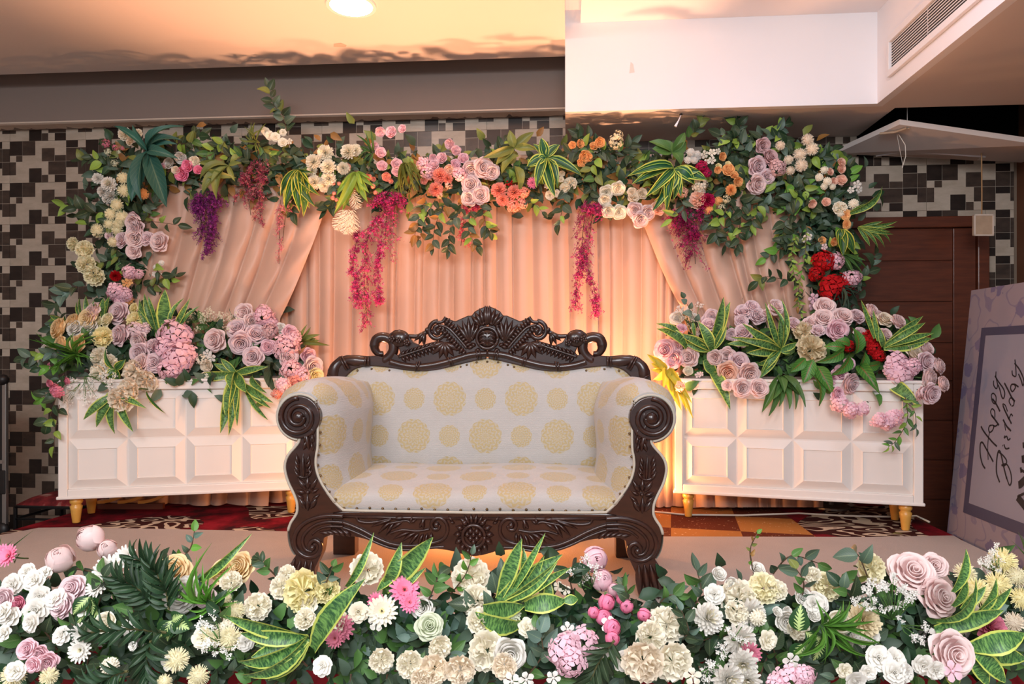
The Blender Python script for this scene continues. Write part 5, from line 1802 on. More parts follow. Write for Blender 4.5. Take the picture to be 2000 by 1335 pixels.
leaf_mass('trough_greenery', 'dark filler greenery under the foreground flowers along the trough', [(-30, 1245), (300, 1245), (650, 1255), (1000, 1250), (1300, 1250), (1700, 1240), (2030, 1235)], 2100, 44, 'front', .10, ['deep', 'dark', 'grey', 'dark', 'mid'], seed=6, jit=(70, 105))

leaf_mass('trough_greenery', 'dark filler greenery rising behind the foreground flowers along the trough top', [(-30, 1180), (300, 1195), (650, 1215), (1000, 1215), (1300, 1215), (1700, 1195), (2030, 1180)], 1200, 38, 'front', .03, ['deep', 'dark', 'grey', 'mid', 'blue'], seed=16, jit=(70, 44))

# ------------------------------------------------------------------ blooms, cluster by cluster
Z = (150, 220, 5.714)
bed('top', 'behind the teal leaves at top left corner', *Z, 'pe cr 540 240 140;pe cr 680 230 100;pe tc 590 320 90')
bed('top', 'atop the left column', *Z, 'cl dp 330 350 110;cl dp 430 385 80;cl dp 510 395 60;cl gw 345 440 90;cl gw 300 530 60;cl gw 425 565 90;cl gw 470 440 60')
bed('top', 'left of the teal leaves', *Z, 'mu wh 240 735 120;mu wh 365 800 170;mu wh 300 880 130;mu wh 390 930 150;mu wh 340 960 110')
bed('top', 'below the teal leaves, left column', *Z, 'po yc 520 730 130;po yc 535 870 150;po or 740 905 120;po yc 450 1030 140;po yc 510 1165 140;po yc 380 1130 130;po yc 350 1240 120;po yc 465 1245 120;po yc 230 1300 130')
bed('top', 'in the nosegay right of the teal leaves', *Z, 'ra wh 1020 565 130;ra wh 1155 505 130;ra cr 1315 545 120;ra pk 1230 595 135;ra pk 1165 685 155;ra pk 1350 635 100;ra lp 960 590 70;ra tc 1100 640 90')
Z = (100, 430, 5.714)
bed('top', 'at the outer edge of the left column', *Z, 'pe yc 240 265 150;pe yc 370 320 185;pe yc 385 490 200;pe yc 480 620 210')
bed('top', 'in the middle of the left column', *Z, 'po yc 520 125 140;po yc 650 40 120;po yc 690 240 115;po yc 740 110 120;po yc 770 20 110')
bed('top', 'in the left column beside the drape', *Z, 'ro mv 930 100 205;ro mv 780 215 165;ro bl 935 200 205;ro mv 1065 200 150;ro bl 1200 240 205;ro bl 915 345 160;ro mv 640 165 90;ro dr 910 -10 150;ro bl 905 30 170')
bed('top', 'low in the left column', *Z, 'hy lp 880 580 170;hy lp 985 600 110;hy lp 730 800 210;hy lp 830 830 170;hy lp 770 900 150')
bed('top', 'low in the left column under the roses', *Z, 'mu rd 720 620 120;bl or 840 700 110;bl or 880 690 80;po or 860 890 110;gl wh 1230 475 66;gl wh 1170 525 66;bl wh 1200 590 75;bl wh 1150 600 60')
Z = (480, 220, 5.714)
bed('top', 'below the tall sprig on the garland', *Z, 'ga cr 220 210 105;ga cr 270 255 105;ga cr 330 270 110;ga cr 410 330 110;ga cr 415 220 80;bl cr 490 320 70')
bed('top', 'in the cream ring over the left drape knot', *Z, 'mu cr 890 445 170;mu cr 760 555 165;mu cr 1150 440 170;mu cr 1230 420 130;mu cr 925 610 170;mu cr 930 740 165;mu cr 770 780 165;mu cr 880 815 140;mu cr 1090 620 140;mu cr 740 650 120')
bed('top', 'over the lime leaf tuft', *Z, 'ra co 1130 605 85;ra co 1365 720 80;ra co 1570 715 100;ra co 1425 742 55;ra co 1620 765 55')
bed('top', 'around the lime leaf tuft', *Z, 'bu co 1040 790 50;bu co 980 790 50;bu co 985 900 55;bu co 970 950 60;bu co 1012 970 50;bu co 1420 820 65;bu co 1445 890 55')
bed('top', 'left of the purple strand, upper garland', *Z, 'ra sp 1500 215 110;ra sp 1620 215 130;ra sp 1745 178 95;ra sp 1440 370 90;ra sp 1505 440 120;ra sp 1520 590 120;ra sp 1685 570 125;ra sp 1690 650 120')
bed('top', 'hanging under the lime leaf tuft', *Z, 'br cr 1220 960 180;br cr 1140 1210 230;br cr 1070 1190 210;br cr 1200 1200 210', -.05)
Z = (800, 220, 5.714)
bed('top', 'in the middle of the garland', *Z, 'ra sp 445 350 115;ra sp 520 420 110;ra sp 355 505 125;ra sp 260 505 90;ra lp 600 505 120;ra lp 515 570 115;ra sp 270 580 125;ra ap 445 640 125')
bed('top', 'in the middle of the garland under the ranunculus', *Z, 'hy lp 150 570 150;hy lp 200 660 170;mu co 340 705 170;mu co 420 735 120;ra co 160 760 80;hy lp 560 690 170;mu co 290 855 160;cl ap 430 810 100;cl ap 340 920 80')
bed('top', 'in the white centre cluster of the garland', *Z, 'ro bl 690 640 195;ro bl 830 610 215;ro bl 920 660 165;ro bl 680 800 195;ro bl 790 915 195;ro bl 660 950 165')
bed('top', 'right of the white centre roses', *Z, 'mu co 1000 870 180;mu co 1170 890 165;mu co 1040 970 140;hy co 1280 890 120;hy co 1150 1035 150;hy co 1250 1010 140;da pk 1370 785 130;be rd 1110 790 90;be rd 900 740 50')
bed('top', 'below the yellow edged leaves', *Z, 'ga cr 1700 680 70;ga cr 1690 745 70;pe cr 1790 790 150;pe cr 1730 835 110;ga cr 1565 920 110;ga cr 1640 900 90;bl wh 1530 820 60')
Z = (1080, 220, 5.714)
bed('top', 'right of the yellow edged leaves', *Z, 'ra or 215 360 85;ra or 310 345 95;ra or 455 370 95;ra or 525 330 115;ra or 360 490 140;ra or 320 555 100;ra or 405 500 90')
bed('top', 'standing above the garland', *Z, 'cl yc 690 330 190;cl yc 720 260 130')
bed('top', 'right of the broad dark leaves', *Z, 'gl wh 1535 440 92;gl wh 1605 462 86;gl wh 1510 525 92;gl wh 1580 532 82;bl cr 1690 465 95;bl cr 1775 445 85;bl cr 1840 430 70;bl cr 1775 530 85;bl cr 1715 550 70')
bed('top', 'above the right drape knot', *Z, 'ra or 1895 490 95;ra or 1950 635 115;ra le 1850 600 75;ra le 1955 570 65;ra or 1840 640 80')
bed('top', 'beside the striped leaves', *Z, 'hy mg 1660 600 130;hy mg 1710 670 120;mu mg 1720 980 170;mu rd 1670 1040 110;hy cr 1640 800 170;hy cr 1640 870 120;pe ap 1620 970 190;po or 1730 1080 110;hy ap 1440 890 130')
bed('top', 'in the cream row left of striped leaves', *Z, 'ro cr 600 890 150;ro cr 730 850 150;ro cr 580 975 130;ro cr 620 1100 140;ro cr 740 1110 150;ro tc 900 940 120;ro tc 1000 900 115;ro tc 880 880 95')
bed('top', 'at the right drape knot', *Z, 'ro bl 910 1090 165;ro bl 1060 1120 165;ro bl 980 1195 170;ro ap 1180 1060 150')
Z = (1380, 220, 5)
bed('top', 'in the mauve cluster at upper right corner', *Z, 'ro dr 555 320 140;ro dr 625 430 160;ro mv 500 525 180;ro mv 600 625 135;ro bl 500 700 180;hy dr 690 540 170')
bed('top', 'near the upper right corner', *Z, 'po tc 985 265 115;po tc 1030 355 120;po tc 910 410 125;po tc 925 515 120;po tc 720 320 90;po tc 800 460 90;po tc 815 565 90')
bed('top', 'left of the mauve roses', *Z, 'ra or 215 555 115;ra or 270 605 80;ra or 310 675 95;mu or 235 755 110;po or 115 865 90;po or 20 940 80;cl yc 190 850 90;cl yc 150 920 80')
bed('top', 'at the top of the right column', *Z, 'ra ap 1320 480 85;ra ap 1320 545 95;ra ap 1210 575 75;ra ap 1315 655 105;ra ap 1245 670 75;ra ap 1035 890 85;ra ap 1170 870 85;gl cr 1150 560 80;gl cr 1100 630 80;gl cr 1180 670 85;gl cr 1150 718 72;gl cr 1230 722 65')
bed('top', 'on the right shoulder of the right column', *Z, 'bl wh 1470 700 80;bl wh 1490 750 70;bl wh 1410 755 65;pe cr 1305 930 130;gl cr 1435 890 100;gl cr 1310 985 80')
bed('top', 'in the middle of the right column', *Z, 'ra or 1130 1245 75;ra or 1250 1260 85;ga or 1370 1090 100;bl wh 990 1210 80;bl wh 960 1240 60')
Z = (1300, 440, 2.857)
bed('top', 'low in the right column', *Z, 'hy rd 880 200 125;hy rd 840 270 85;hy rd 920 350 150;hy rd 985 335 130;hy lp 945 200 100;hy lp 1040 295 100;bl lp 825 405 60;bl lp 905 410 55;bl lp 820 450 50;ga or 1005 -60 60;bl bl 885 120 40')

Z = (30, 560, 4.603)
bed('left', 'on the left planter, outer left end', *Z, 'ro pe 380 370 180;ro pe 510 315 155;ro pe 640 285 160;ro pe 400 515 145;ro pe 550 515 175;ro wh 530 360 150;ro wh 655 350 150;ro wh 270 570 120')
bed('left', 'on the left planter, back row of outer end', *Z, 'ro bl 690 220 175;ro mv 920 230 185;ro yc 820 290 125;ro yc 740 315 95')
bed('left', 'on the left planter, left half', *Z, 'pe le 1080 305 160;pe le 780 450 180;ro le 1060 190 90')
bed('left', 'on the left planter, left of the big hydrangea', *Z, 'ro mv 930 435 180;hy mv 1075 395 170;ro bl 1105 490 165;ro mv 1225 530 130;ro mv 1105 595 165;ro bl 1125 680 150;ro mv 1245 680 160;hy mv 1150 385 130')
bed('left', 'drooping over the left planter front', *Z, 'pe cr 750 620 165;pe cr 840 690 155;pe cr 745 780 185;pe tc 1060 770 225;pe tc 1180 850 190;pe tc 1015 925 210;pe tc 940 1020 220')
bed('left', 'on the left planter, in the middle', *Z, 'hy lp 1440 440 300;hy lp 1360 560 230;hy lp 1470 640 320;hy lp 1400 740 230;hy sp 1540 620 210;hy lp 1450 340 150')
bed('left', 'at the left end of the left planter', *Z, 'ra dp 310 870 80;hy dp 390 930 130;ra dp 460 850 90;bl dp 300 720 85;ra dp 350 900 80')
Z = (350, 560, 4.603)
bed('left', 'in the right rose cluster of left planter', *Z, 'ro mv 520 370 170;ro mv 555 510 195;ro mv 690 425 180;ro mv 660 630 170;ro bl 315 480 185;ro bl 660 310 140;ro bl 580 235 160')
bed('left', 'above the right end of the left planter', *Z, 'hy lp 760 260 190;hy lp 830 330 130;hy dr 815 400 150;hy sp 960 540 240;hy sp 1020 470 170;ro wh 920 370 95;ro bl 990 630 160;ro sp 800 540 130;ro sp 1165 620 130;ro sp 1000 410 130')
bed('left', 'at the sofa end of left planter', *Z, 'hy sp 1010 740 200;hy sp 1110 810 170;ro bl 1210 720 170;hy sp 930 880 140;hy co 1060 850 150;ro le 1230 800 140;hy co 880 960 100')
bed('left', 'on the left planter, right of the big hydrangea', *Z, 'bl wh 255 600 80;bl wh 290 635 85;ra tc 245 710 110;cl cr 200 660 110;cl cr 240 800 90')

Z = (1260, 560, 4.944)
bed('right', 'at the left end of right planter by the sofa', *Z, 'ro sp 190 610 200;ro sp 285 690 165;ro bl 415 680 175;ro sp 290 580 130;ro sp 255 740 120;hy ap 340 960 100')
bed('right', 'at the left end of right planter, upper tip', *Z, 'ro wh 300 300 125;ro lp 350 395 95;ro wh 470 290 90;cl cr 430 280 100')
bed('right', 'at left end of right planter', *Z, 'ra cr 415 810 95;ra bl 470 945 100;bl bl 510 850 60;bl bl 540 840 50;bl le 350 920 60;bl le 320 985 60;bl le 300 850 60')
bed('right', 'on the right planter behind the left sword leaves', *Z, 'ro mv 640 280 130;ro mv 615 350 130;ro mv 830 460 110;ro mv 590 310 90')
bed('right', 'on the right planter between the sword leaf tufts', *Z, 'ro mv 1040 190 140;ro mv 950 240 165;ro mv 1090 275 155;ro mv 930 325 120;ro bl 1270 190 150;ro mv 940 440 175;ro mv 925 520 120;ro bl 1180 250 90')
bed('right', 'in the lower left cluster of right planter', *Z, 'ro bl 670 685 140;ro bl 785 665 155;ro mv 910 720 195;ro ap 800 830 195;ro bl 1010 840 205;ro bl 940 980 170;ro bl 1100 975 175;ro bl 790 950 100')
Z = (1540, 560, 4.17)
bed('right', 'along the top of the right planter', *Z, 'ro bl 300 160 160;ro bl 285 255 160;ro bl 445 240 160;ro mv 560 235 125;ro sp 405 350 165;ro bl 195 290 130;ro bl 685 195 120;ro tc 790 260 125;ro bl 740 240 100;ro bl 900 280 125;ro mv 590 375 105;ro bl 795 390 110;ro mv 50 300 115;ro mv 240 350 100')
bed('right', 'on the right planter, in the middle', *Z, 'pe tn 130 365 180;pe tn 190 500 225')
bed('right', 'on the right planter among the green leaves', *Z, 'hy rd 490 480 110;hy rd 660 420 140;hy rd 690 500 130;hy rd 730 560 110')
bed('right', 'at the right end of the right planter', *Z, 'hy lp 860 620 210;hy lp 900 710 210;hy lp 830 700 150;hy lp 1010 650 140')
bed('right', 'overhanging the right end of the right planter', *Z, 'ro tc 1030 530 150;ro bl 1130 500 125;ro mv 1130 610 150;ro bl 1230 640 130;ro bl 1150 745 165;ro bl 1265 790 125;ro mv 1170 870 160;ro mv 1080 870 110')
bed('right', 'over the right planter front', *Z, 'ro lp 345 770 140;ro lp 425 705 125;ro mv 510 790 165;ro lp 405 875 115;ro lp 500 620 90')
bed('right', 'hanging over the right planter front', *Z, 'hy lp 420 950 150;hy lp 500 1000 140;hy lp 600 990 120;hy lp 730 1075 140;hy lp 850 1060 160;hy lp 800 1110 120;bl sp 120 800 70')

Z = (0, 875, 2.857)
bed('front', 'at the left edge of the foreground', *Z, 'da pk 50 600 120;da pk 15 575 80;ra dp 95 865 80;ro mv 20 840 110')
bed('front', 'standing tall at the foreground left', *Z, 'bu bl 500 500 165;bu bl 600 560 120;bu bl 335 615 170')
bed('front', 'in the white left foreground cluster', *Z, 'ga wh 70 760 120;ga wh 190 735 120;ga wh 220 830 125;ga wh 310 840 120;ga wh 200 905 140;ga wh 20 910 110;ga wh 60 940 110;ga wh 20 1030 90;ga wh 150 690 100;ga wh 250 690 80')
bed('front', 'in the foreground left of the palm frond', *Z, 'da wh 610 680 160;da wh 700 610 135;da wh 550 770 140;da wh 460 1030 120;da wh 450 1125 125')
bed('front', 'in the foreground right of the palm frond', *Z, 'ro pe 970 680 165;ro pe 1245 680 125;ro pe 1335 660 145;ro wh 1010 820 185;ro mv 1140 830 110;ro mv 400 780 130;ro mv 340 880 130')
bed('front', 'in the foreground left of the sword leaves', *Z, 'pe le 1690 800 225;pe cr 1570 770 130;pe cr 1440 880 140;pe le 1825 790 130;pe cr 1600 700 100;pe cr 1290 740 110;pe cr 1700 950 110')
bed('front', 'low in the left foreground corner', *Z, 'ro sp 150 1120 100;ro sp 215 1150 90;ro sp 265 1195 100;ro sp 180 1210 80;po yc 80 1260 125;po yc 275 1270 90')
bed('front', 'in the foreground under the palm fronds', *Z, 'po yc 1180 1040 145;po yc 1285 1060 125;po yc 985 1180 125;po yc 1110 1270 120;po yc 920 1300 80;po yc 1310 910 110;po yc 1250 840 80;po yc 1270 965 90')
bed('front', 'in the foreground beside the left sword leaves', *Z, 'da dp 1900 1000 150;da dp 1870 1060 100;ga wh 1370 1080 100;ga wh 740 1100 60')
Z = (650, 875, 2.857)
bed('front', 'in the foreground before the sofa', *Z, 'pe cr 190 670 170;pe cr 770 710 200;pe cr 800 850 165;pe cr 820 960 140;pe cr 860 1130 200')
bed('front', 'low in the foreground below the sofa', *Z, 'pe tc 560 1235 160;pe tc 710 1240 160;pe cr 430 1205 140;pe tc 490 1290 110;pe cr 600 1110 120;ro gw 540 990 140;ro wh 990 1150 170;ro wh 500 890 120')
bed('front', 'in the foreground between the sword leaf tufts', *Z, 'da pk 400 790 165;da pk 430 860 110;da cr 275 910 160;da pk 240 850 90')
bed('front', 'in the foreground right of the sword leaves', *Z, 'bu sp 1465 620 165;bu sp 1505 735 140;bu sp 1570 790 90;bl cr 1260 770 60;bl cr 1300 790 55')
bed('front', 'in the hot pink cluster of the foreground', *Z, 'bu pk 1530 860 105;bu pk 1455 915 75;bu pk 1510 940 105;bu pk 1560 1000 110;bu pk 1560 1060 95;bu pk 1640 880 90;bu pk 1735 930 85;bu pk 1610 840 70')
bed('front', 'in the foreground below the pink buds', *Z, 'hy lp 1290 1120 200;hy lp 1400 1090 190;hy lp 1330 1190 170;bl wh 1310 1010 80;bl wh 1510 1130 80;bl wh 1230 1280 80;bl wh 1000 1300 100;bl wh 1080 1290 90')
bed('front', 'in the foreground right of the pink buds', *Z, 'pe cr 1870 980 185;pe cr 1780 1050 165;pe tc 1730 1195 220;pe cr 1900 1195 200;pe cr 1810 960 120')
Z = (1300, 875, 2.857)
bed('front', 'in the cream cluster of the right foreground', *Z, 'pe cr 410 840 200;pe yc 550 780 165;pe cr 620 790 110;pe yc 900 770 150;pe cr 820 710 90;pe yc 1150 670 155')
bed('front', 'in the right foreground', *Z, 'ra wh 300 700 80;ra wh 370 760 80;ra wh 515 670 80;ra wh 770 830 90;ra wh 850 860 120;ra wh 680 970 120;ra wh 625 910 55;ra wh 680 910 55;ra wh 830 930 70')
bed('front', 'in the white right foreground column', *Z, 'mu wh 230 950 175;mu wh 470 920 165;mu wh 410 1065 180;mu wh 430 1200 165;mu wh 340 1285 180;mu wh 460 1290 140')
bed('front', 'in the foreground beside the white chrysanthemums', *Z, 'da dp 475 1140 115;hy lp 700 1290 170;hy lp 770 1260 130;hy lp 620 1320 120;bl cr 150 1270 100')
bed('front', 'at the foreground right', *Z, 'ro bl 1380 690 220;ro bl 1500 655 130;ro bl 1525 830 205;ro bl 1605 1150 225')
bed('front', 'in the foreground between the big blush roses', *Z, 'mu tn 1100 960 180;daX dp 0 0 0'.replace(';daX dp 0 0 0', ''))
bed('front', 'at the right edge of the foreground', *Z, 'mu dp 1800 1000 170;po le 1880 630 145;po yc 1670 700 120;po le 1850 760 135;po le 1735 800 145;po yc 1960 720 110;po le 1985 840 120;po tc 1940 970 110;po tc 1640 990 90')
bed('front', 'low in the right foreground row', *Z, 'ga wh 1190 1170 140;ga wh 1280 1180 130;ga wh 1280 1250 130;ga wh 1340 1255 110;ga wh 1440 1210 120;ga wh 1510 1240 110;ga wh 1150 1050 90;ga wh 1060 1300 120;ga wh 1130 1250 90;ga cr 1000 1240 90')

bed('front', 'low among the left foreground leaves', 0, 0, 1, 'ga wh 60 1215 40;ga wh 120 1240 36;ra cr 205 1215 40;bl wh 250 1225 32;gl cr 215 1300 36;bl wh 330 1295 34;ga cr 395 1245 40;gl cr 440 1225 36;ga wh 30 1310 38;bl wh 165 1190 30')
bed('front', 'low among the middle foreground leaves', 0, 0, 1, 'ga cr 600 1180 44;pe cr 655 1215 48;ga wh 630 1300 40;bl wh 735 1215 34;ga cr 700 1195 40;pe cr 745 1290 46;ga wh 905 1310 42;gl gw 1000 1200 36;ga cr 1030 1225 38;bl wh 1190 1220 34;ga wh 1215 1290 40;pe tc 985 1300 46')
bed('front', 'low among the right foreground leaves', 0, 0, 1, 'ga wh 1395 1160 40;pe cr 1440 1195 46;gl cr 1480 1205 34;ga cr 1500 1250 40;bl wh 1545 1290 34;ga wh 1590 1180 38;ra cr 1640 1215 44;gl wh 1675 1250 34;bl wh 1830 1240 32;ga cr 1900 1200 42;pe cr 1560 1225 44;bl lp 1860 1310 40')
# ------------------------------------------------------------------ leafy plants
P_ = 'leaf plant'
leaf_plant('teal_leaf_plant', 'large teal green strap leaf plant at the top left corner', P_, (790, 430), [(410, 120, 75), (620, 140, 80), (1130, 110, 90), (1120, 260, 130), (1095, 330, 100), (1090, 485, 120), (605, 990, 190), (690, 980, 150), (1000, 1045, 200)], 150, 220, 5.714, 'top', 'leaf', 'lance', .25, 'teal', -.1)
leaf_plant('broad_leaf_plant', 'yellow green broad leaf tuft beside the pink nosegay, upper left', P_, (1690, 590), [(1360, 555, 90), (1345, 720, 110), (1750, 715, 100, 1400, 690), (1380, 895, 130), (1530, 950, 110), (1400, 640, 90), (1840, 560, 60), (1760, 760, 60)], 150, 220, 5.714, 'top', 'leaf', 'lance', .28, 'olive', -.08)
leaf_plant('yellow_edged_leaf_plant', 'yellow edged leaf tuft hanging left of the cream flowers, upper garland', P_, (590, 640), [(740, 665), (370, 915), (430, 1040), (440, 1090), (540, 880), (590, 1085), (660, 1130), (750, 1040), (795, 915), (690, 1040), (480, 960), (430, 780)], 480, 220, 5.714, 'top', 'drac', 'lance', .24, 'mid', -.09)
leaf_plant('lime_leaf_tuft', 'lime green narrow leaf tuft hanging above the feathery blooms', P_, (1235, 660), [(1010, 920), (1000, 1110), (1100, 1000), (1380, 900), (1360, 1000), (1250, 900), (1150, 880), (1440, 830), (1060, 800), (1120, 780), (1200, 820), (1300, 840), (1340, 760), (1400, 740), (1170, 740), (1270, 770), (1050, 870), (1310, 930), (1080, 1090)], 480, 220, 5.714, 'top', 'leaf', 'lance', .2, 'lime', -.08)
leaf_plant('olive_leaf_branch', 'olive branch with long pointed leaves rising over the garland middle', P_, (1165, 395), [(1115, 195, 100), (1385, 215, 110), (965, 565, 110), (830, 500, 100), (1420, 400, 90), (1010, 665, 110, 1220, 480), (1240, 880, 110, 1165, 590), (1060, 430, 80)], 800, 220, 5.714, 'top', 'leaf', 'lance', .3, 'olive', -.07)
leaf_plant('yellow_edged_leaf_plant', 'yellow edged leaf tuft right of the white centre roses', P_, (1520, 500), [(1470, 280, 120), (1670, 350, 110), (1310, 590, 130), (1410, 820, 120), (1495, 795, 120), (1620, 935, 130), (1660, 820, 100), (1915, 690, 130), (1380, 345, 70), (1420, 540, 100)], 800, 220, 5.714, 'top', 'host', 'lance', .3, 'mid', -.11)
leaf_plant('broad_leaf_plant', 'broad dark green leaves at the garland top, right of middle', P_, (1330, 440), [(1110, 400, 150), (1480, 215, 110), (1440, 565, 150), (1080, 310, 110), (1500, 330, 120), (1250, 300, 100)], 1080, 220, 5.714, 'top', 'leaf', 'lance', .35, 'mid', -.05)
leaf_plant('striped_leaf_plant', 'white striped hosta like leaf plant above the right drape knot', P_, (1350, 625), [(860, 670, 120), (890, 775, 110), (1060, 915, 110), (1120, 1090, 130), (1260, 1085, 110), (1360, 965, 100), (1430, 930, 100), (1590, 780, 150), (1715, 745, 150), (1640, 650, 110), (1180, 980, 110), (1330, 800, 80)], 1080, 220, 5.714, 'top', 'host', 'lance', .28, 'mid', -.12)
leaf_plant('sword_leaf_plant', 'single upright sword leaf on the right column shoulder', P_, (1380, 985), [(1755, 735, 75), (1600, 880, 50)], 1380, 220, 5, 'top', 'sans', 'sword', .15, 'mid', -.06)
leaf_plant('spiky_leaf_plant', 'spiky narrow leaf tuft pointing right beside the door', P_, (1480, 1120), [(1870, 1068, 40), (1840, 1112, 36), (1830, 1190, 36), (1825, 1245, 40), (1760, 1295, 40), (1720, 1060, 36), (1800, 1160, 34), (1600, 1300, 40), (1690, 1310, 36), (1750, 1220, 30)], 1380, 220, 5, 'top', 'sans', 'sword', .1, 'mid', -.05)
leaf_plant('yellow_edged_leaf_plant', 'yellow edged leaf pair hanging in the middle of right column', P_, (985, 20), [(990, 168, 55), (1052, 155, 55), (1030, 110, 50), (1000, 60, 40), (960, 90, 45)], 1300, 440, 2.857, 'top', 'drac', 'lance', .3, 'mid', -.08)
leaf_plant('narrow_leaf_tuft', 'dark narrow leaf tuft arching down the right column edge', P_, (985, 165), [(1115, 195, 16), (1130, 240, 16), (1100, 270, 16), (1060, 300, 18), (1090, 160, 18), (1050, 220, 22), (1030, 260, 20)], 1300, 440, 2.857, 'top', 'leaf', 'lance', .15, 'mid', -.05)
S_ = 'sword leaf plant'
leaf_plant('sword_leaf_plant', 'light sword leaf tuft at the back of left planter, outer end', S_, (690, 300), [(575, 95, 45, 600, 270), (632, 80, 50, 650, 270), (845, 85, 70, 800, 270), (790, 100, 55, 780, 270), (700, 125, 50, 720, 270), (300, 255, 45, 470, 320), (545, 130, 30, 590, 290)], 30, 560, 4.603, 'left', 'sans', 'sword', .2, 'mid', -.02)
leaf_plant('sword_leaf_plant', 'tall sword leaf tuft at the back of left planter, behind the hydrangea', S_, (1330, 420), [(1345, 25, 125, 1335, 420), (1358, 195, 75, 1355, 420), (1150, 60, 60, 1260, 390), (1100, 110, 60, 1240, 390), (1195, 85, 60, 1280, 380), (1100, 200, 55, 1210, 400), (1485, 95, 50, 1400, 380), (1565, 110, 50, 1430, 380), (1640, 165, 45, 1470, 400)], 30, 560, 4.603, 'left', 'sans', 'sword', .2, 'mid', -.02)
leaf_plant('sword_leaf_plant', 'sword leaf tuft fanned downwards over the left planter front', S_, (900, 960), [(600, 1188, 85), (715, 1258, 90), (870, 1318, 100), (1055, 1303, 90), (1165, 1082, 60), (800, 1010, 80)], 30, 560, 4.603, 'left', 'sans', 'sword', .2, 'mid', -.02)
leaf_plant('yellow_edged_leaf_plant', 'small yellow edged leaf tuft amid the cream peonies of left planter', P_, (900, 740), [(815, 800, 70), (845, 850, 80), (930, 850, 70), (985, 655, 70), (800, 560, 60), (1340, 1138, 26, 1180, 940)], 30, 560, 4.603, 'left', 'drac', 'lance', .3, 'mid', -.07)
leaf_plant('sword_leaf_plant', 'yellow edged sword leaf tuft hanging over left planter beside sofa arm', S_, (510, 780), [(125, 800, 90), (310, 690, 70), (370, 640, 60), (785, 715, 70), (370, 1312, 110), (450, 1322, 80), (520, 1245, 60), (410, 1150, 110), (795, 1198, 60, 600, 930), (830, 1040, 80, 590, 880), (820, 1090, 60, 600, 900), (600, 945, 100), (440, 885, 90), (755, 950, 70, 660, 790)], 350, 560, 4.603, 'left', 'sans', 'sword', .2, 'mid', -.05)
leaf_plant('narrow_leaf_tuft', 'narrow green leaf tuft pointing right behind the sofa corner', P_, (1090, 500), [(1140, 340, 30), (1180, 365, 30), (1255, 425, 50), (1260, 480, 50), (1330, 520, 45), (1200, 430, 40), (1230, 460, 40), (1080, 390, 40)], 350, 560, 4.603, 'left', 'leaf', 'lance', .2, 'olive', .05)
leaf_plant('broad_leaf_plant', 'dark broad leaves between the two rose clusters of left planter', P_, (420, 520), [(330, 330, 80), (480, 470, 80), (470, 640, 80), (330, 600, 70), (380, 420, 70)], 350, 560, 4.603, 'left', 'leaf', 'lance', .4, 'dark', .02)
leaf_plant('broad_leaf_plant', 'dark shiny leaves at the right end of left planter', P_, (850, 680), [(790, 760, 70), (920, 760, 80), (830, 830, 70), (730, 650, 70), (800, 900, 80), (860, 960, 90)], 350, 560, 4.603, 'left', 'leaf', 'lance', .4, 'dark', -.02)
leaf_plant('sword_leaf_plant', 'left sword leaf tuft standing on the right planter', S_, (640, 610), [(760, 100, 110), (820, 145, 110), (788, 338, 90), (530, 338, 110), (460, 320, 40, 480, 470), (135, 385, 110, 400, 590), (125, 345, 60, 330, 450), (330, 450, 90), (380, 545, 80), (430, 470, 70), (510, 500, 90), (820, 1135, 120, 640, 830), (685, 862, 110, 580, 700)], 1260, 560, 4.944, 'right', 'sans', 'sword', .2, 'mid', -.05)
leaf_plant('sword_leaf_plant', 'middle sword leaf tuft standing on the right planter', S_, (1300, 610), [(1160, 155, 60), (1240, 140, 55), (1347, 118, 70), (1310, 265, 60), (950, 362, 90), (868, 485, 80), (990, 640, 90), (800, 545, 60, 1000, 560), (1480, 540, 70), (1080, 765, 90), (1110, 880, 80), (1120, 830, 80), (1400, 640, 60)], 1260, 560, 4.944, 'right', 'sans', 'sword', .2, 'mid', -.05)
leaf_plant('lamp_tinted_leaf_tuft', 'leaf tuft tinted lamp yellow, hanging at the left end of right planter', P_, (210, 800), [(90, 900, 90), (180, 960, 90), (260, 1010, 80), (340, 1172, 80), (400, 1160, 70), (460, 1245, 60), (60, 740, 80), (20, 650, 70), (120, 830, 90), (300, 1080, 80), (430, 1080, 80), (60, 800, 60), (100, 700, 70)], 1260, 560, 4.944, 'right', 'leaf', 'lance', .25, 'yellow', -.04)  # lamp glow is put into the yellow leaf colour
leaf_plant('broad_leaf_plant', 'drooping green leaf fan over the right planter front, left of middle', P_, (1300, 860), [(1135, 1198, 90), (1200, 1243, 80), (1300, 1152, 80), (1400, 1172, 90), (1485, 1142, 80), (1562, 1132, 80), (1510, 1050, 90), (1240, 1080, 90), (1350, 1000, 90)], 1260, 560, 4.944, 'right', 'leaf', 'lance', .26, 'mid', -.05)
leaf_plant('red_ribbed_leaf_plant', 'broad green leaf plant with reddish ribs on the right planter', P_, (520, 560), [(545, 330, 100, 545, 545), (370, 725, 100, 490, 550), (530, 740, 100, 620, 520), (250, 622, 90, 440, 500), (730, 838, 100, 570, 640), (355, 862, 110, 235, 640), (120, 785, 110, 200, 590), (20, 690, 90, 140, 580), (300, 480, 90, 460, 500), (280, 945, 90, 170, 710), (390, 430, 80, 500, 480), (760, 620, 90, 620, 640), (745, 965, 80, 670, 850)], 1540, 560, 4.17, 'right', 'redrib', 'lance', .3, 'mid', -.09)
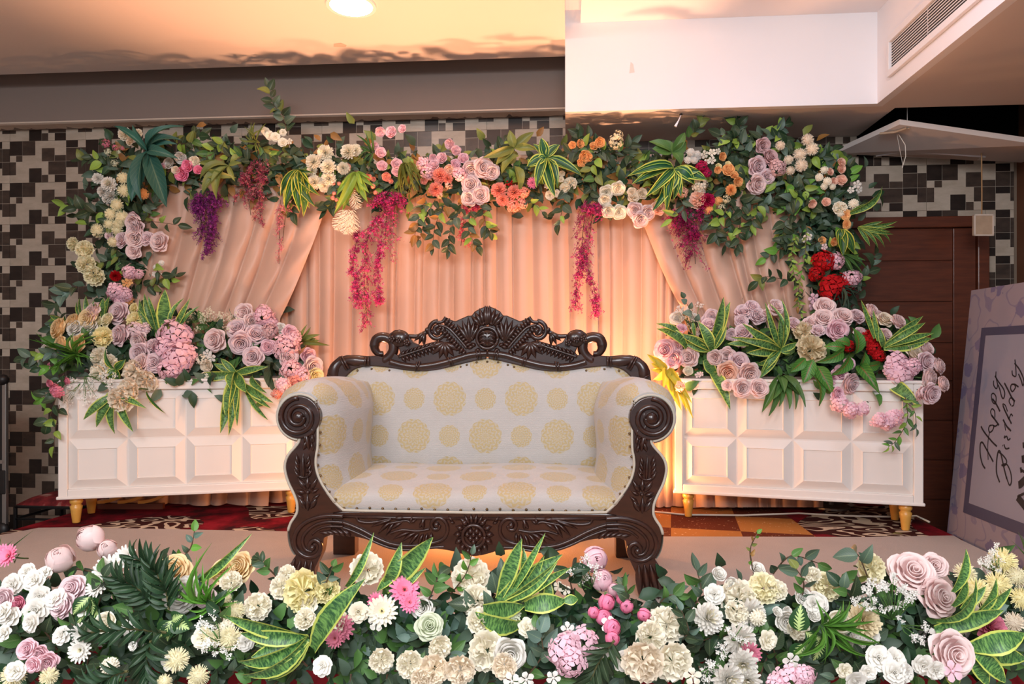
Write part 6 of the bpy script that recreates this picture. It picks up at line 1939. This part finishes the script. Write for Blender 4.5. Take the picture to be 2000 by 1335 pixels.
leaf_plant('sword_leaf_plant', 'right sword leaf tuft pointing right on the right planter', S_, (770, 490), [(590, 105, 40, 700, 420), (690, 190, 40, 730, 440), (740, 330, 50), (1105, 230, 60), (1130, 280, 60), (1190, 370, 60), (1197, 415, 55), (1145, 435, 130), (1050, 940, 110, 830, 800), (1000, 400, 60)], 1540, 560, 4.17, 'right', 'sans', 'sword', .16, 'mid', -.08)
Zf = (0, 875, 2.857)
leaf_plant('sword_leaf_plant', 'big sword leaf tuft in the left foreground, pointing left', S_, (1720, 1060), [(1245, 935, 95), (1335, 1038, 90), (1400, 1165, 100), (1322, 1222, 90), (1355, 1305, 90), (1420, 1100, 80), (1500, 1310, 90), (2010, 735, 130, 1750, 1120)], *Zf, 'front', 'sans', 'sword', .2, 'mid', -.10)
leaf_plant('sword_leaf_plant', 'lone rolled sword leaf standing in the left foreground', S_, (1105, 735), [(1385, 508, 50)], *Zf, 'front', 'sans', 'sword', .15, 'mid', -.02)
Zc = (650, 875, 2.857)
leaf_plant('sword_leaf_plant', 'paired upright sword leaves before the sofa, foreground', S_, (260, 790), [(558, 498, 120, 290, 790), (385, 545, 80, 290, 760), (230, 490, 45, 75, 770), (240, 800, 60, 400, 640), (510, 670, 40, 400, 780)], *Zc, 'front', 'sans', 'sword', .2, 'mid', -.03)
leaf_plant('sword_leaf_plant', 'large sword leaf tuft in the foreground, right of middle', S_, (890, 850), [(1055, 505, 90, 930, 830), (1182, 482, 45, 1000, 800), (1280, 592, 100, 920, 850), (1255, 650, 70, 960, 850), (1325, 660, 50, 1050, 850), (1075, 885, 110, 840, 890), (1305, 850, 110, 1070, 880), (790, 935, 120, 1050, 980), (1070, 560, 60, 1050, 800), (1200, 720, 60, 1190, 870), (1180, 600, 50, 1060, 820), (1370, 840, 60, 1290, 850)], *Zc, 'front', 'sans', 'sword', .2, 'mid', -.09)
Zr = (1300, 875, 2.857)
leaf_plant('sword_leaf_plant', 'upright sword leaf tuft in the right foreground', S_, (1530, 980), [(1692, 568, 70, 1600, 800), (1690, 730, 70, 1600, 880), (1772, 755, 90, 1500, 960), (1862, 735, 80, 1720, 930), (1935, 780, 80, 1720, 950), (1890, 905, 100, 1500, 1010), (1790, 770, 60, 1650, 900)], *Zr, 'front', 'sans', 'sword', .2, 'lime', -.08)
leaf_plant('sword_leaf_plant', 'sword leaf tuft spreading at the lower right corner', S_, (1700, 1110), [(2020, 1040, 130), (2020, 1180, 120), (1910, 1312, 100), (1800, 1330, 90), (1640, 1330, 70, 1560, 1230)], *Zr, 'front', 'sans', 'sword', .2, 'mid', -.06)
for bs_, tips, lab, z in [((500, 830), [(430, 1000, 90), (520, 930, 110), (570, 1010, 90), (400, 930, 80), (460, 880, 80)], 'feathered light centre leaves left of the palm fronds, foreground', Zf),
                          ((960, 960), [(1060, 1010, 110), (880, 1060, 90), (1020, 930, 90), (930, 1080, 80)], 'feathered light centre leaves right of the palm fronds, foreground', Zf),
                          ((770, 1040), [(755, 870, 110, 740, 1020), (900, 1080, 100, 780, 1020), (830, 1190, 120, 860, 1060), (700, 1210, 110, 770, 1090), (920, 1150, 90, 830, 1060)], 'feathered light centre leaves in the right foreground', Zr)]:
    leaf_plant('feathered_leaf_plant', lab, P_, bs_, tips, *z, 'front', 'agla', 'ovate', .5, 'mid', -.08)

# palm fronds, grasses, fine white filler
FR = [((336, 1148), (262, 1088), 'short palm frond standing in the left foreground'), ((325, 1235), (172, 1236), 'palm frond pointing left in the left foreground'), ((300, 1180), (228, 1128), 'palm frond behind the white daisies, left foreground'),
      ((295, 1250), (296, 1320), 'palm frond hanging in the left foreground'), ((250, 1310), (175, 1350), 'palm frond at the lower left picture edge'), ((1200, 1250), (1150, 1345), 'dark palm frond below the pink hydrangea, foreground'), ((330, 1190), (300, 1110), 'middle palm frond of the left foreground')]
for k, (a, b, lab) in enumerate(FR):
    frond(lab, a, b, 9, 48, 'front', 'deep' if k != 5 else 'dark', -.07)
grass('dark grass tuft at the left end of the left planter', (560, 600), [(140, 430), (230, 540), (330, 690), (380, 560), (300, 780), (690, 500), (640, 440), (480, 660), (420, 720), (560, 720), (500, 420), (700, 640)], 30, 560, 4.603, 'left', 'fresh', 3.2, -.1, 3)
grass('spiky grass tuft below the tall sprig, garland left', (110, 330), [(30, 120), (100, 100), (0, 200), (-40, 260), (180, 160), (60, 180), (-20, 330), (160, 460)], 480, 220, 5.714, 'top', 'olive', 3, -.05, 2)
grass('dark edged grass tuft over the pink ranunculus, garland', (1420, 450), [(1230, 230), (1340, 220), (1400, 190), (1260, 370), (1250, 480), (1300, 560), (1360, 620)], 480, 220, 5.714, 'top', 'mid', 4.5, -.05, 1)
grass('pale tipped grass tuft drooping right of the pink ranunculus, garland', (1800, 560), [(1700, 870), (1750, 880), (1830, 880), (1930, 770), (1970, 720), (1790, 820), (1890, 850)], 480, 220, 5.714, 'top', 'olive', 3.5, -.08, 3, seed=5)
grass('white striped grass fan under the red hydrangeas, right column', (940, 340), [(1090, 355), (1075, 400), (1060, 435), (1010, 455), (965, 450), (940, 430)], 1300, 440, 2.857, 'top', 'grey', 3, -.06, 3)
grass('bright grass tuft in the left foreground beside the peach roses', (1180, 860), [(960, 740), (980, 800), (1000, 860), (1020, 930), (1080, 700), (1180, 640), (1300, 780), (1330, 880), (1100, 640), (1270, 660)], 0, 875, 2.857, 'front', 'fresh', 6, -.08, 2)
grass('bright grass tuft in the right foreground', (880, 985), [(1060, 880), (1000, 880), (1100, 920), (1140, 1020), (1200, 1090), (1130, 1200), (1000, 1080), (920, 1180), (700, 1150), (660, 1280), (1080, 830), (840, 860), (980, 1130)], 1300, 875, 2.857, 'front', 'fresh', 6, -.1, 2, seed=9)
grass('thin grass blades at the left picture edge, foreground', (10, 610), [(150, 480), (60, 520), (0, 500), (-40, 480)], 0, 875, 2.857, 'front', 'mid', 3, 0, 1)
grass('thin grass blades at the right picture edge, foreground', (1985, 700), [(1965, 530), (1990, 480), (2010, 500)], 1300, 875, 2.857, 'front', 'mid', 3, 0, 1)
mist('babys breath at the left end of left planter', [((170, 735), (150, 768)), ((170, 735), (186, 752)), ((165, 735), (175, 778)), ((160, 745), (132, 790)), ((180, 735), (200, 756)), ((150, 740), (138, 750)), ((165, 735), (208, 735))], 'left', 5.5, -.06)
mist('babys breath between the hydrangea and the mauve roses, left planter', [((400, 650), (395, 620)), ((405, 650), (415, 615)), ((400, 650), (428, 640)), ((395, 650), (375, 625)), ((400, 650), (445, 625))], 'left', 4.5, 0.02, seed=4, color='#ece6cc')
mist('airy white filler at the left end of right planter', [((1350, 650), (1345, 615)), ((1350, 650), (1360, 600)), ((1350, 650), (1335, 605)), ((1350, 660), (1362, 640))], 'right', 5, 0, seed=5)
mist('small white filler dots by the pink buds in the foreground', [((1155, 1140), (1140, 1105)), ((1150, 1140), (1130, 1118)), ((1155, 1150), (1148, 1122))], 'front', 8, -.02, seed=6)
mist('babys breath in the right foreground below the blush rose', [((1745, 1210), (1735, 1140)), ((1745, 1210), (1760, 1150)), ((1740, 1210), (1690, 1185)), ((1740, 1210), (1730, 1190)), ((1750, 1210), (1780, 1165)), ((1760, 1220), (1800, 1225)), ((1700, 1200), (1700, 1165)), ((1740, 1200), (1715, 1150))], 'front', 9, -.06, seed=7)
mist('tiny white filler at the right picture edge, foreground', [((1950, 1120), (1925, 1085)), ((1950, 1120), (1940, 1078)), ((1950, 1120), (1932, 1095))], 'front', 7, 0, seed=8)
mist('white filler dots beside the chrysanthemums, foreground', [((1420, 1290), (1412, 1270)), ((1415, 1300), (1395, 1310)), ((1430, 1250), (1440, 1228)), ((1390, 1300), (1378, 1320))], 'front', 8, -.04, seed=9)
mist('white filler stems under the yellow pompoms, left foreground', [((420, 1270), (410, 1262)), ((425, 1265), (432, 1268)), ((430, 1255), (405, 1215))], 'front', 8, -.04, seed=10)

# ------------------------------------------------------------------ misty hanging strands
PUR, MAG, PNK = ['#8d2f83', '#6d2366', '#a84a9a'], ['#c22a78', '#a02463', '#d65a95'], ['#d9869a', '#c9627f', '#e0a09a']
blossom_strand('purple hanging blossom strand at upper left, over the drape', [([(404, 372), (402, 410), (405, 450)], 38), ([(420, 375), (412, 430)], 30), ([(390, 380), (392, 430)], 26), ([(418, 375), (412, 440), (404, 500)], 14), ([(385, 400), (408, 490)], 14)], 'top', PUR, n=900, seed=1)
blossom_strand('dusky pink hanging blossom strand right of the purple one, upper left', [([(500, 310), (485, 350), (470, 380)], 28), ([(515, 310), (505, 370), (510, 430)], 20), ([(478, 340), (490, 420)], 18)], 'top', ['#a34a63', '#8d3355', '#c27c86'], n=560, seed=2)
blossom_strand('faint pink trailing blossom strand below the yellow edged tuft', [([(548, 390), (546, 450), (545, 515)], 14), ([(560, 400), (552, 470)], 12)], 'top', PNK, n=200, seed=3)
blossom_strand('magenta hanging blossom strand left of middle, with long pink tail', [([(760, 370), (755, 420), (752, 480)], 36), ([(775, 375), (768, 440)], 34), ([(742, 375), (740, 440)], 34), ([(735, 420), (715, 480), (712, 560), (718, 630)], 26), ([(700, 450), (690, 520), (700, 590)], 16), ([(745, 470), (738, 540), (742, 590)], 14)], 'top', MAG, n=560, seed=4)
blossom_strand('red pink hanging blossom strand behind the middle leaves', [([(905, 400), (905, 440), (900, 480)], 20), ([(930, 400), (925, 450)], 14)], 'top', ['#c0335f', '#d65f74'], n=300, seed=5, dz=.02)
blossom_strand('magenta hanging blossom strand right of middle, with long tail', [([(1148, 390), (1140, 440), (1135, 500)], 34), ([(1165, 395), (1150, 450)], 30), ([(1160, 400), (1150, 470)], 20), ([(1140, 480), (1128, 540), (1124, 600)], 16), ([(1140, 500), (1160, 560), (1165, 610)], 14)], 'top', MAG, n=560, seed=6)
blossom_strand('dense magenta hanging blossom strand over the right drape', [([(1345, 400), (1350, 440), (1355, 490)], 44), ([(1335, 420), (1345, 470)], 36), ([(1320, 410), (1330, 460)], 28), ([(1375, 400), (1370, 450)], 26), ([(1355, 450), (1358, 515)], 16)], 'top', ['#a81f66', '#7d1750', '#cf3a80'], n=900, seed=7)

# ------------------------------------------------------------------ leafy sprays
DK = ['dark', 'dark', 'deep', 'grey', 'blue']; MX = ['dark', 'deep', 'grey', 'dark', 'olive', 'mid', 'dark', 'lime']; LM = ['lime', 'fresh', 'grey', 'dark']
dT = dB(1000) - .2
spray([(562, 265), (552, 225), (535, 205), (524, 170)], 17, 24, dB(550) - .15, ['grey', 'dark', 'dark', 'grey', 'dark', 'dark', 'olive'], 'tall dark leaf sprig rising above the garland, left of middle', width=.62, spread=1.1)
spray([(235, 405), (190, 415), (150, 405), (125, 398)], 10, 26, dB(180) - .2, ['dark', 'deep', 'lime', 'dark'], 'leaf spray reaching left over the tiles from the left column')
spray([(235, 330), (205, 320), (170, 300)], 8, 24, dB(180) - .2, ['dark', 'blue', 'lime', 'deep'], 'leaf spray at the upper left column edge over the tiles')
spray([(235, 430), (190, 448), (165, 432)], 8, 26, dB(180) - .2, ['dark', 'deep', 'dark', 'lime'], 'second leaf spray reaching left over the tiles from left column')
spray([(300, 520), (325, 545), (345, 540)], 8, 24, dB(320) - .24, ['dark', 'dark', 'lime', 'grey'], 'leaf spray from the left column onto the peach drape')
spray([(270, 430), (320, 435), (350, 440)], 6, 22, dB(320) - .24, ['dark', 'dark', 'lime'], 'upper leaf spray from the left column onto the peach drape')
spray([(150, 560), (125, 575), (105, 600)], 9, 28, 4.25, ['blue', 'dark', 'blue', 'fresh'], 'bluish leaf spray behind the outer end of left planter')
spray([(135, 690), (90, 690), (45, 700)], 12, 24, 4.2, ['blue', 'dark', 'grey', 'lime'], 'leaf spray reaching left from the left planter over the tiles')
spray([(130, 700), (95, 720), (65, 715)], 9, 24, 4.19, ['deep', 'dark', 'fresh'], 'second leaf spray reaching left from the left planter')
spray([(125, 730), (95, 765), (80, 780)], 9, 24, 4.18, ['deep', 'dark', 'fresh'], 'leaf spray drooping left of the left planter')
spray([(120, 740), (105, 790), (92, 830)], 9, 24, 4.15, ['deep', 'dark', 'lime'], 'long leaf trail hanging beside the left planter edge')
spray([(116, 790), (108, 840), (105, 875)], 5, 22, 4.16, ['dark', 'lime'], 'lowest leaf trail at the left planter edge')
for k, (a, b, c) in enumerate([((850, 390), (830, 430), (820, 470)), ((870, 400), (850, 440), (845, 485)), ((900, 405), (880, 450), (875, 490)), ((940, 400), (950, 440), (960, 455)), ((920, 410), (915, 450), (930, 480)), ((830, 400), (820, 420), (810, 460))]):
    spray([a, b, c], 11, 22, dB(880) - .19 - .01 * k, ['dark', 'grey', 'dark', 'lime', 'brown'], ['leftmost', 'second', 'third', 'fifth', 'fourth', 'outer left'][k] + ' hanging leaf spray below the white centre roses', group='leaf sprays hanging below the white centre roses')
spray([(1010, 380), (1040, 395), (1060, 415)], 6, 22, dB(1030) - .2, ['dark', 'lime', 'lime', 'brown'], 'short yellowish leaf spray right of the coral flowers')
spray([(1110, 360), (1100, 400), (1092, 440)], 9, 22, dB(1100) - .2, ['grey', 'dark', 'lime'], 'leaf spray hanging left of the right magenta strand')
spray([(1330, 390), (1335, 410), (1310, 430)], 5, 30, dB(1330) - .28, ['grey', 'lime'], 'pale narrow leaf sprig before the dense magenta strand', width=.35)
for k, (a, b, c) in enumerate([((1430, 400), (1425, 440), (1415, 480)), ((1450, 400), (1445, 440), (1440, 485)), ((1420, 410), (1400, 440), (1400, 465)), ((1480, 400), (1470, 430), (1462, 450))]):
    spray([a, b, c], 10, 24, dB(1430) - .2 - .01 * k, ['dark', 'deep', 'dark', 'lime'], ['second', 'third', 'leftmost', 'rightmost'][k] + ' dark leaf spray hanging over the right drape', group='dark leaf sprays hanging over the right drape')
spray([(1560, 550), (1530, 545), (1495, 540), (1480, 550)], 10, 24, dB(1520) - .22, ['deep', 'dark', 'deep', 'olive'], 'dark leaf spray reaching left onto the right drape')
spray([(1555, 460), (1545, 500), (1552, 540), (1565, 615)], 26, 13, dB(1550) - .26, ['lime', 'fresh', 'olive', 'lime'], 'long light green trailing vine at the right drape edge', 'trailing_vine', 'vine', width=.4, stem='stem')
spray([(1575, 440), (1572, 500), (1560, 560), (1558, 600)], 24, 13, dB(1570) - .28, ['lime', 'brown', 'olive', 'fresh'], 'second trailing vine with brownish leaves, right column', 'trailing_vine', 'vine', width=.4, stem='stem')
spray([(1365, 640), (1350, 610), (1335, 580)], 6, 18, 4.42, ['grey', 'blue', 'dark'], 'small round leaf sprig above the left end of right planter', width=.8)
spray([(1768, 775), (1772, 820), (1750, 860), (1735, 872)], 15, 20, 3.94, ['lime', 'mid', 'grey', 'fresh'], 'willow sprig hanging at the right end of right planter', width=.35)
spray([(1760, 780), (1785, 800), (1790, 840)], 7, 18, 3.95, ['mid', 'lime', 'grey'], 'second willow sprig at the right end of right planter', width=.35)
# foreground sprigs
FG = [([(350, 1092), (372, 1070), (380, 1035)], 7, 26, ['grey', 'blue', 'fresh'], 'tall leaf sprig standing in the left foreground'), ([(545, 1130), (520, 1105), (505, 1090)], 8, 26, ['mid', 'grey', 'dark'], 'green leaf sprig before the left sofa foot'),
      ([(620, 1175), (640, 1130), (650, 1105)], 7, 28, ['mid', 'dark', 'grey'], 'leaf sprig before the left sofa foot, foreground'), ([(830, 1190), (850, 1140), (860, 1118)], 9, 30, ['mid', 'dark', 'mid'], 'green leaf sprig beside the pink daisy, foreground'),
      ([(880, 1160), (910, 1120), (922, 1080)], 8, 24, ['mid', 'grey', 'fresh'], 'slim leaf sprig rising before the sofa middle'), ([(1235, 1200), (1225, 1160), (1215, 1140)], 7, 30, ['grey', 'mid', 'dark'], 'leaf sprig over the hot pink buds, foreground'),
      ([(1120, 1160), (1112, 1125), (1118, 1105)], 5, 34, ['deep', 'dark'], 'dark leaf sprig left of the soft pink rosebuds'), ([(1280, 1190), (1300, 1165), (1325, 1160)], 6, 34, ['mid', 'grey'], 'leaf sprig before the right sofa foot'),
      ([(1475, 1130), (1465, 1075), (1480, 1040)], 9, 14, ['olive', 'brown', 'fresh'], 'thin brownish twig standing in the right foreground'), ([(1510, 1120), (1545, 1085), (1600, 1100)], 9, 28, ['grey', 'mid', 'blue'], 'arching leaf sprig in the right foreground'),
      ([(1560, 1190), (1570, 1140), (1555, 1110)], 8, 32, ['mid', 'grey', 'olive'], 'leaf sprig between the cream peonies, right foreground'), ([(1700, 1140), (1680, 1090), (1672, 1080)], 4, 44, ['grey', 'olive'], 'folded olive leaves beside the cream peony, right foreground'),
      ([(1330, 1250), (1345, 1230), (1330, 1190)], 8, 32, ['dark', 'blue', 'dark'], 'dark leaf sprig left of the white chrysanthemums'), ([(600, 1300), (560, 1270), (520, 1290)], 6, 40, ['mid', 'lime', 'dark'], 'leaf sprig low in the left foreground'),
      ([(150, 1110), (190, 1120), (200, 1140)], 5, 40, ['mid', 'deep'], 'dark leaf sprig below the tall rosebuds, left foreground')]
for pts, n, ls, cols, lab in FG:
    spray(pts, n, ls, d_front(*pts[0]) - .02, cols, lab, spread=.95)

# many filler sprays that nothing tells apart, by stretch of the arrangement
rs = random.Random(31)
def filler(n, x0, x1, y0, y1, reg, ls, length, cols, what, phrase, dz=.0, nl=9):
    """n leafy sprays strewn over a small stretch; numbered from one side in their labels"""
    for _ in range(n):
        x, y = rs.uniform(x0, x1), rs.uniform(y0, y1)
        th = rs.uniform(0, 2 * PI)
        L = length * rs.uniform(.7, 1.2)
        p1 = (x + math.cos(th) * L * .5 + rs.gauss(0, 5), y - math.sin(th) * L * .5)
        p2 = (x + math.cos(th + .3) * L, y - math.sin(th + .3) * L * .9)
        o = spray([(x, y), p1, p2], nl, ls, DEP[reg](x, y) + dz + rs.uniform(-.02, .04), cols, '', rnd=rs)
        PENDING.setdefault((what, phrase), []).append((p1[0], p1[1], o))
W_ = 'leaf filler spray'
filler(6, 215, 285, 320, 450, 'top', 22, 62, MX, W_, 'in the upper left column')
filler(5, 215, 285, 460, 570, 'top', 22, 62, MX, W_, 'in the lower left column')
filler(8, 300, 520, 270, 370, 'top', 22, 66, MX, W_, 'between the teal leaves and the tall sprig')
filler(8, 540, 800, 285, 385, 'top', 22, 62, MX, W_, 'around the cream ring of the garland')
filler(8, 800, 1080, 310, 400, 'top', 22, 62, MX, W_, 'around the white centre roses')
filler(7, 1100, 1225, 270, 390, 'top', 23, 66, MX, W_, 'under the orange ranunculus of the garland')
filler(7, 1225, 1345, 265, 390, 'top', 23, 66, MX, W_, 'around the striped leaf plant')
filler(9, 1370, 1490, 260, 420, 'top', 25, 66, ['dark', 'deep', 'dark', 'blue', 'deep', 'grey', 'lime', 'dark'], W_, 'left of the mauve corner cluster')
filler(9, 1490, 1600, 260, 420, 'top', 25, 66, ['dark', 'deep', 'dark', 'blue', 'deep', 'grey', 'lime', 'dark'], W_, 'right of the mauve corner cluster')
filler(10, 1555, 1680, 330, 430, 'top', 25, 62, ['dark', 'deep', 'dark', 'blue', 'dark', 'grey', 'lime', 'fresh'], W_, 'in the upper right column')
filler(10, 1555, 1680, 430, 570, 'top', 25, 62, ['dark', 'deep', 'dark', 'blue', 'dark', 'grey', 'lime', 'fresh'], W_, 'in the lower right column')
filler(5, 1280, 1520, 255, 300, 'top', 24, 55, ['dark', 'deep', 'lime'], W_, 'along the upper edge of right garland', .03)
filler(8, 120, 350, 640, 720, 'left', 24, 58, ['dark', 'deep', 'mid', 'grey'], W_, 'on the outer half of the left planter', .05)
filler(8, 350, 600, 640, 720, 'left', 24, 58, ['dark', 'deep', 'mid', 'grey'], W_, 'on the inner half of the left planter', .05)
filler(8, 1330, 1550, 640, 730, 'right', 24, 58, ['dark', 'deep', 'mid', 'grey'], W_, 'on the inner half of the right planter', .05)
filler(8, 1550, 1780, 640, 730, 'right', 24, 58, ['dark', 'deep', 'mid', 'grey'], W_, 'on the outer half of the right planter', .05)
FN = ['below the white blossoms, left foreground', 'around the palm fronds, foreground', 'around the left sword leaves, foreground', 'before the sofa middle, foreground', 'around the middle sword leaves, foreground', 'around the hot pink buds, foreground',
      'left of the white chrysanthemums, foreground', 'around the grass tuft, right foreground', 'below the blush roses, right foreground']
for k, ph in enumerate(FN):
    filler(8, 20 + k * 218, 20 + (k + 1) * 218, 1175, 1330, 'front', 38, 100, ['dark', 'deep', 'mid', 'grey'] if k not in (3, 4, 5) else ['dark', 'grey', 'mid', 'grey', 'blue'], W_, ph, .035)
finish_labels()
